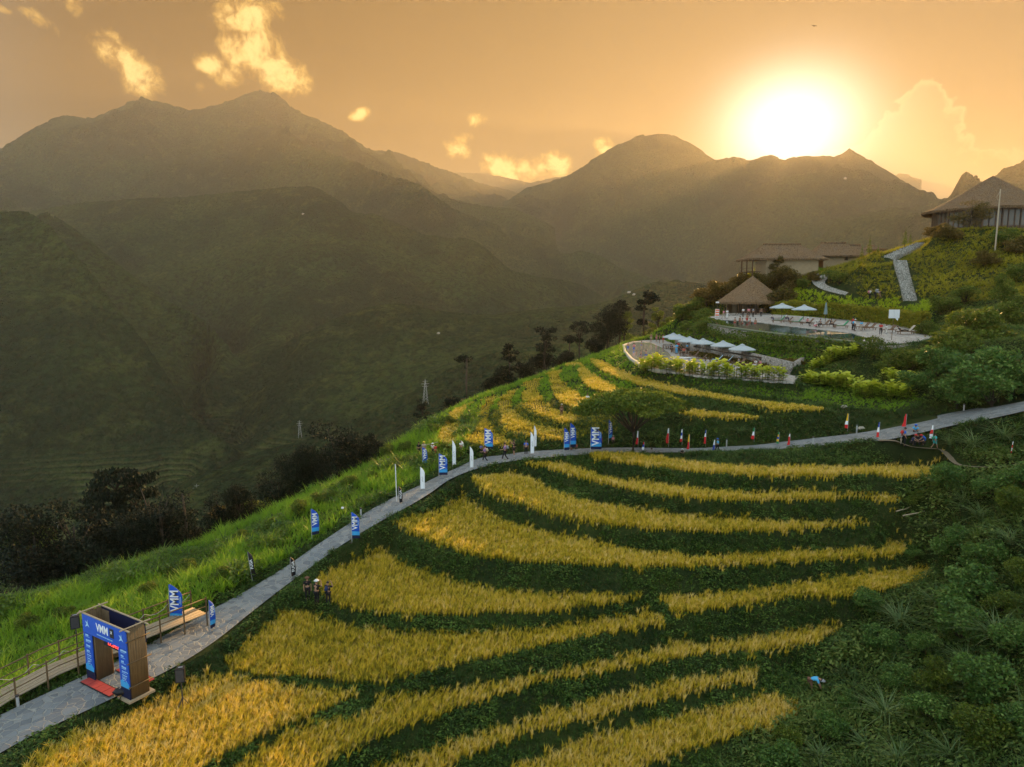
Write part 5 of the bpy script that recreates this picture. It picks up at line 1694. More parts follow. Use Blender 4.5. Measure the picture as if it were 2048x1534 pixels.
# ------------------------------------------------------------------ parasols, loungers, furniture of the pools
def parasol(p, h, r, lab, group, closed=False):
    r_ = empty('parasol', p, random.uniform(-.3, .3), lab, 'parasol', group)
    MB().tube([(0, 0, 0), (0, 0, h)], .035, 8).build('pole', M['timber'], r_)
    MB().lathe([(0, .08), (.26, .07), (.28, 0), (0, 0)], 12).build('base', M['grey'], r_)
    if closed:
        MB().lathe([(.05, h + .05), (.12, h - .2), (.20, h - 1.0), (.30, h - 1.7), (.24, h - 1.75)], 10, jit=.06).build('canopy', M['canvas_dark'], r_, False)
        return r_
    b = MB(); n = 8
    V = [(0, 0, h)]; Fc = []
    for ring, (rr_, zz) in enumerate(((.22, h - .12), (.62, h - .36), (1.0, h - .62), (1.0, h - .74))):
        for k in range(n * 2):
            a = math.pi * k / n; q = r * rr_ * (1 if k % 2 == 0 else .955)
            V.append((math.cos(a) * q, math.sin(a) * q, zz - (.03 * rr_ if k % 2 else 0)))
    m2 = 2 * n
    for k in range(m2): Fc.append((0, 1 + k, 1 + (k + 1) % m2))
    for ring in range(3):
        for k in range(m2): a = 1 + ring * m2; Fc.append((a + k, a + m2 + k, a + m2 + (k + 1) % m2, a + (k + 1) % m2))
    b.add(V, Fc); cn = b.build('canopy', M['canvas'], r_, False)
    MB().lathe([(0, h + .13), (r * .20, h - .04), (r * .21, h - .07)], n * 2).build('vent_cap', M['canvas'], cn)
    for k in range(n):
        a = 2 * math.pi * k / n; MB().tube([(0, 0, h - .15), (math.cos(a) * r * .98, math.sin(a) * r * .98, h - .65)], .012, 4).build('rib', M['timber'], r_)
    return r_


def lounger_proto():
    r_ = empty('sun_lounger', (0, 0, 0), 0)
    b = MB()
    for y in (-.3, .3): b.box((0, y, .30), (1.95, .05, .09))
    b.build('frame', M['timber_mid'], r_)
    b = MB()
    for i in range(11): b.box((-.9 + i * .12, 0, .35), (.09, .58, .025))
    b.build('seat', M['timber_mid'], r_)
    b = MB(); bk = Matrix.Translation((.38, 0, .35)) @ Matrix.Rotation(-.85, 4, 'Y')
    for i in range(7): b.box((.06 + i * .115, 0, 0), (.09, .58, .025), mtx=bk)
    for y in (-.24, .24): b.box((.4, y, -.02), (.82, .04, .03), mtx=bk)
    b.build('backrest', M['timber_mid'], r_)
    for x in (-.8, .75):
        for y in (-.28, .28): MB().box((x, y, .14), (.07, .06, .28)).build('leg', M['timber_mid'], r_)
    return r_


LOUNGER = lounger_proto(); first_lounger = [True]


def lounger(p, rz, lab, group, towel=None, s=1.0):
    if first_lounger[0]: o = LOUNGER; first_lounger[0] = False
    else: o = copy_tree(LOUNGER)
    o.location = p; o.rotation_euler = (0, 0, rz); o.scale = (s, s, s)
    tag(o, lab, 'sun lounger', group)
    if towel:
        t_ = empty('towel', p, rz, towel[1], 'towel'); t_.scale = (s, s, s)
        bk = Matrix.Translation((.38, 0, .38)) @ Matrix.Rotation(-.85, 4, 'Y')
        b = MB(); b.box((.42, 0, .02), (.84, .50, .03), mtx=bk); b.build('hanging_part', M[towel[0]], t_)
        MB().box((-.1, 0, .385), (.95, .50, .03)).build('lying_part', M[towel[0]], t_)
    return o


M['tgreen'] = plain('towel_green', (0.05, 0.30, 0.15), .9); M['tblue'] = plain('towel_blue', (0.32, 0.50, 0.60), .9)
lower = lambda u, v: PZ(u, v, -9.79)
LG = 'parasols of the lower pool'
for u, v, l in ((1346, 696, 'leftmost parasol of the lower pool, half hidden by its neighbour'), (1357, 700, 'second parasol from the left at the lower pool'), (1378, 706, 'third parasol from the left at the lower pool'),
                (1405, 711, 'third parasol from the right at the lower pool'), (1445, 717, 'second parasol from the right at the lower pool'), (1483, 726, 'rightmost and nearest parasol of the lower pool')):
    parasol(lower(u, v), 2.55, 1.85, l, LG)
upz = lambda u, v: PZ(u, v, zdeck(u, v))
parasol(upz(1563, 638), 2.5, 1.95, 'open parasol beside the pool pavilion', 'open parasols of the upper pool')
parasol(upz(1607, 640), 2.3, 1.95, 'open parasol right of the one at the pavilion', 'open parasols of the upper pool')
parasol(upz(1650, 647), 3.1, 1.0, 'closed dark parasol between the loungers of the upper pool', None, True)
UG, LO = 'sun loungers round the upper pool', 'sun loungers on the lower sun deck'
for u, v, rz, l, tw in ((1557, 645, -.15, 'lounger beside the pavilion with a green towel', ('tgreen', 'green towel on the lounger nearest the pavilion')), (1573, 646, -.1, 'dark lounger between two green towelled ones', None),
                        (1592, 648, -.15, 'lounger under the right open parasol with a green towel', ('tgreen', 'green towel on the lounger under the right open parasol')), (1614, 650, 0, 'lounger with the sitting person in white cap', None), (1646, 653, .1, 'lounger left of the closed parasol', None), (1658, 653, -.1, 'lounger right of the closed parasol', None),
                        (1682, 656, -.1, 'lounger with pale green back right of the closed parasol', ('tgreen', 'pale green towel right of the closed parasol')), (1726, 658, .15, 'lounger behind the child in blue', None), (1738, 660, .1, 'brown lounger right of the child in blue', None), (1778, 664, .2, 'lounger behind the white sign board', None),
                        (1812, 668, -.05, 'pale lounger with a person lying on it at the right end', ('beige', 'pale towel on the lounger at the right end'))):
    lounger(upz(u, v), rz, l, UG, tw, 1.0 if u < 1800 else 1.1)
for u, v, rz, l, tw in ((1400, 722, -.1, 'brown lounger left of the blue towels on the lower deck', None), (1432, 724, -.2, 'lounger with the left blue towel', ('tblue', 'left blue towel on the lower deck')), (1452, 726, -.2, 'lounger with the right blue towel', ('tblue', 'right blue towel on the lower deck')),
                        (1478, 731, .3, 'dark lounger under the nearest parasol', None), (1497, 732, .2, 'dark lounger right of the nearest parasol pole', None), (1385, 716, .1, 'brown lounger beside the potted plants', None)):
    lounger(lower(u, v), rz, l, LO, tw)


def table(p, lab, s=1.0):
    r_ = empty('picnic_table', p, .2, lab, 'table', 'tables on the lower sun deck')
    MB().box((0, 0, .74 * s), (1.5 * s, .8 * s, .05)).build('table_top', M['timber_mid'], r_)
    for x in (-.6, .6):
        for y in (-.3, .3): MB().box((x * s, y * s, .36 * s), (.06, .06, .72 * s)).build('leg', M['timber_mid'], r_)
    for y in (-.75, .75): MB().box((0, y * s, .44 * s), (1.4 * s, .28 * s, .05)).box((-.5, y * s, .2), (.05, .2, .42)).box((.5, y * s, .2), (.05, .2, .42)).build('bench', M['timber_mid'], r_)


table(lower(1352, 705), 'bench table with people under the left parasols'); table(lower(1370, 712), 'table in front of the people under the parasols'); table(lower(1335, 697), 'empty bench table left of the parasols')
wt_ = lower(1369, 722)
r_ = empty('white_table', wt_, .1, 'low white table at the front of the lower deck', 'table')
MB().box((0, 0, .5), (1.6, .9, .06)).build('table_top', M['white'], r_)
for x in (-.7, .7): MB().box((x, 0, .25), (.06, .7, .48)).build('leg', M['white'], r_)
# sign board
p = upz(1783, 680)
sg = empty('sign_board', p, .05, 'blank white double board on a thin post at the pool edge', 'sign')
Ds = p.y * CP - p.z * SP; k = Ds / F
MB().tube([(0, 0, 0), (.08, 0, 62 * k)], .035, 6).build('post', M['bamboo'], sg)
for sx in (-1, 1): MB().box((.08 + sx * 5.6 * k, -.05, 52 * k), (10.8 * k, .04, 17 * k)).build('panel', M['white'], sg)
MB().plate([(.08 + 3 * k, -.06, 43 * k), (.08 + 9 * k, -.06, 43 * k), (.08 + 8 * k, -.06, 38.5 * k)], (0, 1, 0), .03).build('corner_flap', M['ink'], sg)
# orange stand left of the pavilion
p = upz(1434, 634)
os_ = empty('notice_stand', p, .1, 'orange and white notice stand at the left end of the upper pool', 'sign')
MB().box((0, 0, .75), (.75, .06, 1.3)).build('board', M['white'], os_)
for z in (.35, .8, 1.2): MB().box((0, -.04, z), (.66, .02, .24)).build('orange_stripe', plain('orange_sign', (.75, .16, .05), .7), os_)
MB().tube([(0, .05, 0), (0, .05, 2.6)], .04, 6).build('post', M['timber'], os_)
MB().box((0, .05, 2.6), (.5, .3, .25)).build('lamp_box', M['white'], os_)


# ------------------------------------------------------------------ buildings
def thatch_fringe(b, ring, n, L, g):
    """loose straw ends under the eave"""
    m_ = len(ring)
    for i in range(n):
        t = g.random() * m_; a = ring[int(t) % m_]; c = ring[(int(t) + 1) % m_]; p = Vector(a).lerp(Vector(c), t % 1)
        d = Vector((g.uniform(-.1, .1), g.uniform(-.1, .1), -L * g.uniform(.3, 1))); s_ = (Vector(c) - Vector(a)).normalized() * .05
        q = p + Vector((0, 0, .08)); o = len(b.V)
        b.V += [tuple(q - s_), tuple(q + s_), tuple(q + d)]; b.F.append((o, o + 1, o + 2))


def cone_roof(name, root, R_e, z_e, z_a, ry=1.0, n=40, sag=.10, th=.35, top=.05):
    b = MB(); g = random.Random(11)
    prof = []
    for i in range(13):
        t = i / 12; r = R_e * (1 - t) + top * t
        z = z_e + (z_a - z_e) * (t - sag * math.sin(math.pi * t) * (1 - t)) 
        prof.append((r, z))
    prof = [(R_e * .93, z_e - .05), (R_e * .99, z_e - th * .9)] + [(R_e * 1.0, z_e - th * .3)] + prof + [(0, z_a + .05)]
    b.lathe(prof, n, ry=ry, jit=.006)
    ring = [(math.cos(2 * math.pi * k / n) * R_e, math.sin(2 * math.pi * k / n) * R_e * ry, z_e - th) for k in range(n)]
    thatch_fringe(b, ring, 500, .4, g)
    return b.build(name, M['thatch'], root)


# pool pavilion
pc = PD(1502, 628, 132)
pav = empty('pool_pavilion', (pc.x, pc.y, -4.3), 0, 'open pool pavilion under a conical thatched roof', 'pavilion')
kk = 132 / F
cone_roof('roof', pav, 67 * kk, 2.4, 7.15, ry=.9, n=44, sag=.02)
b = MB()
for k in range(10):
    a = 2 * math.pi * k / 10 + .2
    MB().tube([(math.cos(a) * 4.9, math.sin(a) * 4.3, 0), (math.cos(a) * 4.9, math.sin(a) * 4.3, 2.9)], .11, 8).build('post', M['timber'], pav)
MB().tube([(0, 0, 0), (0, 0, 7)], .15, 8).build('post', M['timber'], pav)
bw = MB()
for k in range(13):
    a0 = math.pi * .06 + math.pi * .88 * k / 13; a1 = math.pi * .06 + math.pi * .88 * (k + 1) / 13
    bw.plate([(math.cos(a0) * 4.4, math.sin(a0) * 3.9, 0), (math.cos(a1) * 4.4, math.sin(a1) * 3.9, 0), (math.cos(a1) * 4.4, math.sin(a1) * 3.9, 2.8), (math.cos(a0) * 4.4, math.sin(a0) * 3.9, 2.8)], (math.cos(a0), math.sin(a0), 0), .15)
bw.build('back_wall', M['plaster'], pav)
MB().box((.4, -1.2, .55), (4.6, .6, 1.1)).build('bar_counter', M['timber_mid'], pav)
MB().box((.4, -1.2, 1.13), (4.8, .75, .06)).build('counter_top', M['bamboo_pale'], pav)
for x in (-2.6, -.6, 1.6, 3.2): MB().box((x, 1.9, 1.1), (.9, .3, 2.0)).build('shelf', M['bamboo_pale'], pav)
for x in (-2, 0, 2): MB().lathe([(0, 2.45), (.16, 2.3), (.2, 2.15), (0, 2.15)], 10, (x, -2.6, 0)).build('pendant_lamp', M['white'], pav)
MB().box((0, -4.0, .10), (12.0, .5, .45)).build('step', M['wallstone'], pav)
for i, x in enumerate((-2.0, -.8, .6, 1.9)):
    st = empty('bar_stool', (pc.x + x, pc.y - 2.0, -4.38), 0, ['bar stool at the left end of the pavilion bar', 'bar stool left of the middle of the bar', 'bar stool right of the middle of the bar', 'bar stool at the right end of the bar'][i], 'stool', 'stools at the pool bar')
    MB().lathe([(0, .78), (.18, .78), (.18, .72), (0, .72)], 12).build('seat', M['timber'], st)
    for a in (0, 1.57, 3.14, 4.71): MB().tube([(.1 * math.cos(a), .1 * math.sin(a), .73), (.18 * math.cos(a), .18 * math.sin(a), 0)], .018, 5).build('leg', M['timber'], st)


def hip_roof(root, W, L, z_e, z_r, ridge, skew=(0, 0), th=.32):
    """thatched hip roof with concave slopes: eave W x L (x,y), ridge length along x"""
    b = MB(); g = random.Random(int(W * 10))
    N = 28; rows = []
    def ringpt(k, t):
        a = k / N * 4; s_ = int(a) % 4; f = a - int(a)
        cx_ = [(-1, -1), (1, -1), (1, 1), (-1, 1)]
        p0, p1 = cx_[s_], cx_[(s_ + 1) % 4]
        ex, ey = (p0[0] + (p1[0] - p0[0]) * f) * W / 2, (p0[1] + (p1[1] - p0[1]) * f) * L / 2
        rx = max(-ridge / 2, min(ridge / 2, ex * ridge / W * 1.0)) if abs(p0[0] - p1[0]) > 0 else (ridge / 2) * p0[0]
        rx = (p0[0] + (p1[0] - p0[0]) * f) * ridge / 2
        return ex * (1 - t) + rx * t, ey * (1 - t)
    for i, (t, dz) in enumerate([(-.0, -th * .9), (0.0, -th * .3)] + [(k / 9, 0) for k in range(10)]):
        z = z_e + (z_r - z_e) * (t ** 1.25 if t > 0 else 0) + dz
        rows.append([(ringpt(k, max(t, 0))[0] + skew[0] * t + g.uniform(-.05, .05), ringpt(k, max(t, 0))[1] + g.uniform(-.05, .05), z + g.uniform(-.04, .04)) for k in range(N)])
    V = [p for r in rows for p in r]; Fc = []
    for i in range(len(rows) - 1):
        for k in range(N): Fc.append((i * N + k, i * N + (k + 1) % N, (i + 1) * N + (k + 1) % N, (i + 1) * N + k))
    Fc.append(tuple(range(N))[::-1])
    b.add(V, Fc); thatch_fringe(b, rows[0], 360, .4, g)
    rf = b.build('roof', M['thatch'], root)
    MB().tube([(-ridge / 2 + skew[0], 0, z_r + .05), (ridge / 2 + skew[0], 0, z_r + .05)], .20, 8).build('ridge_roll', M['thatch'], rf)
    return rf


def bungalow(uc, v_eave, v_ridge, wpx, D, ridgepx, lab, wall_off=(0.0, 0.74), porch=False, win=(), skew=0, depth=8.0):
    k = D / F
    c = PD(uc, v_eave, D); zb = -SP * D + 0; 
    z_e = c.z; z_r = PD(uc, v_ridge, D).z
    gz_ = onz(c.x, c.y + 2)
    r_ = empty('bungalow', (c.x, c.y + 2, min(gz_, z_e - 2.6) + 0), 0, lab, 'bungalow', 'thatched bungalows above the pool')
    zo = r_.location.z; he, hr = z_e - zo, z_r - zo
    W = wpx * k
    hip_roof(r_, W, depth, he, hr, ridgepx * k, (skew * k, 0))
    ww = W * wall_off[1]; xo = W * wall_off[0]
    b = MB()
    t = .3
    b.box((xo, -depth * .36, he / 2 - .6), (ww, t, he + 1.0)); b.box((xo, depth * .36, he / 2 - .6), (ww, t, he + 1.0))
    b.box((xo - ww / 2 + t / 2, 0, he / 2 - .6), (t - .01, depth * .72 - t, he + 1.0)); b.box((xo + ww / 2 - t / 2, 0, he / 2 - .6), (t - .01, depth * .72 - t, he + 1.0))
    b.build('wall', M['plaster'], r_)
    for x in win:
        w_ = MB().box((x, -depth * .36 - t / 2 - .02, he * .72), (.75, .08, .7)).build('window', M['timber'], r_)
        MB().box((x, -depth * .36 - t / 2 - .055, he * .72), (.55, .03, .5)).build('pane', M['shade'], w_)
    if porch:
        for y in (-depth * .40, 0, depth * .38): MB().tube([(-W / 2 + .9, y, -1.2), (-W / 2 + .9, y, he + .3)], .13, 8).build('post', M['timber'], r_)
        MB().box((-W / 2 + 1.5, 0, .45), (2.2, depth * .78, .10)).build('porch_floor', M['timber'], r_)
        MB().beam((-W / 2 + .9, -depth * .4, 1.15), (-W / 2 + .9, depth * .38, 1.15), .08, .08).build('handrail', M['timber'], r_)
    return r_


bungalow(1570, 517, 488, 156, 139, 76, 'front left bungalow with a porch post at its left end', (.07, .66), True, (), 0, 8.5)
bungalow(1607, 516, 495, 70, 148, 26, 'low thatched bungalow between the front two roofs', (0, .7), False, (), 0, 7)
bungalow(1678, 511, 485, 112, 150, 50, 'bungalow with a small dark window in its pale wall', (.02, .66), False, (1.1,), -4, 8)
bungalow(1710, 513, 489, 70, 156, 36, 'bungalow roof at the right behind the windowed one', (0, .7), False, (), 0, 7)
bungalow(1750, 498, 491, 40, 168, 14, 'farthest bungalow, only its roof tip above the grass mound', (0, .7), False, (), 0, 6)

# the big round lodge
Dl = 146; kl = Dl / F
lc = PD(1980, 425, Dl)
lodge = empty('lodge', (lc.x, lc.y, 11.6), 0, 'large round lodge with a dark conical thatched roof on the hilltop', 'lodge')
ze = lc.z - 11.6; za = PD(1973, 356, Dl).z - 11.6
cone_roof('roof', lodge, 124 * kl, ze + .25, za + .3, ry=.85, n=56, sag=.09, th=.5)
NS = 20; Rw = 103 * kl
flr = MB(); flr.lathe([(0, .62), (Rw + .7, .62), (Rw + .7, .35), (0, .3)], 40, ry=.85); flr.build('floor_deck', M['timber'], lodge)
MB().lathe([(Rw - .6, .35), (Rw - .6, -3.0)], 40, ry=.85).build('base_wall', M['timber'], lodge)
for k in range(NS):
    a0, a1 = 2 * math.pi * k / NS, 2 * math.pi * (k + 1) / NS
    P0 = Vector((math.cos(a0) * Rw, math.sin(a0) * Rw * .85, 0)); P1 = Vector((math.cos(a1) * Rw, math.sin(a1) * Rw * .85, 0))
    MB().tube([P0 + Vector((0, 0, .6)), P0 + Vector((0, 0, ze + .9))], .16, 8).build('post', M['timber'], lodge)
    d = P1 - P0
    MB().beam(P0 + Vector((0, 0, .95)), P1 + Vector((0, 0, .95)), .12, .7).build('sill_wall', M['timber'], lodge)
    fr = MB()
    fr.beam(P0 + Vector((0, 0, ze - .1)), P1 + Vector((0, 0, ze - .1)), .13, .5)
    for t in (.33, .67): q = P0.lerp(P1, t); fr.beam(q + Vector((0, 0, 1.25)), q + Vector((0, 0, ze - .25)), .24, .20)
    fo = fr.build('window_frame', M['timber'], lodge)
    q0, q1 = P0.lerp(P1, .06), P0.lerp(P1, .94)
    MB().plate([q0 + Vector((0, 0, 1.3)), q1 + Vector((0, 0, 1.3)), q1 + Vector((0, 0, ze - .3)), q0 + Vector((0, 0, ze - .3))], d.cross(Vector((0, 0, 1))), .03).build('pane', M['glass'], fo)
# flagpole
fp = hit(1990, 502, 60)
fpz = fp if fp is not None else PD(1990, 502, 120)
Df = fpz.y * CP - fpz.z * SP
fr_ = empty('flagpole', fpz, 0, 'tall leaning bamboo pole in front of the lodge', 'pole')
top = PD(2004, 356, Df) - fpz; mid_ = PD(2001, 378, Df) - fpz
MB().tube([(0, 0, -.5), tuple(mid_)], [.14, .09], 8).build('shaft', M['bamboo_pale'], fr_)
MB().tube([tuple(mid_), tuple(top)], [.05, .03], 6).build('tip', M['bamboo'], fr_)
MB().tube([tuple(mid_ * .98), tuple(mid_ * .9 + Vector((-.5, 0, -.3))), tuple(mid_ * .82 + Vector((-.3, 0, 0)))], .03, 5).build('rope', M['bamboo_pale'], fr_)

# ------------------------------------------------------------------ trees and shrubs
def crown_mesh(name, lobes, n, ls, material, seed, droop=0.0, tint=.5, fill=.25, aspect=.55):
    """leaves spread through several lobes: (x,y,z,rx,ry,rz)"""
    g = np.random.default_rng(seed)
    L = np.array(lobes, float)
    wgt = (L[:, 3] * L[:, 4] + L[:, 3] * L[:, 5]); k = g.choice(len(L), n, p=wgt / wgt.sum())
    d = g.normal(size=(n, 3)); d /= np.linalg.norm(d, axis=1)[:, None]
    rad = np.where(g.random(n) < fill, g.random(n) ** .5, 1 - .28 * g.random(n) ** 1.5)
    # twigs: leaves gather in small bunches
    nb = max(8, n // 9); bunch = g.integers(0, nb, n); bo = g.normal(size=(nb, 3)) * .16
    c = L[k, :3] + d * L[k, 3:6] * rad[:, None] + bo[bunch] * L[k, 3:6] * .9
    nz = fbm(c[:, 0] * 1.7 + seed, c[:, 2] * 1.7 + c[:, 1], 2, seed)
    keep = nz > -.42; c = c[keep]; k = k[keep]; d = d[keep]; m_ = len(c)
    a = g.normal(size=(m_, 3)) + d * .5; a[:, 2] -= droop; a /= np.linalg.norm(a, axis=1)[:, None]
    b = np.cross(a, g.normal(size=(m_, 3))); b /= np.linalg.norm(b, axis=1)[:, None]
    s = ls * g.uniform(.6, 1.35, m_)[:, None]
    V = np.stack([c - a * s * .5, c + b * s * aspect * .5, c + a * s * .5, c - b * s * aspect * .5], 1).reshape(-1, 3)
    i = np.arange(m_) * 4
    Fc = np.concatenate([np.stack([i, i + 1, i + 2], 1), np.stack([i, i + 2, i + 3], 1)])
    lt = g.normal(0, .12, len(L))
    tn = tint + lt[k] + g.normal(0, .20, m_)
    return mesh_np(name, V, Fc, material, False, {'tint': np.clip(np.repeat(tn, 4), 0, 1)})


M['bark'] = plain('bark', (0.060, 0.045, 0.032), .95, .4, 5)
M['barkpale'] = plain('pale_bark', (0.22, 0.19, 0.15), .9, .3, 5)
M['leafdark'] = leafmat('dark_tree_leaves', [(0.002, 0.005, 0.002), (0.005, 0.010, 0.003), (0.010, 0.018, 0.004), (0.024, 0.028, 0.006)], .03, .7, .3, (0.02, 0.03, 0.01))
M['leafmid'] = leafmat('mid_tree_leaves', [(0.018, 0.042, 0.008), (0.050, 0.090, 0.012), (0.14, 0.20, 0.022), (0.28, 0.30, 0.04)], .38, .5, .3, (0.20, 0.24, 0.02))
M['leafbrown'] = leafmat('bronze_leaves', [(0.030, 0.034, 0.008), (0.060, 0.055, 0.010), (0.11, 0.085, 0.014), (0.17, 0.11, 0.02)], .35, .5, .3, (0.30, 0.20, 0.02))
M['leaflime'] = leafmat('lime_leaves', [(0.060, 0.14, 0.012), (0.17, 0.28, 0.018), (0.38, 0.46, 0.03), (0.66, 0.62, 0.06)], .40, .45, .15, (0.55, 0.58, 0.04))
M['leafwild'] = leafmat('shrub_leaves', [(0.012, 0.045, 0.011), (0.045, 0.11, 0.020), (0.13, 0.24, 0.042), (0.30, 0.40, 0.10)], .34, .45, .25, (0.16, 0.26, 0.05))
M['reed'] = leafmat('reed_blades', [(0.04, 0.09, 0.03), (0.09, 0.16, 0.05), (0.17, 0.24, 0.09), (0.30, 0.34, 0.16)], .35, .45, .1, (0.36, 0.46, 0.14))
TREE_T = {}


def tree_proto(kind):
    """unit-height template: list of (part name, mesh)"""
    g = random.Random(hash(kind) % 1000 if False else sum(map(ord, kind)))
    seed = sum(map(ord, kind)) + 5
    trunk = MB(); lobes = []; base = kind.rstrip('0123456789')
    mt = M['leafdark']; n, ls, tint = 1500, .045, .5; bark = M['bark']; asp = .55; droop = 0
    if base == 'dense':
        trunk.tube([(0, 0, -.08), (.01, 0, .35), (0, .01, .7)], [.035, .022, .01], 7)
        for i in range(11):
            a = g.uniform(0, 6.28); z = g.uniform(.22, .9); r = .36 * (1 - abs(z - .5) * 1.1)
            lobes.append((math.cos(a) * r * .7, math.sin(a) * r * .7, z, g.uniform(.15, .25), g.uniform(.15, .25), g.uniform(.10, .16)))
            trunk.tube([(0, 0, z * .6), (lobes[-1][0] * .8, lobes[-1][1] * .8, z)], [.012, .004], 5)
        n, ls = 9500, .030
    elif base == 'umbrella':
        trunk.tube([(0, 0, -.1), (.02, 0, .4), (-.01, 0, .86)], [.018, .013, .007], 6)
        for i, (z, r) in enumerate(((.95, .20), (.84, .30), (.70, .24))):
            for j in range(5):
                a = j * 1.257 + i * .6 + g.uniform(-.3, .3); q = r * g.uniform(.5, 1.0)
                lobes.append((math.cos(a) * q, math.sin(a) * q, z + g.uniform(-.02, .02), .11, .11, .03))
                trunk.tube([(0, 0, z - .10), (math.cos(a) * q * .5, math.sin(a) * q * .5, z - .03), (math.cos(a) * q, math.sin(a) * q, z)], [.008, .006, .003], 4)
        n, ls, tint = 3000, .034, .55
    elif base == 'slender':
        trunk.tube([(0, 0, -.1), (.012, 0, .5), (-.01, 0, .95)], [.020, .016, .008], 6)
        for i in range(9):
            a = g.uniform(0, 6.28); z = g.uniform(.60, .97) if i < 7 else g.uniform(.3, .5); q = g.uniform(.03, .14)
            lobes.append((math.cos(a) * q, math.sin(a) * q, z, .075, .075, .05))
            trunk.tube([(0, 0, z - .08), (math.cos(a) * q, math.sin(a) * q, z)], [.005, .003], 4)
        n, ls, tint, mt = 1200, .045, .45, M['leafmid']
    elif base == 'open':
        trunk.tube([(0, 0, -.1), (.02, 0, .35), (0, 0, .75)], [.024, .018, .008], 7)
        for i in range(13):
            a = g.uniform(0, 6.28); z = g.uniform(.36, .96); q = g.uniform(.08, .30) * (1.15 - z * .5)
            lobes.append((math.cos(a) * q, math.sin(a) * q, z, .10, .10, .06))
            trunk.tube([(0, 0, z * .6), (math.cos(a) * q * .5, math.sin(a) * q * .5, z * .85), (math.cos(a) * q, math.sin(a) * q, z)], [.011, .007, .003], 5)
        n, ls, tint, mt = 3000, .036, .4, M['leafmid']
    elif base == 'spread':
        trunk.tube([(0, 0, -.1), (.02, 0, .3), (-.03, 0, .55)], [.04, .03, .02], 8)
        for i in range(26):
            a = i * 2.399; q = .85 * math.sqrt((i + .5) / 26); z = .94 - .34 * q * q
            lobes.append((math.cos(a) * q, math.sin(a) * q * .6, z, .20, .17, .075))
            trunk.tube([(0, 0, .32), (math.cos(a) * q * .5, math.sin(a) * q * .3, .62), (math.cos(a) * q, math.sin(a) * q * .6, z - .02)], [.012, .007, .003], 5)
        n, ls, tint, mt = 12000, .052, .55, M['leafmid']; droop = .3
    elif base == 'bush':
        trunk.tube([(0, 0, -.1), (0, 0, .5)], [.03, .012], 6)
        for i in range(11):
            a = g.uniform(0, 6.28); z = g.uniform(.2, .82); q = .48 * math.sqrt(g.random()) * (1.1 - z * .6)
            lobes.append((math.cos(a) * q, math.sin(a) * q, z, .22, .22, .17))
            trunk.tube([(0, 0, .05), (math.cos(a) * q, math.sin(a) * q, z)], [.012, .005], 4)
        n, ls, mt = 3600, .070, M['leafwild']
    elif base == 'round':
        trunk.tube([(0, 0, -.1), (0, 0, .6)], [.03, .012], 6)
        lobes += [(0, 0, .5, .46, .46, .42), (.12, .1, .6, .34, .34, .34), (-.14, 0, .45, .36, .36, .34), (0, -.12, .66, .28, .28, .28)]
        n, ls, mt = 2600, .065, M['leafmid']
    elif base == 'conifer':
        trunk.tube([(0, 0, -.1), (0, 0, 1)], [.02, .004], 5)
        for i in range(9): lobes.append((0, 0, .18 + i * .09, .16 * (1 - i / 10), .16 * (1 - i / 10), .04))
        n, ls, mt = 520, .05, M['leafmid']
    return trunk.mesh('trunk', bark, True), crown_mesh('crown', lobes, n, ls, mt, seed, droop, tint, aspect=asp)


def plant_tree(kind, p, h, name, lab, cat, group, material=None, wide=1.0, tilt=0.0, pname='trunk'):
    if kind not in TREE_T: TREE_T[kind] = tree_proto(kind)
    tm, cm = TREE_T[kind]
    r_ = empty(name, p, random.uniform(0, 6.28) if kind[:6] != 'spread' else 0, lab, cat, group)
    r_.scale = (h * wide, h * wide, h)
    link(pname, tm, r_)
    if material is not None:
        key = (kind, material.name)
        if key not in TREE_T:
            c2 = cm.copy(); c2.materials.clear(); c2.materials.append(material); TREE_T[key] = c2
        cm = TREE_T[key]
    link('crown', cm, r_)
    return r_


def tree_px(kind, u, vt, D, h_or_vb, name, lab, cat, group, material=None, wide=1.0, sink=0.0):
    """tree whose top is seen at (u, vt), standing on the ground at depth D"""
    h = h_or_vb or 6.0
    best = None
    for k in range(-24, 60):
        Dk = D + k * .5; top = PD(u, vt, Dk)
        e_ = abs(top.z - onz(top.x, top.y) - h) + abs(k) * .02
        if best is None or e_ < best[0]: best = (e_, top)
    top = best[1]; p = top
    z0 = min(top.z - h, onz(top.x, top.y)); h = top.z - z0
    return plant_tree(kind, Vector((p.x, p.y, top.z - h)), h, name, lab, cat, group, material, wide)


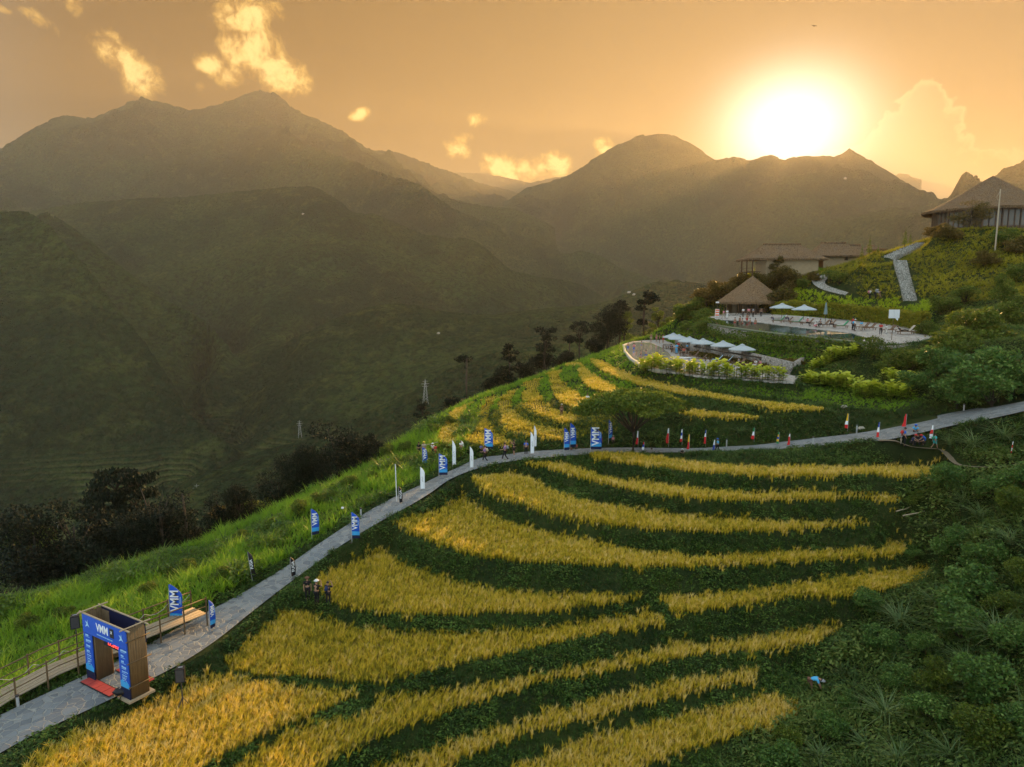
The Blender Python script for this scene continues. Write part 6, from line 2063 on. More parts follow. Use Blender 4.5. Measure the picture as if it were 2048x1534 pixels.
TG = 'dark trees along the edge of the slope'
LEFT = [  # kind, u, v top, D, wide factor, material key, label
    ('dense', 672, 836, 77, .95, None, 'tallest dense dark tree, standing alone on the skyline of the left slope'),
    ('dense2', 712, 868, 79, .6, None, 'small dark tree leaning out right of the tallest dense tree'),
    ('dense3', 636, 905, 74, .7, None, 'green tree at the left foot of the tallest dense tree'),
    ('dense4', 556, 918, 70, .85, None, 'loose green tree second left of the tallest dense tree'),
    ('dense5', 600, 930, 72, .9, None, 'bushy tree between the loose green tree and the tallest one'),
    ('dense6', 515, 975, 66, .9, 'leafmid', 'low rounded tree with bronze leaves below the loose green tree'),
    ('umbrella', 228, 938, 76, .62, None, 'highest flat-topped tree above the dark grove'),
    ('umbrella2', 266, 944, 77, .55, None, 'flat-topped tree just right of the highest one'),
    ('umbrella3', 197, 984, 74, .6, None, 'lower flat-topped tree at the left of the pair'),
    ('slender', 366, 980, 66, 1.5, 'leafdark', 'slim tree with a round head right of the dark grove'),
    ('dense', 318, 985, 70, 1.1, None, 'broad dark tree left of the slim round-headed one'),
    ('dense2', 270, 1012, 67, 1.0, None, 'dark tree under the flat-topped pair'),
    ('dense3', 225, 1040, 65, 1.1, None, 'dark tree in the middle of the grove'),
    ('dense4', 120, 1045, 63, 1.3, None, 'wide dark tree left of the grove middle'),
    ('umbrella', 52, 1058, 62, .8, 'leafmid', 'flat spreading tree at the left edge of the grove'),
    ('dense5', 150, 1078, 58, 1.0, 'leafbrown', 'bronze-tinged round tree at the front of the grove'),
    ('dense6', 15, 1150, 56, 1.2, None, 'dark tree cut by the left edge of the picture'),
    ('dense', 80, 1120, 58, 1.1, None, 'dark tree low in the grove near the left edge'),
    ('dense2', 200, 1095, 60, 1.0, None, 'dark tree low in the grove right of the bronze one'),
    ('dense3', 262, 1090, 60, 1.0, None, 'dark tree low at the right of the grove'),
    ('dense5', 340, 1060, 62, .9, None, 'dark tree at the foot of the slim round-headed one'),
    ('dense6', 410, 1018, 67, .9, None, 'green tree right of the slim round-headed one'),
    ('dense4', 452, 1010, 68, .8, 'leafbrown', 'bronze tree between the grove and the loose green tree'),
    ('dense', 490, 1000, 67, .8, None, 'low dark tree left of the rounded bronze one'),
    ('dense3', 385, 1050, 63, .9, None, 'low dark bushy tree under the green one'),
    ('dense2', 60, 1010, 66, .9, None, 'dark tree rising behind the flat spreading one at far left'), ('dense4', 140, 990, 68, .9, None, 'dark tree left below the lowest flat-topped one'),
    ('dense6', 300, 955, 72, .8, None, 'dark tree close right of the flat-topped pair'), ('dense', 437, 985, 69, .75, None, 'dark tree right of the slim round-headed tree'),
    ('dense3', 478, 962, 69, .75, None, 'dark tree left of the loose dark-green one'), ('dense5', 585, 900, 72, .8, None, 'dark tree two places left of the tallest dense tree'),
    ('dense2', 622, 882, 74, .7, None, 'dark tree touching the tallest dense tree on its left'), ('open2', 1160, 640, 138, .9, 'leafdark', 'airy tree just left of the broad dark tree'), ('open3', 1240, 600, 148, 1.0, 'leafdark', 'dark airy tree just right of the broad dark tree'),
    ('bush', 745, 868, 84, .9, 'leafdark', 'dark bush on the skyline right of the small leaning tree'),
    ('open', 845, 798, 97, .9, 'leafdark', 'spiky small tree at the skyline above the people in the shrubs'),
    ('bush2', 905, 792, 103, .9, 'leafdark', 'little dark bush on the skyline left of the upper terraces'),
    ('slender2', 933, 711, 116, 1.2, 'leafdark', 'tall slim tree standing alone above the left tip of the terraces'),
    ('slender3', 1018, 687, 124, 1.3, 'leafdark', 'slim tree with small round head above the second terrace'),
    ('bush3', 985, 752, 120, .9, 'leafdark', 'dark bush at the foot of the tall slim tree'),
    ('bush', 1012, 732, 124, 1.2, 'leafdark', 'wide dark bush under the small round-headed tree'),
    ('bush2', 1048, 722, 126, 1.0, 'leafdark', 'dark bush right of the wide one on the skyline'),
    ('open2', 1090, 652, 131, .95, 'leafdark', 'tall open tree with airy crown over the curved terraces'),
    ('bush3', 1090, 702, 130, 1.3, 'leafdark', 'dark bushes at the foot of the airy tree'),
    ('slender4', 1139, 661, 134, 1.1, 'leafdark', 'slim open tree right of the airy one'),
    ('bush', 1128, 700, 132, 1.1, 'leafdark', 'low dark bush below the slim open tree'),
    ('bush2', 1190, 677, 139, 1.2, 'leafdark', 'rounded dark bush below the broad tree'),
    ('dense2', 1217, 605, 146, .95, 'leafdark', 'broad dark tree left of the lower pool'),
    ('slender5', 1290, 583, 152, 1.5, 'leafdark', 'tall open tree behind the lower pool'),
    ('open3', 1250, 622, 150, .9, 'leafmid', 'loose tree between the broad and the tall open one'),
    ('open', 1318, 615, 152, .9, 'leafmid', 'airy tree right of the tall open one'),
    ('bush3', 1262, 665, 150, 1.4, 'leafmid', 'bright bushes behind the far rim of the lower pool'),
    ('bush', 1310, 655, 148, 1.5, 'leafmid', 'green bushes behind the people at the far end of the lower pool'),
    ('bush2', 1352, 632, 148, 1.4, 'leafmid', 'green bush at the foot of the hedge left of the pavilion'),
    ('bush3', 1335, 660, 140, 1.3, 'leafmid', 'green bush by the steps at the end of the lower pool'),
]
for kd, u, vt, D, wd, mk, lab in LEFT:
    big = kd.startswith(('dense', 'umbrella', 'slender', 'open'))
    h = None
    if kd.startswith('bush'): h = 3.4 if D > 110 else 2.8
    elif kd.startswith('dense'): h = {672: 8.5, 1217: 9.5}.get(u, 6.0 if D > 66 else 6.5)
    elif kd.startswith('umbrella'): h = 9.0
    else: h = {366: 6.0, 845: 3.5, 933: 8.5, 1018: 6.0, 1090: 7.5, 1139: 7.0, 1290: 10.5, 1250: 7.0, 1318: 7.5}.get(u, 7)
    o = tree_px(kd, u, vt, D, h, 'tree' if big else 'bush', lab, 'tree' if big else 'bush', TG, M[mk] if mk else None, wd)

tp = hit(1290, 888)
tree_px('spread', 1268, 778, 70.5, None, 'tree', 'wide spreading tree above the road between the upper terraces', 'tree', None, None, .92)
SH = 'shrubs round the pools and bungalows'
for kd, u, vt, D, h, wd, mk, lab in (
    ('dense', 1945, 400, 127, 5.6, 1.7, 'leafbrown', 'bronze tree in front of the round lodge'), ('bush', 1900, 445, 127, 3.0, 1.5, 'leafbrown', 'bush at the foot of the bronze tree'), ('bush2', 1868, 452, 134, 2.2, 1.6, 'leafbrown', 'clump of bush left under the lodge floor'),
    ('bush3', 2010, 455, 124, 3.0, 1.6, 'leafmid', 'bush at the base of the tall leaning pole'), ('bush', 2045, 470, 120, 3.0, 1.8, 'leafbrown', 'bush under the lodge at the right edge'), ('open3', 1556, 512, 134, 5.5, .9, 'leafbrown', 'young tree in front of the left bungalow'),
    ('bush2', 1530, 545, 135, 4.0, 1.3, 'leafbrown', 'bush between pavilion roof and left bungalow'), ('bush3', 1572, 530, 134, 4.6, 1.2, 'leafbrown', 'bush hiding the foot of the left bungalow wall'), ('bush', 1560, 570, 133, 4.5, 1.3, 'leafbrown', 'large bush right behind the pavilion roof'),
    ('bush2', 1606, 556, 135, 2.0, 1.2, 'leafmid', 'bush beside the person on the curved path'), ('bush3', 1660, 538, 138, 2.4, 1.3, 'leafmid', 'bush under the small dark window'), ('bush', 1630, 542, 139, 2.0, 1.3, 'leafbrown', 'low bush between the bungalow walls'),
    ('bush', 1478, 545, 142, 3.2, 1.5, 'leafbrown', 'hedge bush under the porch post'), ('bush2', 1445, 560, 140, 4.0, 1.5, 'leafbrown', 'tall hedge bush left of the porch'), ('bush3', 1415, 575, 140, 4.0, 1.5, 'leafbrown', 'hedge bush above the left pavilion eave'),
    ('bush', 1388, 592, 142, 4.0, 1.4, 'leafmid', 'hedge bush at the left end of the pavilion hedge'), ('bush2', 1365, 606, 144, 4.0, 1.4, 'leafmid', 'lowest hedge bush on the skyline left of the pavilion'), ('bush3', 1402, 615, 132, 3.4, 1.3, 'leafmid', 'pale green bush left of the orange stand'),
    ('bush', 1378, 640, 127, 2.6, 1.4, 'leafmid', 'bush above the steps between the two pools'), ('bush2', 1408, 640, 122, 1.8, 1.5, 'leafmid', 'round bush at the left end of the upper stone wall'),
    ('round', 1753, 670, 77, 2.6, 1.0, 'leafmid', 'clipped round bush in front of the white sign post'), ('bush', 1790, 700, 73, 2.2, 1.5, 'leafmid', 'bush below the right end of the upper terrace'), ('bush2', 1825, 695, 72, 2.6, 1.4, 'leafmid', 'bush at the right corner of the upper terrace'),
    ('conifer', 1741, 470, 137, 2.6, .9, None, 'tallest of the thin saplings on the mound skyline'), ('conifer', 1725, 488, 137, 1.7, .9, None, 'thin sapling left of the tallest one'), ('conifer', 1812, 453, 140, 2.8, .8, None, 'thin sapling nearest to the lodge'), ('conifer', 1822, 462, 141, 1.9, .8, None, 'small sapling right of the one nearest the lodge'), ('conifer', 1757, 487, 138, 1.2, .9, None, 'tiny sapling at the crest of the mound')):
    tree_px(kd, u, vt, D, h, 'tree' if kd[:4] in ('open', 'coni', 'dens') else 'shrub', lab, 'tree' if kd[:4] in ('open', 'coni', 'dens') else 'shrub', SH, M[mk] if mk else None, wd)

for kd, u, vt, D, h, wd, mk, lab in (('bush', 1590, 545, 133, 3.0, 1.3, 'leafbrown', 'bronze bush left before the pale bungalow wall'), ('bush3', 1680, 540, 134, 2.6, 1.4, 'leafmid', 'green bush at the right end of the bungalow wall')):
    tree_px(kd, u, vt, D, h, 'shrub', lab, 'shrub', SH, M[mk], wd)
# big wild shrubs on the right
RS = 'wild shrubs on the right of the slope'
g = random.Random(21)
right = [(2012, 545, 104, 4.2, .75, 'leafmid', 'dense cone-shaped green bush on the slope under the pole'), (1950, 612, 86, 4.2, 1.2, 'leafmid', 'large leafy bush right of the green hedge'), (1905, 650, 80, 3.8, 1.2, 'leafmid', 'leafy bush just right of the upper terrace'),
         (2010, 640, 82, 4.5, 1.2, 'leafmid', 'large bush near the right edge above the road'), (1880, 690, 74, 3.2, 1.2, 'leafwild', 'bush at the foot of the terrace on the right'), (1960, 690, 74, 4.5, 1.2, 'leafwild', 'tall wild bush in the middle of the right slope'),
         (2035, 700, 70, 4.0, 1.3, 'leafwild', 'dark wild bush at the right edge above the road'), (1920, 745, 69, 3.0, 1.3, 'leafwild', 'wild bush above the road before the curve right'), (1990, 745, 67, 3.0, 1.3, 'leafwild', 'wild bush close above the road on the far right'),
         (1850, 640, 86, 2.2, 1.5, 'leafmid', 'bush at the end of the green terrace hedge'), (1890, 590, 100, 2.6, 1.5, 'leafmid', 'grassy bush right of the stairs foot'), (1935, 570, 104, 2.6, 1.5, 'leafmid', 'bushy mound upslope of the large leafy bush'), (2045, 590, 94, 3.4, 1.3, 'leafmid', 'bush at the right edge level with the stairs foot'),
         (1830, 740, 73, 2.2, 1.4, 'leafwild', 'low dark bush left of the wild bushes above the road'), (2045, 520, 112, 3.0, 1.4, 'leafmid', 'bush at the right edge below the lodge'), (1975, 500, 122, 2.6, 1.6, 'leafbrown', 'bronze bush on the lodge slope')]
for i, (u, vt, D, h, wd, mk, lab) in enumerate(right):
    tree_px('bush' + ('', '2', '3')[i % 3], u, vt, D, h, 'shrub', lab, 'shrub', RS, M[mk], wd)

# shrubs of the dark corner at lower right and reed clumps: placed on the ground seen at a pixel
def reed_mesh(seed):
    g_ = random.Random(seed); it = []
    for i in range(80):
        a = g_.uniform(0, 6.28)
        it.append((((g_.uniform(-.12, .12), g_.uniform(-.12, .12), 0), a, g_.uniform(.5, 1.1), g_.uniform(.12, .5), g_.uniform(.4, 1.3), .026, 6), g_.uniform(-.3, .3)))
    v, f, t = tuft(it)
    return mesh_np('blades', v, f, M['reed'], False, {'tint': np.clip(t + .5, 0, 1)})


REED = [reed_mesh(s) for s in (1, 2, 3)]
def reed(u, v, h, lab, grp, cat='reed clump'):
    p = hit(u, v)
    if p is None: return
    h *= 1.25
    r_ = empty('reed_clump', p, random.uniform(0, 6.28), lab, cat, grp); r_.scale = (h, h, h)
    link('blades', random.choice(REED), r_)
RC = 'arching reed clumps in the dark corner'
for u, v, h, lab in ((1800, 1250, 1.7, 'arching reed clump below the right end of the lower strip'), (1990, 1280, 1.8, 'wide reed clump near the right edge at mid height of the corner'), (1930, 1330, 1.3, 'reed clump left below the wide one at the right edge'), (1770, 1440, 1.7, 'large reed clump right of the farmer in light blue'), (1735, 1500, 1.2, 'reed clump below the large one near the farmer'),
                     (1905, 1520, 1.3, 'reed clump at the bottom right of the corner'), (1800, 1530, 1.2, 'reed clump at the bottom edge'), (1640, 1520, 1.1, 'reed clump low at the left of the corner'), (1960, 1040, 1.7, 'reed clump on the slope below the footpath'), (2020, 1090, 1.6, 'reed clump left of the dense bush at the right edge'), (1925, 1005, 1.2, 'small reed clump below the footpath bend'),
                     (1945, 895, 1.9, 'tall grass clump on the mound between road and footpath'), (2010, 880, 1.9, 'grass clump at the right of the mound over the footpath'), (1900, 890, 1.3, 'small grass clump at the left of the mound'), (1480, 870, 1.2, 'pale grass clump on the bank above the road'), (1860, 1060, 1.2, 'reed clump left on the slope under the third strip'),
                     (1870, 1210, 1.2, 'reed clump right of the lower strip tip'), (2030, 1380, 1.4, 'reed clump at the right edge in the corner'), (1690, 1350, .9, 'small reed clump above the farmer')):
    reed(u, v, h, lab, RC)
LG2 = 'tall grass tussocks on the left slope'
for u, v, h, lab in ((230, 1262, 1.5, 'grass tussock behind the arch on the slope'), (330, 1215, 1.7, 'large grass tussock beside the blue flag behind the arch'), (90, 1300, 1.4, 'grass tussock at the far left above the walkway'), (275, 1150, 1.5, 'grass tussock at the foot of the dark grove'), (240, 1170, 1.4, 'grass tussock left at the foot of the dark grove'),
                     (420, 1110, 1.3, 'grass tussock in the middle of the left slope'), (520, 1050, 1.2, 'grass tussock left of the narrow blue flag'), (760, 935, 1.2, 'grass tussock above the white pole'), (830, 900, 1.1, 'grass tussock below the people in the shrubs'), (20, 1345, 1.3, 'grass tussock at the left edge by the walkway'), (160, 1225, 1.3, 'grass tussock above the left loudspeaker')):
    p = hit(u, v)
    if p is None: continue
    r_ = empty('grass_tussock', p, random.uniform(0, 6), lab, 'grass tussock', LG2); r_.scale = (h * .8,) * 3
    me = REED[0].copy() if 'tuss' not in TREE_T else TREE_T['tuss']
    if 'tuss' not in TREE_T: me.materials.clear(); me.materials.append(M['long']); TREE_T['tuss'] = me
    link('blades', me, r_)
LS = 'shrubs in the grass of the left slope'
for i, (u, v, h, lab) in enumerate(((540, 1060, 1.0, 'shrub left of the narrow blue flag'), (640, 1010, 1.2, 'shrub on the slope above the narrow blue flag'), (700, 975, 1.3, 'shrub halfway between narrow blue flag and tallest tree'), (745, 960, 1.0, 'shrub left of the white pole'), (775, 915, 1.5, 'shrub up the slope from the white pole'), (810, 905, 1.3, 'shrub below the skyline over the white pole'),
        (835, 925, 1.0, 'shrub at the feet of the people in the shrubs'), (862, 925, 1.1, 'shrub before the person in red'), (890, 905, 1.2, 'shrub left of the tallest white flag'), (912, 915, 1.0, 'shrub under the small white flag'), (870, 870, 1.4, 'shrub behind the people on the skyline slope'), (900, 850, 1.2, 'shrub left of the brown rice patch'), (855, 845, 1.5, 'shrub high on the skyline slope'),
        (600, 1030, 1.3, 'shrub low behind the narrow blue flag'), (480, 1085, 1.1, 'shrub above the leaning black flag'), (440, 1160, 1.0, 'shrub at the end of the bamboo walkway'), (380, 1150, 1.2, 'shrub on the slope over the large blue flag'), (300, 1190, 1.1, 'shrub over the bamboo rail behind the arch'), (60, 1260, 1.2, 'shrub at the left edge of the slope'), (130, 1240, 1.0, 'shrub left of the arch on the slope'),
        (670, 1000, 1.0, 'shrub near the path lamp'), (1020, 880, .9, 'round light green shrub behind the runners'), (950, 905, .9, 'shrub beside the leftmost terrace flag'))):
    p = hit(u, v)
    if p is not None: plant_tree('bush' + ('', '2', '3')[i % 3], p - Vector((0, 0, .1)), h, 'shrub', lab, 'shrub', LS, M['leafmid'], 1.2)
JS = 'shrubs in the dark corner at lower right'
adj = ['dark', 'leafy', 'low', 'broad', 'ragged', 'small-leaved', 'dense', 'spreading']
jl = [(1830, 1010, 'just right of the second strip end'), (1890, 980, 'between the strips and the footpath bend'), (1985, 990, 'below the footpath, leftmost of the big ones'), (2040, 980, 'at the right edge below the footpath'), (2020, 1030, 'right of the reed clump on the slope'), (1830, 1120, 'right of the largest strip'), (1900, 1110, 'middle of the slope below the reeds'), (1970, 1150, 'left of the dense round bush'),
      (2035, 1170, 'dense round one at the right edge'), (1940, 1210, 'above the wide reed clump'), (1760, 1300, 'below the arching reed clump'), (1850, 1310, 'between the two big reed clumps'), (1880, 1380, 'centre of the corner'), (1960, 1400, 'right of the corner centre'), (2035, 1300, 'edge one beside the wide reed clump'), (2030, 1460, 'edge one low in the corner'),
      (1960, 1490, 'bottom one right of the reed clump'), (1860, 1450, 'left of the bottom reed clumps'), (1700, 1420, 'just right of the farmer'), (1660, 1480, 'below the farmer'), (1580, 1500, 'right of the lowest strip'), (1550, 1540, 'at the bottom edge right of the lowest strip'), (1730, 1220, 'above the lower strip tip'), (1790, 1370, 'left of the corner centre'), (2000, 1230, 'under the dense round bush'), (1920, 1280, 'left of the wide reed clump')]
for i, (u, v, w) in enumerate(jl):
    p = hit(u, v)
    if p is None: continue
    h = g.uniform(1.0, 1.7) if u < 1850 else g.uniform(1.5, 2.6)
    plant_tree('bush' + ('', '2', '3')[i % 3], p - Vector((0, 0, .1)), h, 'shrub', '%s shrub, %s' % (adj[i % 8], w), 'shrub', JS, M['leafwild'] if i % 4 else M['leafmid'], g.uniform(1.0, 1.5))

# ------------------------------------------------------------------ broad-leaved lime hedges
def canna_mesh(seed):
    g_ = random.Random(seed); V, Fc, Tn = [], [], []
    for st in range(12):
        a = g_.uniform(0, 6.28); r = .45 * math.sqrt(g_.random()); bx, by = math.cos(a) * r, math.sin(a) * r
        hs = g_.uniform(.65, 1.0) * (1.05 - r * .5)
        for lf in range(9):
            z = hs * (.25 + .75 * lf / 8); b = g_.uniform(0, 6.28); up = .2 + .9 * lf / 8
            d = Vector((math.cos(b), math.sin(b), up)).normalized(); s = d.cross(Vector((0, 0, 1))).normalized(); L = g_.uniform(.24, .38); W = L * .34
            c = Vector((bx, by, z)); o = len(V)
            V += [tuple(c), tuple(c + d * L * .5 + s * W), tuple(c + d * L - Vector((0, 0, L * .25))), tuple(c + d * L * .5 - s * W)]
            Fc += [(o, o + 1, o + 2), (o, o + 2, o + 3)]; Tn += [max(0, min(1, .28 + .62 * lf / 8 + g_.uniform(-.15, .1)))] * 4
    return mesh_np('leaves', np.array(V), np.array(Fc), M['leaflime'], False, {'tint': np.array(Tn)})


CAN = [canna_mesh(s) for s in (4, 5, 6, 7)]
stem = MB()
for k in range(7): stem.tube([(.3 * math.cos(k * .9), .3 * math.sin(k * .9), -.15), (.33 * math.cos(k * .9), .33 * math.sin(k * .9), .7)], .012, 4)
stem_me = stem.mesh('stems', M['leafmid'])
def canna_row(pts, n, h, group, where):
    W3 = [PZ(u, v, z) for u, v, z in pts]
    L = [(W3[i + 1] - W3[i]).length for i in range(len(W3) - 1)]; tot = sum(L)
    ords = ['first', 'second', 'third', 'fourth', 'fifth', 'sixth', 'seventh', 'eighth', 'ninth', 'tenth', 'eleventh', 'twelfth', 'thirteenth', 'fourteenth']
    for i in range(n):
        d = tot * (i + .5) / n; j = 0
        while j < len(L) - 1 and d > L[j]: d -= L[j]; j += 1
        p = W3[j].lerp(W3[j + 1], d / L[j]); z = onz(p.x, p.y)
        r_ = empty('broad_leaved_shrub', (p.x, p.y, z), random.uniform(0, 6), '%s lime shrub from the left %s' % (ords[i], where), 'shrub', group)
        s_ = h * random.uniform(.95, 1.25); r_.scale = (s_ * 1.35, s_ * 1.15, s_)
        link('leaves', CAN[i % 4], r_); link('stems', stem_me, r_)


canna_row([(1280, 742, -10.5), (1330, 751, -10.5), (1400, 761, -10.5), (1480, 770, -10.6), (1570, 778, -10.7)], 13, 1.75, 'lime shrubs along the lower sun deck', 'in the row under the lower pool')
canna_row([(1620, 738, -9.2), (1665, 736, -9.0), (1715, 733, -8.6)], 5, 1.5, 'upper clump of lime shrubs', 'in the upper short row right of the stone wall')
canna_row([(1610, 766, -10.4), (1660, 772, -10.3), (1715, 774, -10.0)], 6, 1.45, 'lower left clump of lime shrubs', 'in the lower row right of the stone wall')
canna_row([(1715, 780, -10.1), (1760, 784, -9.9), (1815, 786, -9.6)], 6, 1.45, 'lower right clump of lime shrubs', 'in the lowest row before the dark bushes')
canna_row([(1770, 746, -8.6), (1800, 748, -8.3), (1832, 750, -8.0)], 3, 1.4, 'green clump of broad shrubs', 'in the greener clump right of the others')
# clipped dark hedges under the upper wall
def hedge(pts, h, w, lab, material, name='hedge', dens=130, ls=.16, seed=3, flat=False):
    W3 = [PZ(u, v, z) for u, v, z in pts]; g_ = np.random.default_rng(seed)
    seg = np.array([(W3[i + 1] - W3[i]).length for i in range(len(W3) - 1)]); n = int(seg.sum() * dens)
    k = g_.choice(len(seg), n, p=seg / seg.sum()); t = g_.random(n)
    A = np.array([tuple(W3[i]) for i in k]); B = np.array([tuple(W3[i + 1]) for i in k]); c = A + (B - A) * t[:, None]
    d = B - A; d[:, 2] = 0; d /= np.linalg.norm(d, axis=1)[:, None]
    s = g_.uniform(-1, 1, n); s = np.sign(s) * np.abs(s) ** .5
    top = g_.random(n) < .5
    off = s * w / 2; zz = np.where(top, h * (1 - .25 * s ** 2) + g_.normal(0, .06, n), g_.random(n) * h)
    off = np.where(top, off, np.sign(off) * w / 2 + g_.normal(0, .05, n))
    c[:, 0] += -d[:, 1] * off; c[:, 1] += d[:, 0] * off
    c[:, 2] = (c[:, 2] if flat else gh(c[:, 0], c[:, 1])) + zz * (1 + .2 * fbm(c[:, 0] / 2, c[:, 1] / 2, 2, 4))
    a = g_.normal(size=(n, 3)); a /= np.linalg.norm(a, axis=1)[:, None]; b = np.cross(a, g_.normal(size=(n, 3))); b /= np.linalg.norm(b, axis=1)[:, None]
    q = ls * g_.uniform(.6, 1.4, n)[:, None]
    V = np.stack([c - a * q, c + b * q * .6, c + a * q, c - b * q * .6], 1).reshape(-1, 3); i = np.arange(n) * 4
    me = mesh_np(name, V, np.concatenate([np.stack([i, i + 1, i + 2], 1), np.stack([i, i + 2, i + 3], 1)]), material, False, {'tint': np.clip(np.repeat(.5 + g_.normal(0, .15, n), 4), 0, 1)})
    r_ = empty(name, W3[0], 0, lab, 'hedge'); o = link('foliage', me, r_); o.location = -W3[0]
    MB().tube([p - W3[0] + Vector((0, 0, -.2)) for p in W3], .12, 5).build('stems', M['bark'], r_)


hedge([(1375, 656, -6.5), (1440, 669, -6.8), (1500, 680, -7.0), (1600, 692, -7.0), (1680, 701, -7.0), (1740, 706, -7.0)], 1.0, 1.6, 'long dark green hedge at the foot of the upper stone wall', M['leafmid'])
hedge([(1388, 690, -8.2), (1450, 701, -8.3), (1520, 712, -8.4), (1600, 724, -8.5)], .7, 1.5, 'rust-tinged hedge bank above the lower stone wall', M['leafbrown'], seed=5)
hedge([(1548, 628, -4.1), (1600, 631, -4.1), (1700, 640, -4.55), (1780, 648, -4.8), (1850, 660, -5.15)], 2.3, 1.5, 'tall golden green hedge bank behind the upper pool loungers', M['gold'], dens=220, ls=.20, seed=7, flat=True)

# ------------------------------------------------------------------ people
def limbs(kind):
    """joint positions (metres, facing -Y) for a pose; figure about 1.7 m tall"""
    P_ = dict(pel=(0, 0, .95), che=(0, .01, 1.28), nec=(0, 0, 1.46), hea=(0, -.02, 1.60),
              ls=(-.19, 0, 1.40), le=(-.25, .02, 1.12), lw=(-.25, -.06, .88), lh=(-.25, -.10, .80),
              rs=(.19, 0, 1.40), re=(.25, .02, 1.12), rw=(.25, -.06, .88), rh=(.25, -.10, .80),
              lp=(-.10, 0, .90), lk=(-.11, -.02, .50), la=(-.11, .02, .09), lt=(-.12, -.14, .03),
              rp=(.10, 0, .90), rk=(.11, -.02, .50), ra=(.11, .02, .09), rt=(.12, -.14, .03))
    if kind == 'walk':
        P_.update(lk=(-.10, -.18, .52), la=(-.10, -.28, .12), lt=(-.10, -.42, .08), rk=(.10, .06, .50), ra=(.10, .34, .16), rt=(.10, .26, .04), le=(-.25, .16, 1.15), lw=(-.24, .10, .92), lh=(-.24, .06, .84), re=(.25, -.12, 1.14), rw=(.22, -.32, 1.08), rh=(.21, -.40, 1.10))
    elif kind == 'photo':
        P_.update(le=(-.30, -.16, 1.28), lw=(-.12, -.30, 1.52), lh=(-.07, -.32, 1.58), re=(.30, -.16, 1.28), rw=(.12, -.30, 1.52), rh=(.07, -.32, 1.58))
    elif kind == 'point':
        P_.update(le=(-.40, -.10, 1.38), lw=(-.62, -.20, 1.45), lh=(-.70, -.23, 1.47), re=(.30, .0, 1.15), rw=(.14, -.14, 1.08), rh=(.08, -.16, 1.08))
    elif kind == 'sit':
        P_.update(pel=(0, 0, .50), che=(0, -.04, .83), nec=(0, -.06, 1.0), hea=(0, -.09, 1.14), ls=(-.19, -.05, .95), rs=(.19, -.05, .95), le=(-.24, -.18, .72), lw=(-.16, -.36, .60), lh=(-.12, -.42, .58), re=(.24, -.18, .72), rw=(.16, -.36, .60), rh=(.12, -.42, .58),
                  lp=(-.10, 0, .47), lk=(-.13, -.42, .50), la=(-.12, -.44, .09), lt=(-.12, -.60, .04), rp=(.10, 0, .47), rk=(.13, -.42, .50), ra=(.12, -.44, .09), rt=(.12, -.60, .04))
    elif kind == 'squat':
        P_.update(pel=(0, .06, .28), che=(0, -.08, .56), nec=(0, -.16, .72), hea=(0, -.22, .85), ls=(-.19, -.12, .68), rs=(.19, -.12, .68), le=(-.26, -.28, .48), lw=(-.12, -.40, .42), lh=(-.07, -.44, .40), re=(.26, -.28, .48), rw=(.12, -.40, .42), rh=(.07, -.44, .40),
                  lp=(-.10, .06, .26), lk=(-.18, -.28, .46), la=(-.14, -.10, .09), lt=(-.14, -.26, .03), rp=(.10, .06, .26), rk=(.18, -.28, .46), ra=(.14, -.10, .09), rt=(.14, -.26, .03))
    elif kind == 'bend':
        P_.update(pel=(0, .10, .86), che=(0, -.22, 1.02), nec=(0, -.40, 1.02), hea=(0, -.53, .98), ls=(-.19, -.34, 1.0), rs=(.19, -.34, 1.0), le=(-.24, -.42, .74), lw=(-.16, -.52, .52), lh=(-.14, -.56, .45), re=(.24, -.42, .74), rw=(.16, -.52, .52), rh=(.14, -.56, .45), lp=(-.10, .10, .84), rp=(.10, .10, .84), lk=(-.12, -.04, .46), rk=(.12, -.04, .46))
    elif kind == 'lie':     # on a raised backrest, legs towards -Y
        P_.update(pel=(0, .20, .46), che=(0, .44, .66), nec=(0, .56, .80), hea=(0, .62, .92), ls=(-.19, .50, .74), rs=(.19, .50, .74), le=(-.26, .36, .58), lw=(-.18, .16, .56), lh=(-.14, .08, .56), re=(.26, .36, .58), rw=(.18, .16, .56), rh=(.14, .08, .56),
                  lp=(-.10, .18, .45), lk=(-.12, -.22, .56), la=(-.11, -.62, .44), lt=(-.11, -.66, .54), rp=(.10, .18, .45), rk=(.12, -.24, .50), ra=(.11, -.66, .44), rt=(.11, -.70, .54))
    return P_


_pm = {}
def skin_mesh(nm, verts, edges, radii, root=0, sub=1):
    me = bpy.data.meshes.new(nm); me.from_pydata(verts, edges, [])
    ob = bpy.data.objects.new(nm, me); COL.objects.link(ob)
    mod = ob.modifiers.new('s', 'SKIN'); mod.use_smooth_shade = True
    sv = me.skin_vertices[0].data if me.skin_vertices else None
    if sv is None:
        me.skin_vertices_create() if hasattr(me, 'skin_vertices_create') else None
    if not me.skin_vertices:
        import bmesh
        bm = bmesh.new(); bm.from_mesh(me); bm.verts.layers.skin.verify(); bm.to_mesh(me); bm.free()
    for i, r in enumerate(radii):
        d = me.skin_vertices[0].data[i]; d.radius = (r, r) if not isinstance(r, tuple) else r; d.use_root = (i == root)
    ob.modifiers.new('d', 'SUBSURF').levels = sub
    ob.modifiers['d'].render_levels = sub
    bpy.context.view_layer.update()
    out = bpy.data.meshes.new_from_object(ob.evaluated_get(bpy.context.evaluated_depsgraph_get()))
    out.name = nm; bpy.data.objects.remove(ob); bpy.data.meshes.remove(me)
    return out


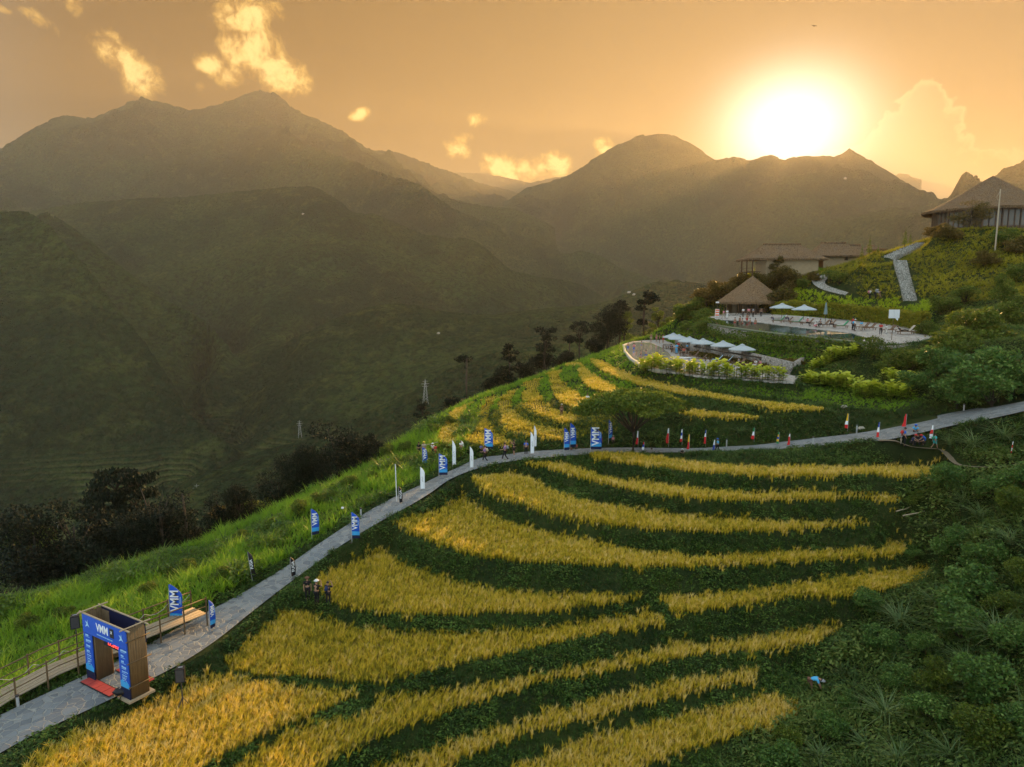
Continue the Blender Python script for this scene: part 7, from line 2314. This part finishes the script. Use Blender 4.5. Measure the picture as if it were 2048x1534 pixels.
def pose_meshes(kind, female=False, shorts=False):
    key = (kind, shorts)
    if key in _pm: return _pm[key]
    J = limbs(kind); v = lambda k: Vector(J[k])
    names = ['pel', 'che', 'nec', 'hea', 'ls', 'le', 'lw', 'lh', 'rs', 're', 'rw', 'rh', 'lp', 'lk', 'la', 'lt', 'rp', 'rk', 'ra', 'rt']
    r = [(.14, .10), (.15, .10), .055, .085, .055, .042, .030, .036, .055, .042, .030, .036, .085, .055, .040, .034, .085, .055, .040, .034]
    V = [J[k] for k in names]; ix_ = {k: i for i, k in enumerate(names)}
    hd = (v('hea') - v('nec')); top_ = v('hea') + hd.normalized() * .11
    V.append(tuple(top_)); r.append(.065); names.append('top')
    nose = v('hea') + Vector((0, -.10, -.01)) if kind != 'bend' else v('hea') + Vector((0, -.03, -.10)); 
    E = [('pel', 'che'), ('che', 'nec'), ('nec', 'hea'), ('che', 'ls'), ('ls', 'le'), ('le', 'lw'), ('lw', 'lh'), ('che', 'rs'), ('rs', 're'), ('re', 'rw'), ('rw', 'rh'), ('pel', 'lp'), ('lp', 'lk'), ('lk', 'la'), ('la', 'lt'), ('pel', 'rp'), ('rp', 'rk'), ('rk', 'ra'), ('ra', 'rt')]
    E = [(ix_[a], ix_[b]) for a, b in E] + [(3, 20)]
    body = skin_mesh('body', V, E, r)
    # hands: four fingers and a thumb joined into the body mesh
    hb = MB()
    for s_, w_, h_ in ((-1, 'lw', 'lh'), (1, 'rw', 'rh')):
        d = (v(h_) - v(w_)).normalized(); sd = d.cross(Vector((0, 0, 1)));
        if sd.length < .1: sd = Vector((0, 1, 0))
        sd.normalize()
        for q, L in ((-.024, .06), (-.008, .075), (.008, .07), (.024, .055)):
            p0 = v(h_) + sd * q + d * .015; hb.tube([p0, p0 + d * L * .6, p0 + d * L + Vector((0, -.01, -.01))], [.010, .009, .006], 5)
        hb.tube([v(h_) - sd * .03, v(h_) - sd * .055 + d * .03], [.011, .007], 5)
    hb.tube([tuple(v('hea') * .5 + nose * .5), tuple(nose)], [.022, .010], 6)      # nose
    for sx in (-1, 1): hb.tube([v('hea') + Vector((sx * .075, 0, 0)), v('hea') + Vector((sx * .095, .01, .01))], [.024, .016], 6)   # ears
    o = len(body.vertices); add = hb.mesh('x', M['white'])
    import bmesh
    bm = bmesh.new(); bm.from_mesh(body); bm.from_mesh(add); bm.to_mesh(body); bm.free()
    # shirt
    lo = v('pel').lerp(v('che'), .12)
    Vs = [tuple(lo), J['che'], tuple(v('che').lerp(v('nec'), .75)), J['ls'], tuple(v('ls').lerp(v('le'), .75)), J['rs'], tuple(v('rs').lerp(v('re'), .75))]
    shirt = skin_mesh('shirt', Vs, [(0, 1), (1, 2), (1, 3), (3, 4), (1, 5), (5, 6)], [(.165, .125), (.175, .125), .07, .075, .068, .075, .068], 0)
    k_ = .62 if shorts else 1.0
    def lp(a, b, c, t):
        return (v(a).lerp(v(b), t / .55) if t < .55 else v(b).lerp(v(c), (t - .55) / .45 * .96))
    Vt = [J['pel'], J['lp'], tuple(v('lp').lerp(v('lk'), .85)), J['rp'], tuple(v('rp').lerp(v('rk'), .85))]; Et = [(0, 1), (1, 2), (0, 3), (3, 4)]; rt = [(.155, .12), .105, .078, .105, .078]
    if not shorts:
        Vt += [J['lk'], tuple(v('lk').lerp(v('la'), .93)), J['rk'], tuple(v('rk').lerp(v('ra'), .93))]; Et += [(2, 5), (5, 6), (4, 7), (7, 8)]; rt += [.070, .058, .070, .058]
    trousers = skin_mesh('trousers', Vt, Et, rt, 0)
    # hair cap and shoes
    hc = MB(); q = hd.to_track_quat('Z', 'Y'); 
    for lat in range(6):
        for lon in range(12):
            a = lon / 12 * 6.283; t = lat / 5 * 1.75
            hc.V.append(tuple(v('hea') + hd.normalized() * .035 + q @ Vector((math.cos(a) * math.sin(t) * .102, math.sin(a) * math.sin(t) * .112 , math.cos(t) * .115)) + Vector((0, .022, 0))))
    for lat in range(5):
        for lon in range(12): hc.F.append((lat * 12 + lon, lat * 12 + (lon + 1) % 12, (lat + 1) * 12 + (lon + 1) % 12, (lat + 1) * 12 + lon))
    hair = hc.mesh('hair', M['black'], True)
    sh = []
    for a, t in (('la', 'lt'), ('ra', 'rt')):
        b = MB(); d = v(t) - v(a); b.tube([v(a) + Vector((0, 0, -.03)) - d * .25, v(a).lerp(v(t), .5) - Vector((0, 0, .01)), v(t) + d * .25], [.045, .052, .034], 8)
        sh.append(b.mesh('shoe', M['black'], True))
    hat = MB(); c = v('hea') + hd.normalized() * .10
    hat.lathe([(0, .10), (.10, .06), (.115, 0), (.19, -.015), (.115, -.01)], 14, tuple(c))
    cap = hat.mesh('hat', M['white'], True)
    bp = MB(); cc = v('che') + (v('pel') - v('che')) * .2
    nb_ = (v('che') - v('pel')).normalized(); bk = Vector((0, nb_.z, -nb_.y))
    bp.tube([cc + bk * .20 - nb_ * .20, cc + bk * .24, cc + bk * .18 + nb_ * .24], [.10, .15, .09], 8)
    pack = bp.mesh('backpack', M['black'], True)
    _pm[key] = (body, shirt, trousers, hair, sh, cap, pack, v('hea'))
    return _pm[key]


CM = {}
def colmat(c):
    if c not in CM: CM[c] = plain('cloth_%02d' % len(CM), c, .8, .15, 8)
    return CM[c]


SKIN = plain('skin', (0.36, 0.20, 0.13), .55, .06, 4); HAIR = plain('hair', (0.012, 0.010, 0.010), .5, .2, 20)
NAV, BLK, WHT, RED_, BLU, CYA, PUR, GRN, BEI, PNK, BRN, GRY, TUR, YEL = (.02, .03, .09), (.012, .012, .015), (.72, .72, .70), (.50, .03, .03), (.02, .12, .55), (.08, .40, .70), (.35, .20, .42), (.04, .30, .16), (.42, .36, .27), (.62, .22, .25), (.16, .08, .05), (.25, .25, .26), (.04, .48, .50), (.75, .55, .05)


def person(p, hgt, pose, rz, shirt, trou, lab, group, hat=None, pack=None, shorts=False, sink=0.0, bare=False):
    body, shm, trm, hair, shoes, cap, pk, hea = pose_meshes(pose, False, shorts)
    r_ = empty('person', Vector(p) - Vector((0, 0, sink)), rz, lab, 'person', group)
    s = hgt / 1.72; r_.scale = (s, s, s)
    def put(nm, me, m_):
        o = link(nm, me, r_)
        if not me.materials: me.materials.append(m_)
        o.material_slots[0].link = 'OBJECT'; o.material_slots[0].material = m_
        return o
    put('body', body, SKIN)
    if not bare: put('shirt', shm, colmat(shirt))
    put('trousers' if not shorts else 'shorts', trm, colmat(trou))
    put('hair', hair, HAIR)
    if not bare:
        for s_ in shoes: put('shoe', s_, colmat(BLK if trou != WHT else GRY))
    if hat: put('hat', cap, colmat(hat))
    if pack: put('backpack', pk, colmat(pack))
    return r_


def pp(u, v, dmin=24):
    q = hit(u, v, dmin)
    if q is None: q = PD(u, v, 60)
    return q


GR = 'people on the road bend'
for u, v, hpx, pose, rz, sh, tr, lab, kw in (
    (616, 1202, 48, 'stand', .3, BLK, BLK, 'person in black, leftmost of the three at the field edge', dict(hat=BRN)), (634, 1210, 52, 'photo', 2.6, BLK, BLK, 'person in black with raised arms and white cap, middle of the three', dict(hat=WHT)), (657, 1214, 50, 'photo', 2.9, BLK, BLK, 'person in black holding up a camera, rightmost of the three', dict(pack=NAV))):
    q = pp(u, v); D = q.y * CP - q.z * SP
    person(q, hpx / F * D * 1.0, pose, rz, sh, tr, lab, 'three people in black by the rice', **kw)
for u, v, hpx, pose, rz, sh, tr, lab, kw in (
    (970, 925, 34, 'walk', -1.9, PUR, BLK, 'walker in a pink checked top, leftmost on the road bend', dict(pack=BEI)), (1010, 922, 37, 'walk', -1.7, PUR, BLK, 'runner in purple top and dark trousers on the road bend', dict(pack=GRY)), (1028, 913, 33, 'photo', -1.2, BLK, BLK, 'person in black with arms raised on the far road edge', dict(shorts=True)),
    (1052, 911, 30, 'stand', 3.0, BLU, BLK, 'person in a bright blue shirt standing on the far road edge', {}), (1131, 878, 24, 'stand', .2, NAV, BLK, 'person in dark blue behind the blue flags', {}), (1202, 894, 20, 'stand', .6, RED_, BLK, 'person in red with a white cap behind the wide blue flag', dict(hat=WHT)),
    (1226, 892, 20, 'stand', .4, PNK, BLK, 'person in a pink patterned top beside the spotted flag', dict(hat=BEI)), (1142, 903, 12, 'squat', .2, BRN, BLK, 'person crouching between the two blue flags', {}), (1152, 901, 13, 'sit', 0, RED_, BLK, 'person sitting right of the two blue flags', {}), (922, 905, 22, 'stand', .2, WHT, PNK, 'person in white behind the small white flag', {}),
    (962, 905, 14, 'sit', .4, BLU, BLK, 'person in blue sitting behind the leftmost walker', {}), (1363, 910, 15, 'squat', .2, BLK, BLK, 'person in black crouching below the national flags', dict(hat=WHT)), (1435, 905, 28, 'walk', -1.5, CYA, BLK, 'runner in light blue on the straight part of the road', dict(hat=BLU)),
    (1303, 902, 9, 'squat', 0, BLK, BLK, 'small dark crouching figure left of the tall red flag', {}), (797, 940, 16, 'stand', .3, NAV, BLK, 'child in dark blue standing behind the tall white pole', {})):
    q = pp(u, v); D = q.y * CP - q.z * SP
    person(q, hpx / F * D * (1.0 if pose not in ('squat', 'sit') else 1.55), pose, rz, sh, tr, lab, GR, **kw)
for u, v, hpx, pose, rz, sh, tr, lab, kw in (
    (838, 912, 28, 'stand', .4, BLK, BLK, 'person in black, leftmost in the shrubs behind the blue flag', {}), (848, 912, 29, 'stand', 0, BEI, BLK, 'person with a yellow cap in the shrubs', dict(hat=YEL)), (866, 912, 26, 'photo', -.6, WHT, BLK, 'person in white leaning to the tripod bar in the shrubs', dict(hat=WHT)), (871, 914, 24, 'stand', -.6, RED_, RED_, 'person in red, rightmost in the shrubs', dict(pack=RED_))):
    q = pp(u, v); D = q.y * CP - q.z * SP
    person(q, hpx / F * D, pose, rz, sh, tr, lab, 'people in the shrubs left of the bend', **kw)
for u, v, hpx, pose, rz, sh, tr, lab, kw in (
    (1808, 893, 38, 'stand', 1.2, BLU, BLK, 'tall person in blue shirt with a red backpack by the resting group', dict(pack=RED_)), (1830, 868, 20, 'squat', -.4, CYA, BLK, 'person in light blue seated on the road edge behind the group', dict(hat=BLU)), (1824, 891, 22, 'squat', .8, NAV, BLK, 'person in navy and red cap crouching, left in the resting group', dict(hat=RED_)),
    (1833, 892, 22, 'squat', -.3, BLK, BLK, 'person in black crouching in the middle of the resting group', {}), (1845, 892, 22, 'squat', -1.2, NAV, BLK, 'person with red scarf crouching, right in the resting group', dict(hat=RED_, pack=BLU)), (1868, 907, 31, 'walk', 1.7, TUR, TUR, 'walker in turquoise with a green pack going down the footpath', dict(pack=GRN, shorts=True)), (1801, 897, 20, 'stand', 1.0, GRY, BEI, 'small child standing beside the tall person in blue', {})):
    q = pp(u, v); D = q.y * CP - q.z * SP
    person(q, hpx / F * D * (1.0 if pose != 'squat' else 1.75), pose, rz, sh, tr, lab, 'group resting at the footpath junction', **kw)
# white carrier bag / red crate near the group
for u, v, hpx, pose, rz, sh, tr, lab, kw in (
    (1123, 833, 25, 'stand', .5, BRN, BRN, 'person in brown with a straw hat on the third upper terrace', dict(hat=BEI)), (1175, 812, 24, 'stand', -.4, WHT, BLK, 'woman in a white shirt and dark skirt on the fourth upper terrace', {}), (1622, 1386, 42, 'bend', 1.2, CYA, BRN, 'farmer in a light blue shirt bending down in the dark grass', dict(hat=GRY)),
    (1739, 600, 21, 'photo', 1.6, WHT, BLK, 'person in white leaning in on the ledge under the mound', dict(pack=PNK)), (1751, 600, 21, 'bend', .8, GRY, BLK, 'person with a grey backpack bending on the ledge', dict(pack=GRY)), (1635, 560, 15, 'stand', .2, GRY, NAV, 'person on the curved path near the bungalows', {})):
    q = pp(u, v, 40 if u != 1622 else 24); D = q.y * CP - q.z * SP
    person(q, hpx / F * D * (1.0 if pose != 'bend' else 1.3), pose, rz, sh, tr, lab, 'people scattered on the hillside', **kw)
# people of the upper pool
UPG, LPG = 'bathers and guests at the upper pool', 'bathers and guests at the lower pool'
for u, v, hgt, pose, rz, sh, tr, lab, kw in (
    (1447, 637, 1.5, 'walk', -1.2, PNK, BEI, 'child in pink beside the orange stand', {}), (1454, 637, 1.6, 'stand', .3, WHT, WHT, 'person in white beside the pavilion post', {}), (1486, 634, 1.6, 'stand', .2, WHT, BLK, 'waiter in a white shirt inside the pavilion', {}), (1497, 634, 1.65, 'stand', -.3, PNK, BLK, 'guest in pink at the pool bar', {}), (1506, 634, 1.6, 'stand', .4, GRY, BLK, 'guest in grey at the pool bar', {}), (1522, 634, 1.6, 'stand', -.2, BRN, BLK, 'guest in brown at the right of the bar', {}),
    (1543, 640, 1.3, 'sit', .6, WHT, NAV, 'person in white sitting under the left open parasol', {}), (1572, 641, 1.5, 'sit', .9, WHT, NAV, 'person in white on the lounger between the green towels', {}), (1614, 651, 1.6, 'sit', .5, PNK, BLK, 'seated person in a white cap right of the open parasols', dict(hat=WHT)), (1630, 654, 1.5, 'squat', .9, WHT, PNK, 'crouching person in white at the pool edge', dict(hat=WHT)),
    (1641, 654, 1.6, 'sit', -.9, GRY, BLK, 'person sitting left of the closed parasol', {}), (1661, 654, 1.6, 'sit', .7, BLK, BLK, 'person in black sitting right of the closed parasol', {}), (1705, 660, 1.75, 'stand', .6, RED_, BLK, 'adult in red beside the one with a white cap', {}), (1709, 662, 1.55, 'stand', .9, WHT, BLK, 'adult with white cap and light blue bag', dict(hat=WHT, pack=CYA)), (1722, 661, 1.3, 'stand', -.4, CYA, BEI, 'child wrapped in a bright blue towel', {}),
    (1761, 669, 1.45, 'stand', -.3, RED_, BLK, 'person with dark red top by the white sign board', dict(pack=GRY)), (1772, 668, 1.2, 'stand', .6, WHT, WHT, 'child in white beside the sign post', {})):
    person(upz(u, v), hgt * 1.0, pose, rz, sh, tr, lab, UPG, **kw)
for u, v, lab, kw in ((1470, 644, 'bather in the water left in the upper pool', {}), (1485, 646, 'second bather in the upper pool', {}), (1500, 645, 'bather with pink ring in the upper pool', {}), (1494, 643, 'bather standing high in the upper pool', {}), (1480, 641, 'bather at the far edge of the upper pool', {}), (1511, 646, 'rightmost bather in the upper pool', {})):
    person(upz(u, v), 1.7, 'stand', random.uniform(-2, 2), PNK, RED_, lab, UPG, bare=True, shorts=True, sink=.95 if 'high' not in lab else .4)
for u, v, sk, lab in ((1268, 700, .5, 'bather in orange at the far left rim of the lower pool'), (1292, 716, .4, 'adult man standing in the middle of the lower pool'), (1273, 709, 1.0, 'child left of the standing man in the lower pool'), (1282, 710, .9, 'bather just left of the standing man'), (1281, 716, 1.05, 'child in the shallow part before the man'), (1299, 718, .8, 'bather right of the standing man in the lower pool'),
                      (1305, 718, .7, 'bather with yellow top in the lower pool'), (1316, 720, .9, 'bather at the right of the lane edge'), (1321, 718, .95, 'rightmost bather in the lower pool'), (1283, 690, .9, 'bather alone at the far side of the lower pool'), (1256, 695, .7, 'bather leaning on the left rim')):
    person(lower(u, v), 1.65, 'point' if 'standing in' in lab else 'stand', random.uniform(-2, 2), PNK, BLU, lab, LPG, bare='orange' not in lab and 'yellow' not in lab, shorts=True, sink=sk)
for u, v, pose, sh, tr, lab, kw in (
    (1302, 684, 'stand', PNK, BEI, 'bather standing leftmost in the group at the far end of the deck', dict(bare=True, shorts=True)), (1313, 684, 'stand', PNK, PNK, 'tallest bather in the far group', dict(bare=True, shorts=True)), (1319, 687, 'stand', PNK, BLK, 'bather in the front of the far group', dict(bare=True, shorts=True)), (1326, 686, 'stand', PNK, RED_, 'bather at the right of the far group', dict(bare=True, shorts=True)),
    (1342, 703, 'sit', NAV, BLK, 'person in navy sitting at the bench table', {}), (1353, 708, 'stand', CYA, CYA, 'person in light blue beside the bench table', {}), (1357, 704, 'stand', RED_, BLK, 'person in red and black under the second parasol', {}), (1362, 706, 'sit', BLK, BLK, 'person in black at the table under the parasols', {}), (1368, 710, 'sit', RED_, BLK, 'person in red at the front table', {}), (1374, 708, 'stand', CYA, BLK, 'person in pale blue at the front table', {}),
    (1476, 733, 'sit', GRY, BLK, 'grey-haired person sitting under the nearest parasol', dict(hat=GRY)), (1512, 737, 'sit', WHT, WHT, 'person in white with dark hair sitting at the wall', {}), (1521, 738, 'sit', PNK, BLK, 'person in pink sitting at the wall', {})):
    person(lower(u, v), 1.7, pose, random.uniform(-1.5, 1.5), sh, tr, lab, LPG, **kw)
person(upz(1805, 668), 1.7, 'lie', 1.5, BLK, BLK, 'person in dark clothes lying on the lounger at the right end', UPG)

# tripod bar held by the people in the shrubs
q = pp(851, 915)
cb = empty('tripod_bar', q, 0, 'pale bar on posts in the shrubs left of the road bend', 'stand')
MB().tube([(0, 0, 0), (0, 0, 1.25)], .02, 6).build('post', M['bamboo_pale'], cb)
MB().tube([(0, 0, 1.25), (1.25, 0, 1.55)], .03, 6).build('bar', M['bamboo_pale'], cb)
# bundled bamboo poles lying on the slope at the right
for u, v, L, a, lab in ((1840, 1040, 3.2, .25, 'longer pale pole lying on the slope under the third strip'), (1812, 1032, 2.0, .30, 'shorter pale pole lying on the slope')):
    q = pp(u, v)
    r_ = empty('fallen_pole', q, a, lab, 'pole', 'pale poles lying on the slope')
    MB().tube([(-L / 2, 0, .35), (0, .02, .45), (L / 2, .1, .75)], [.05, .045, .03], 6).build('shaft', M['bamboo_pale'], r_)
    MB().tube([(L / 2 - .3, .08, .7), (L / 2 + .2, .2, .9)], [.02, .01], 5).build('side_twig', M['bamboo_pale'], r_)
q = pp(2022, 915)
r_ = empty('marker_pole', q, 0, 'red and white pole on the mound at the right edge', 'pole')
for i in range(5): MB().tube([(.02 * i - .05, 0, i * .24), (.02 * i - .03, 0, i * .24 + .24)], .03, 6).build('white_band' if i % 2 == 0 else 'red_band', M['white'] if i % 2 == 0 else M['red'], r_)
for (u, v, lab) in ((1688, 815, 'pale rock on the grass above the road'), (1722, 858, 'grey boulder on the bank above the road'), (1455, 1000, None)):
    if lab is None: continue
    q = pp(u, v)
    r_ = empty('rock', q, .3, lab, 'rock'); MB().lathe([(0, .22), (.2, .20), (.36, .05), (.3, -.1)], 9, rx=1.1, ry=.8, jit=.14).build('stone', M['beige'], r_)

# ------------------------------------------------------------------ pylons, far houses, bird
def pylon(u, vb, D, hpx, lab):
    p = PD(u, vb, D); h = hpx / F * D
    r_ = empty('pylon', p, .4, lab, 'pylon', 'power pylons down in the valley')
    b = MB(); w = h * .11
    for sx in (-1, 1):
        for sy in (-1, 1): b.tube([(sx * w, sy * w, -h * .2), (sx * w * .3, sy * w * .3, h * .72), (0, 0, h)], h * .006, 4)
    for i in range(6):
        t0, t1 = i / 7, (i + 1) / 7; a, c = w * (1 - t0 * .9), w * (1 - t1 * .9)
        for sx in (-1, 1): b.tube([(sx * a, -a, h * t0), (-sx * c, -c, h * t1)], h * .004, 3); b.tube([(-a, sx * a, h * t0), (-c, -sx * c, h * t1)], h * .004, 3)
    b.build('lattice', M['grey'], r_)
    for z, q in ((.66, .15), (.78, .20), (.90, .13)): MB().beam((-h * q, 0, h * z), (h * q, 0, h * z), h * .012, h * .012).build('cross_arm', M['grey'], r_)


for u, vb, D, hp, lab in ((395, 1003, 780, 36, 'pylon in the valley right of the slim round-headed tree'), (115, 1066, 760, 24, 'pylon in the valley above the dark grove'), (851, 800, 800, 42, 'pylon on the far spur above the left skyline'), (600, 870, 830, 30, 'pylon left of the tallest dense tree')):
    pylon(u, vb, D, hp, lab)
def mount_z(u, D):
    p = PD(u, 700, D); t = math.atan2(p.x, p.y); r = math.hypot(p.x, p.y)
    j = int(round((t - TH0) / (TH1 - TH0) * (NA - 1))); k = int(round((math.log(r) - lr[0]) / (lr[-1] - lr[0]) * (NR - 1)))
    return p.x, p.y, float(MH[k, j])


def mhit(u, v):
    d = pix_dir(u, v); t = np.exp(np.linspace(math.log(300), math.log(9000), 900))
    x, y, z = d.x * t, d.y * t, d.z * t
    j = np.clip(((np.arctan2(x, y) - TH0) / (TH1 - TH0) * (NA - 1)).astype(int), 0, NA - 1); k = np.clip(((np.log(np.hypot(x, y)) - lr[0]) / (lr[-1] - lr[0]) * (NR - 1)).astype(int), 0, NR - 1)
    b = z < MH[k, j]
    if not b.any(): return None
    i = int(np.argmax(b)); return Vector((x[i], y[i], float(MH[k[i], j[i]])))


for i, (u, v, lab) in enumerate(((477, 1008, 'long pale house down in the valley left of the bronze tree'), (465, 1002, 'small pale house beside the long valley house'), (1258, 590, 'white house on the far spur left of the tall open tree'), (1268, 593, 'low house right of the white one on the far spur'), (877, 670, 'lone white hut on the dark bump in the valley'), (607, 432, 'tiny white roof high on the mountain'), (1688, 371, 'tiny pale hut on the mountain under the sun'))):
    q = mhit(u, v)
    if q is None: continue
    s = q.length / 1500
    r_ = empty('valley_house', q, .3 * i, lab, 'house', 'far houses in the valley')
    MB().box((0, 0, 1.2 * s), (7 * s, 4 * s, 2.6 * s)).build('wall', M['beige'], r_)
    b = MB(); b.plate([(-3.8 * s, -2.3 * s, 2.4 * s), (-3.8 * s, 2.3 * s, 2.4 * s), (-3.8 * s, 0, 3.8 * s)], (1, 0, 0), 7.6 * s); b.build('roof', M['grey'], r_)
bd = empty('bird', PD(1629, 52, 120), .3, 'small dark bird flying high in the sky', 'bird')
b = MB(); b.tube([(0, -.22, 0), (0, -.1, .02), (0, .12, 0), (0, .3, .01)], [.01, .05, .045, .01], 8)
b.add([(0, -.08, .02), (.35, -.02, .12), (.62, .12, .02), (.3, .10, .08), (0, .08, .02), (-.35, -.02, .12), (-.62, .12, .02), (-.3, .10, .08)], [(0, 1, 3, 4), (1, 2, 3), (0, 4, 7, 5), (5, 7, 6)])
b.build('body', M['black'], bd)
print('objects', len(bpy.data.objects), 'tris', sum(len(o.data.polygons) for o in COL.objects if o.type == 'MESH'))
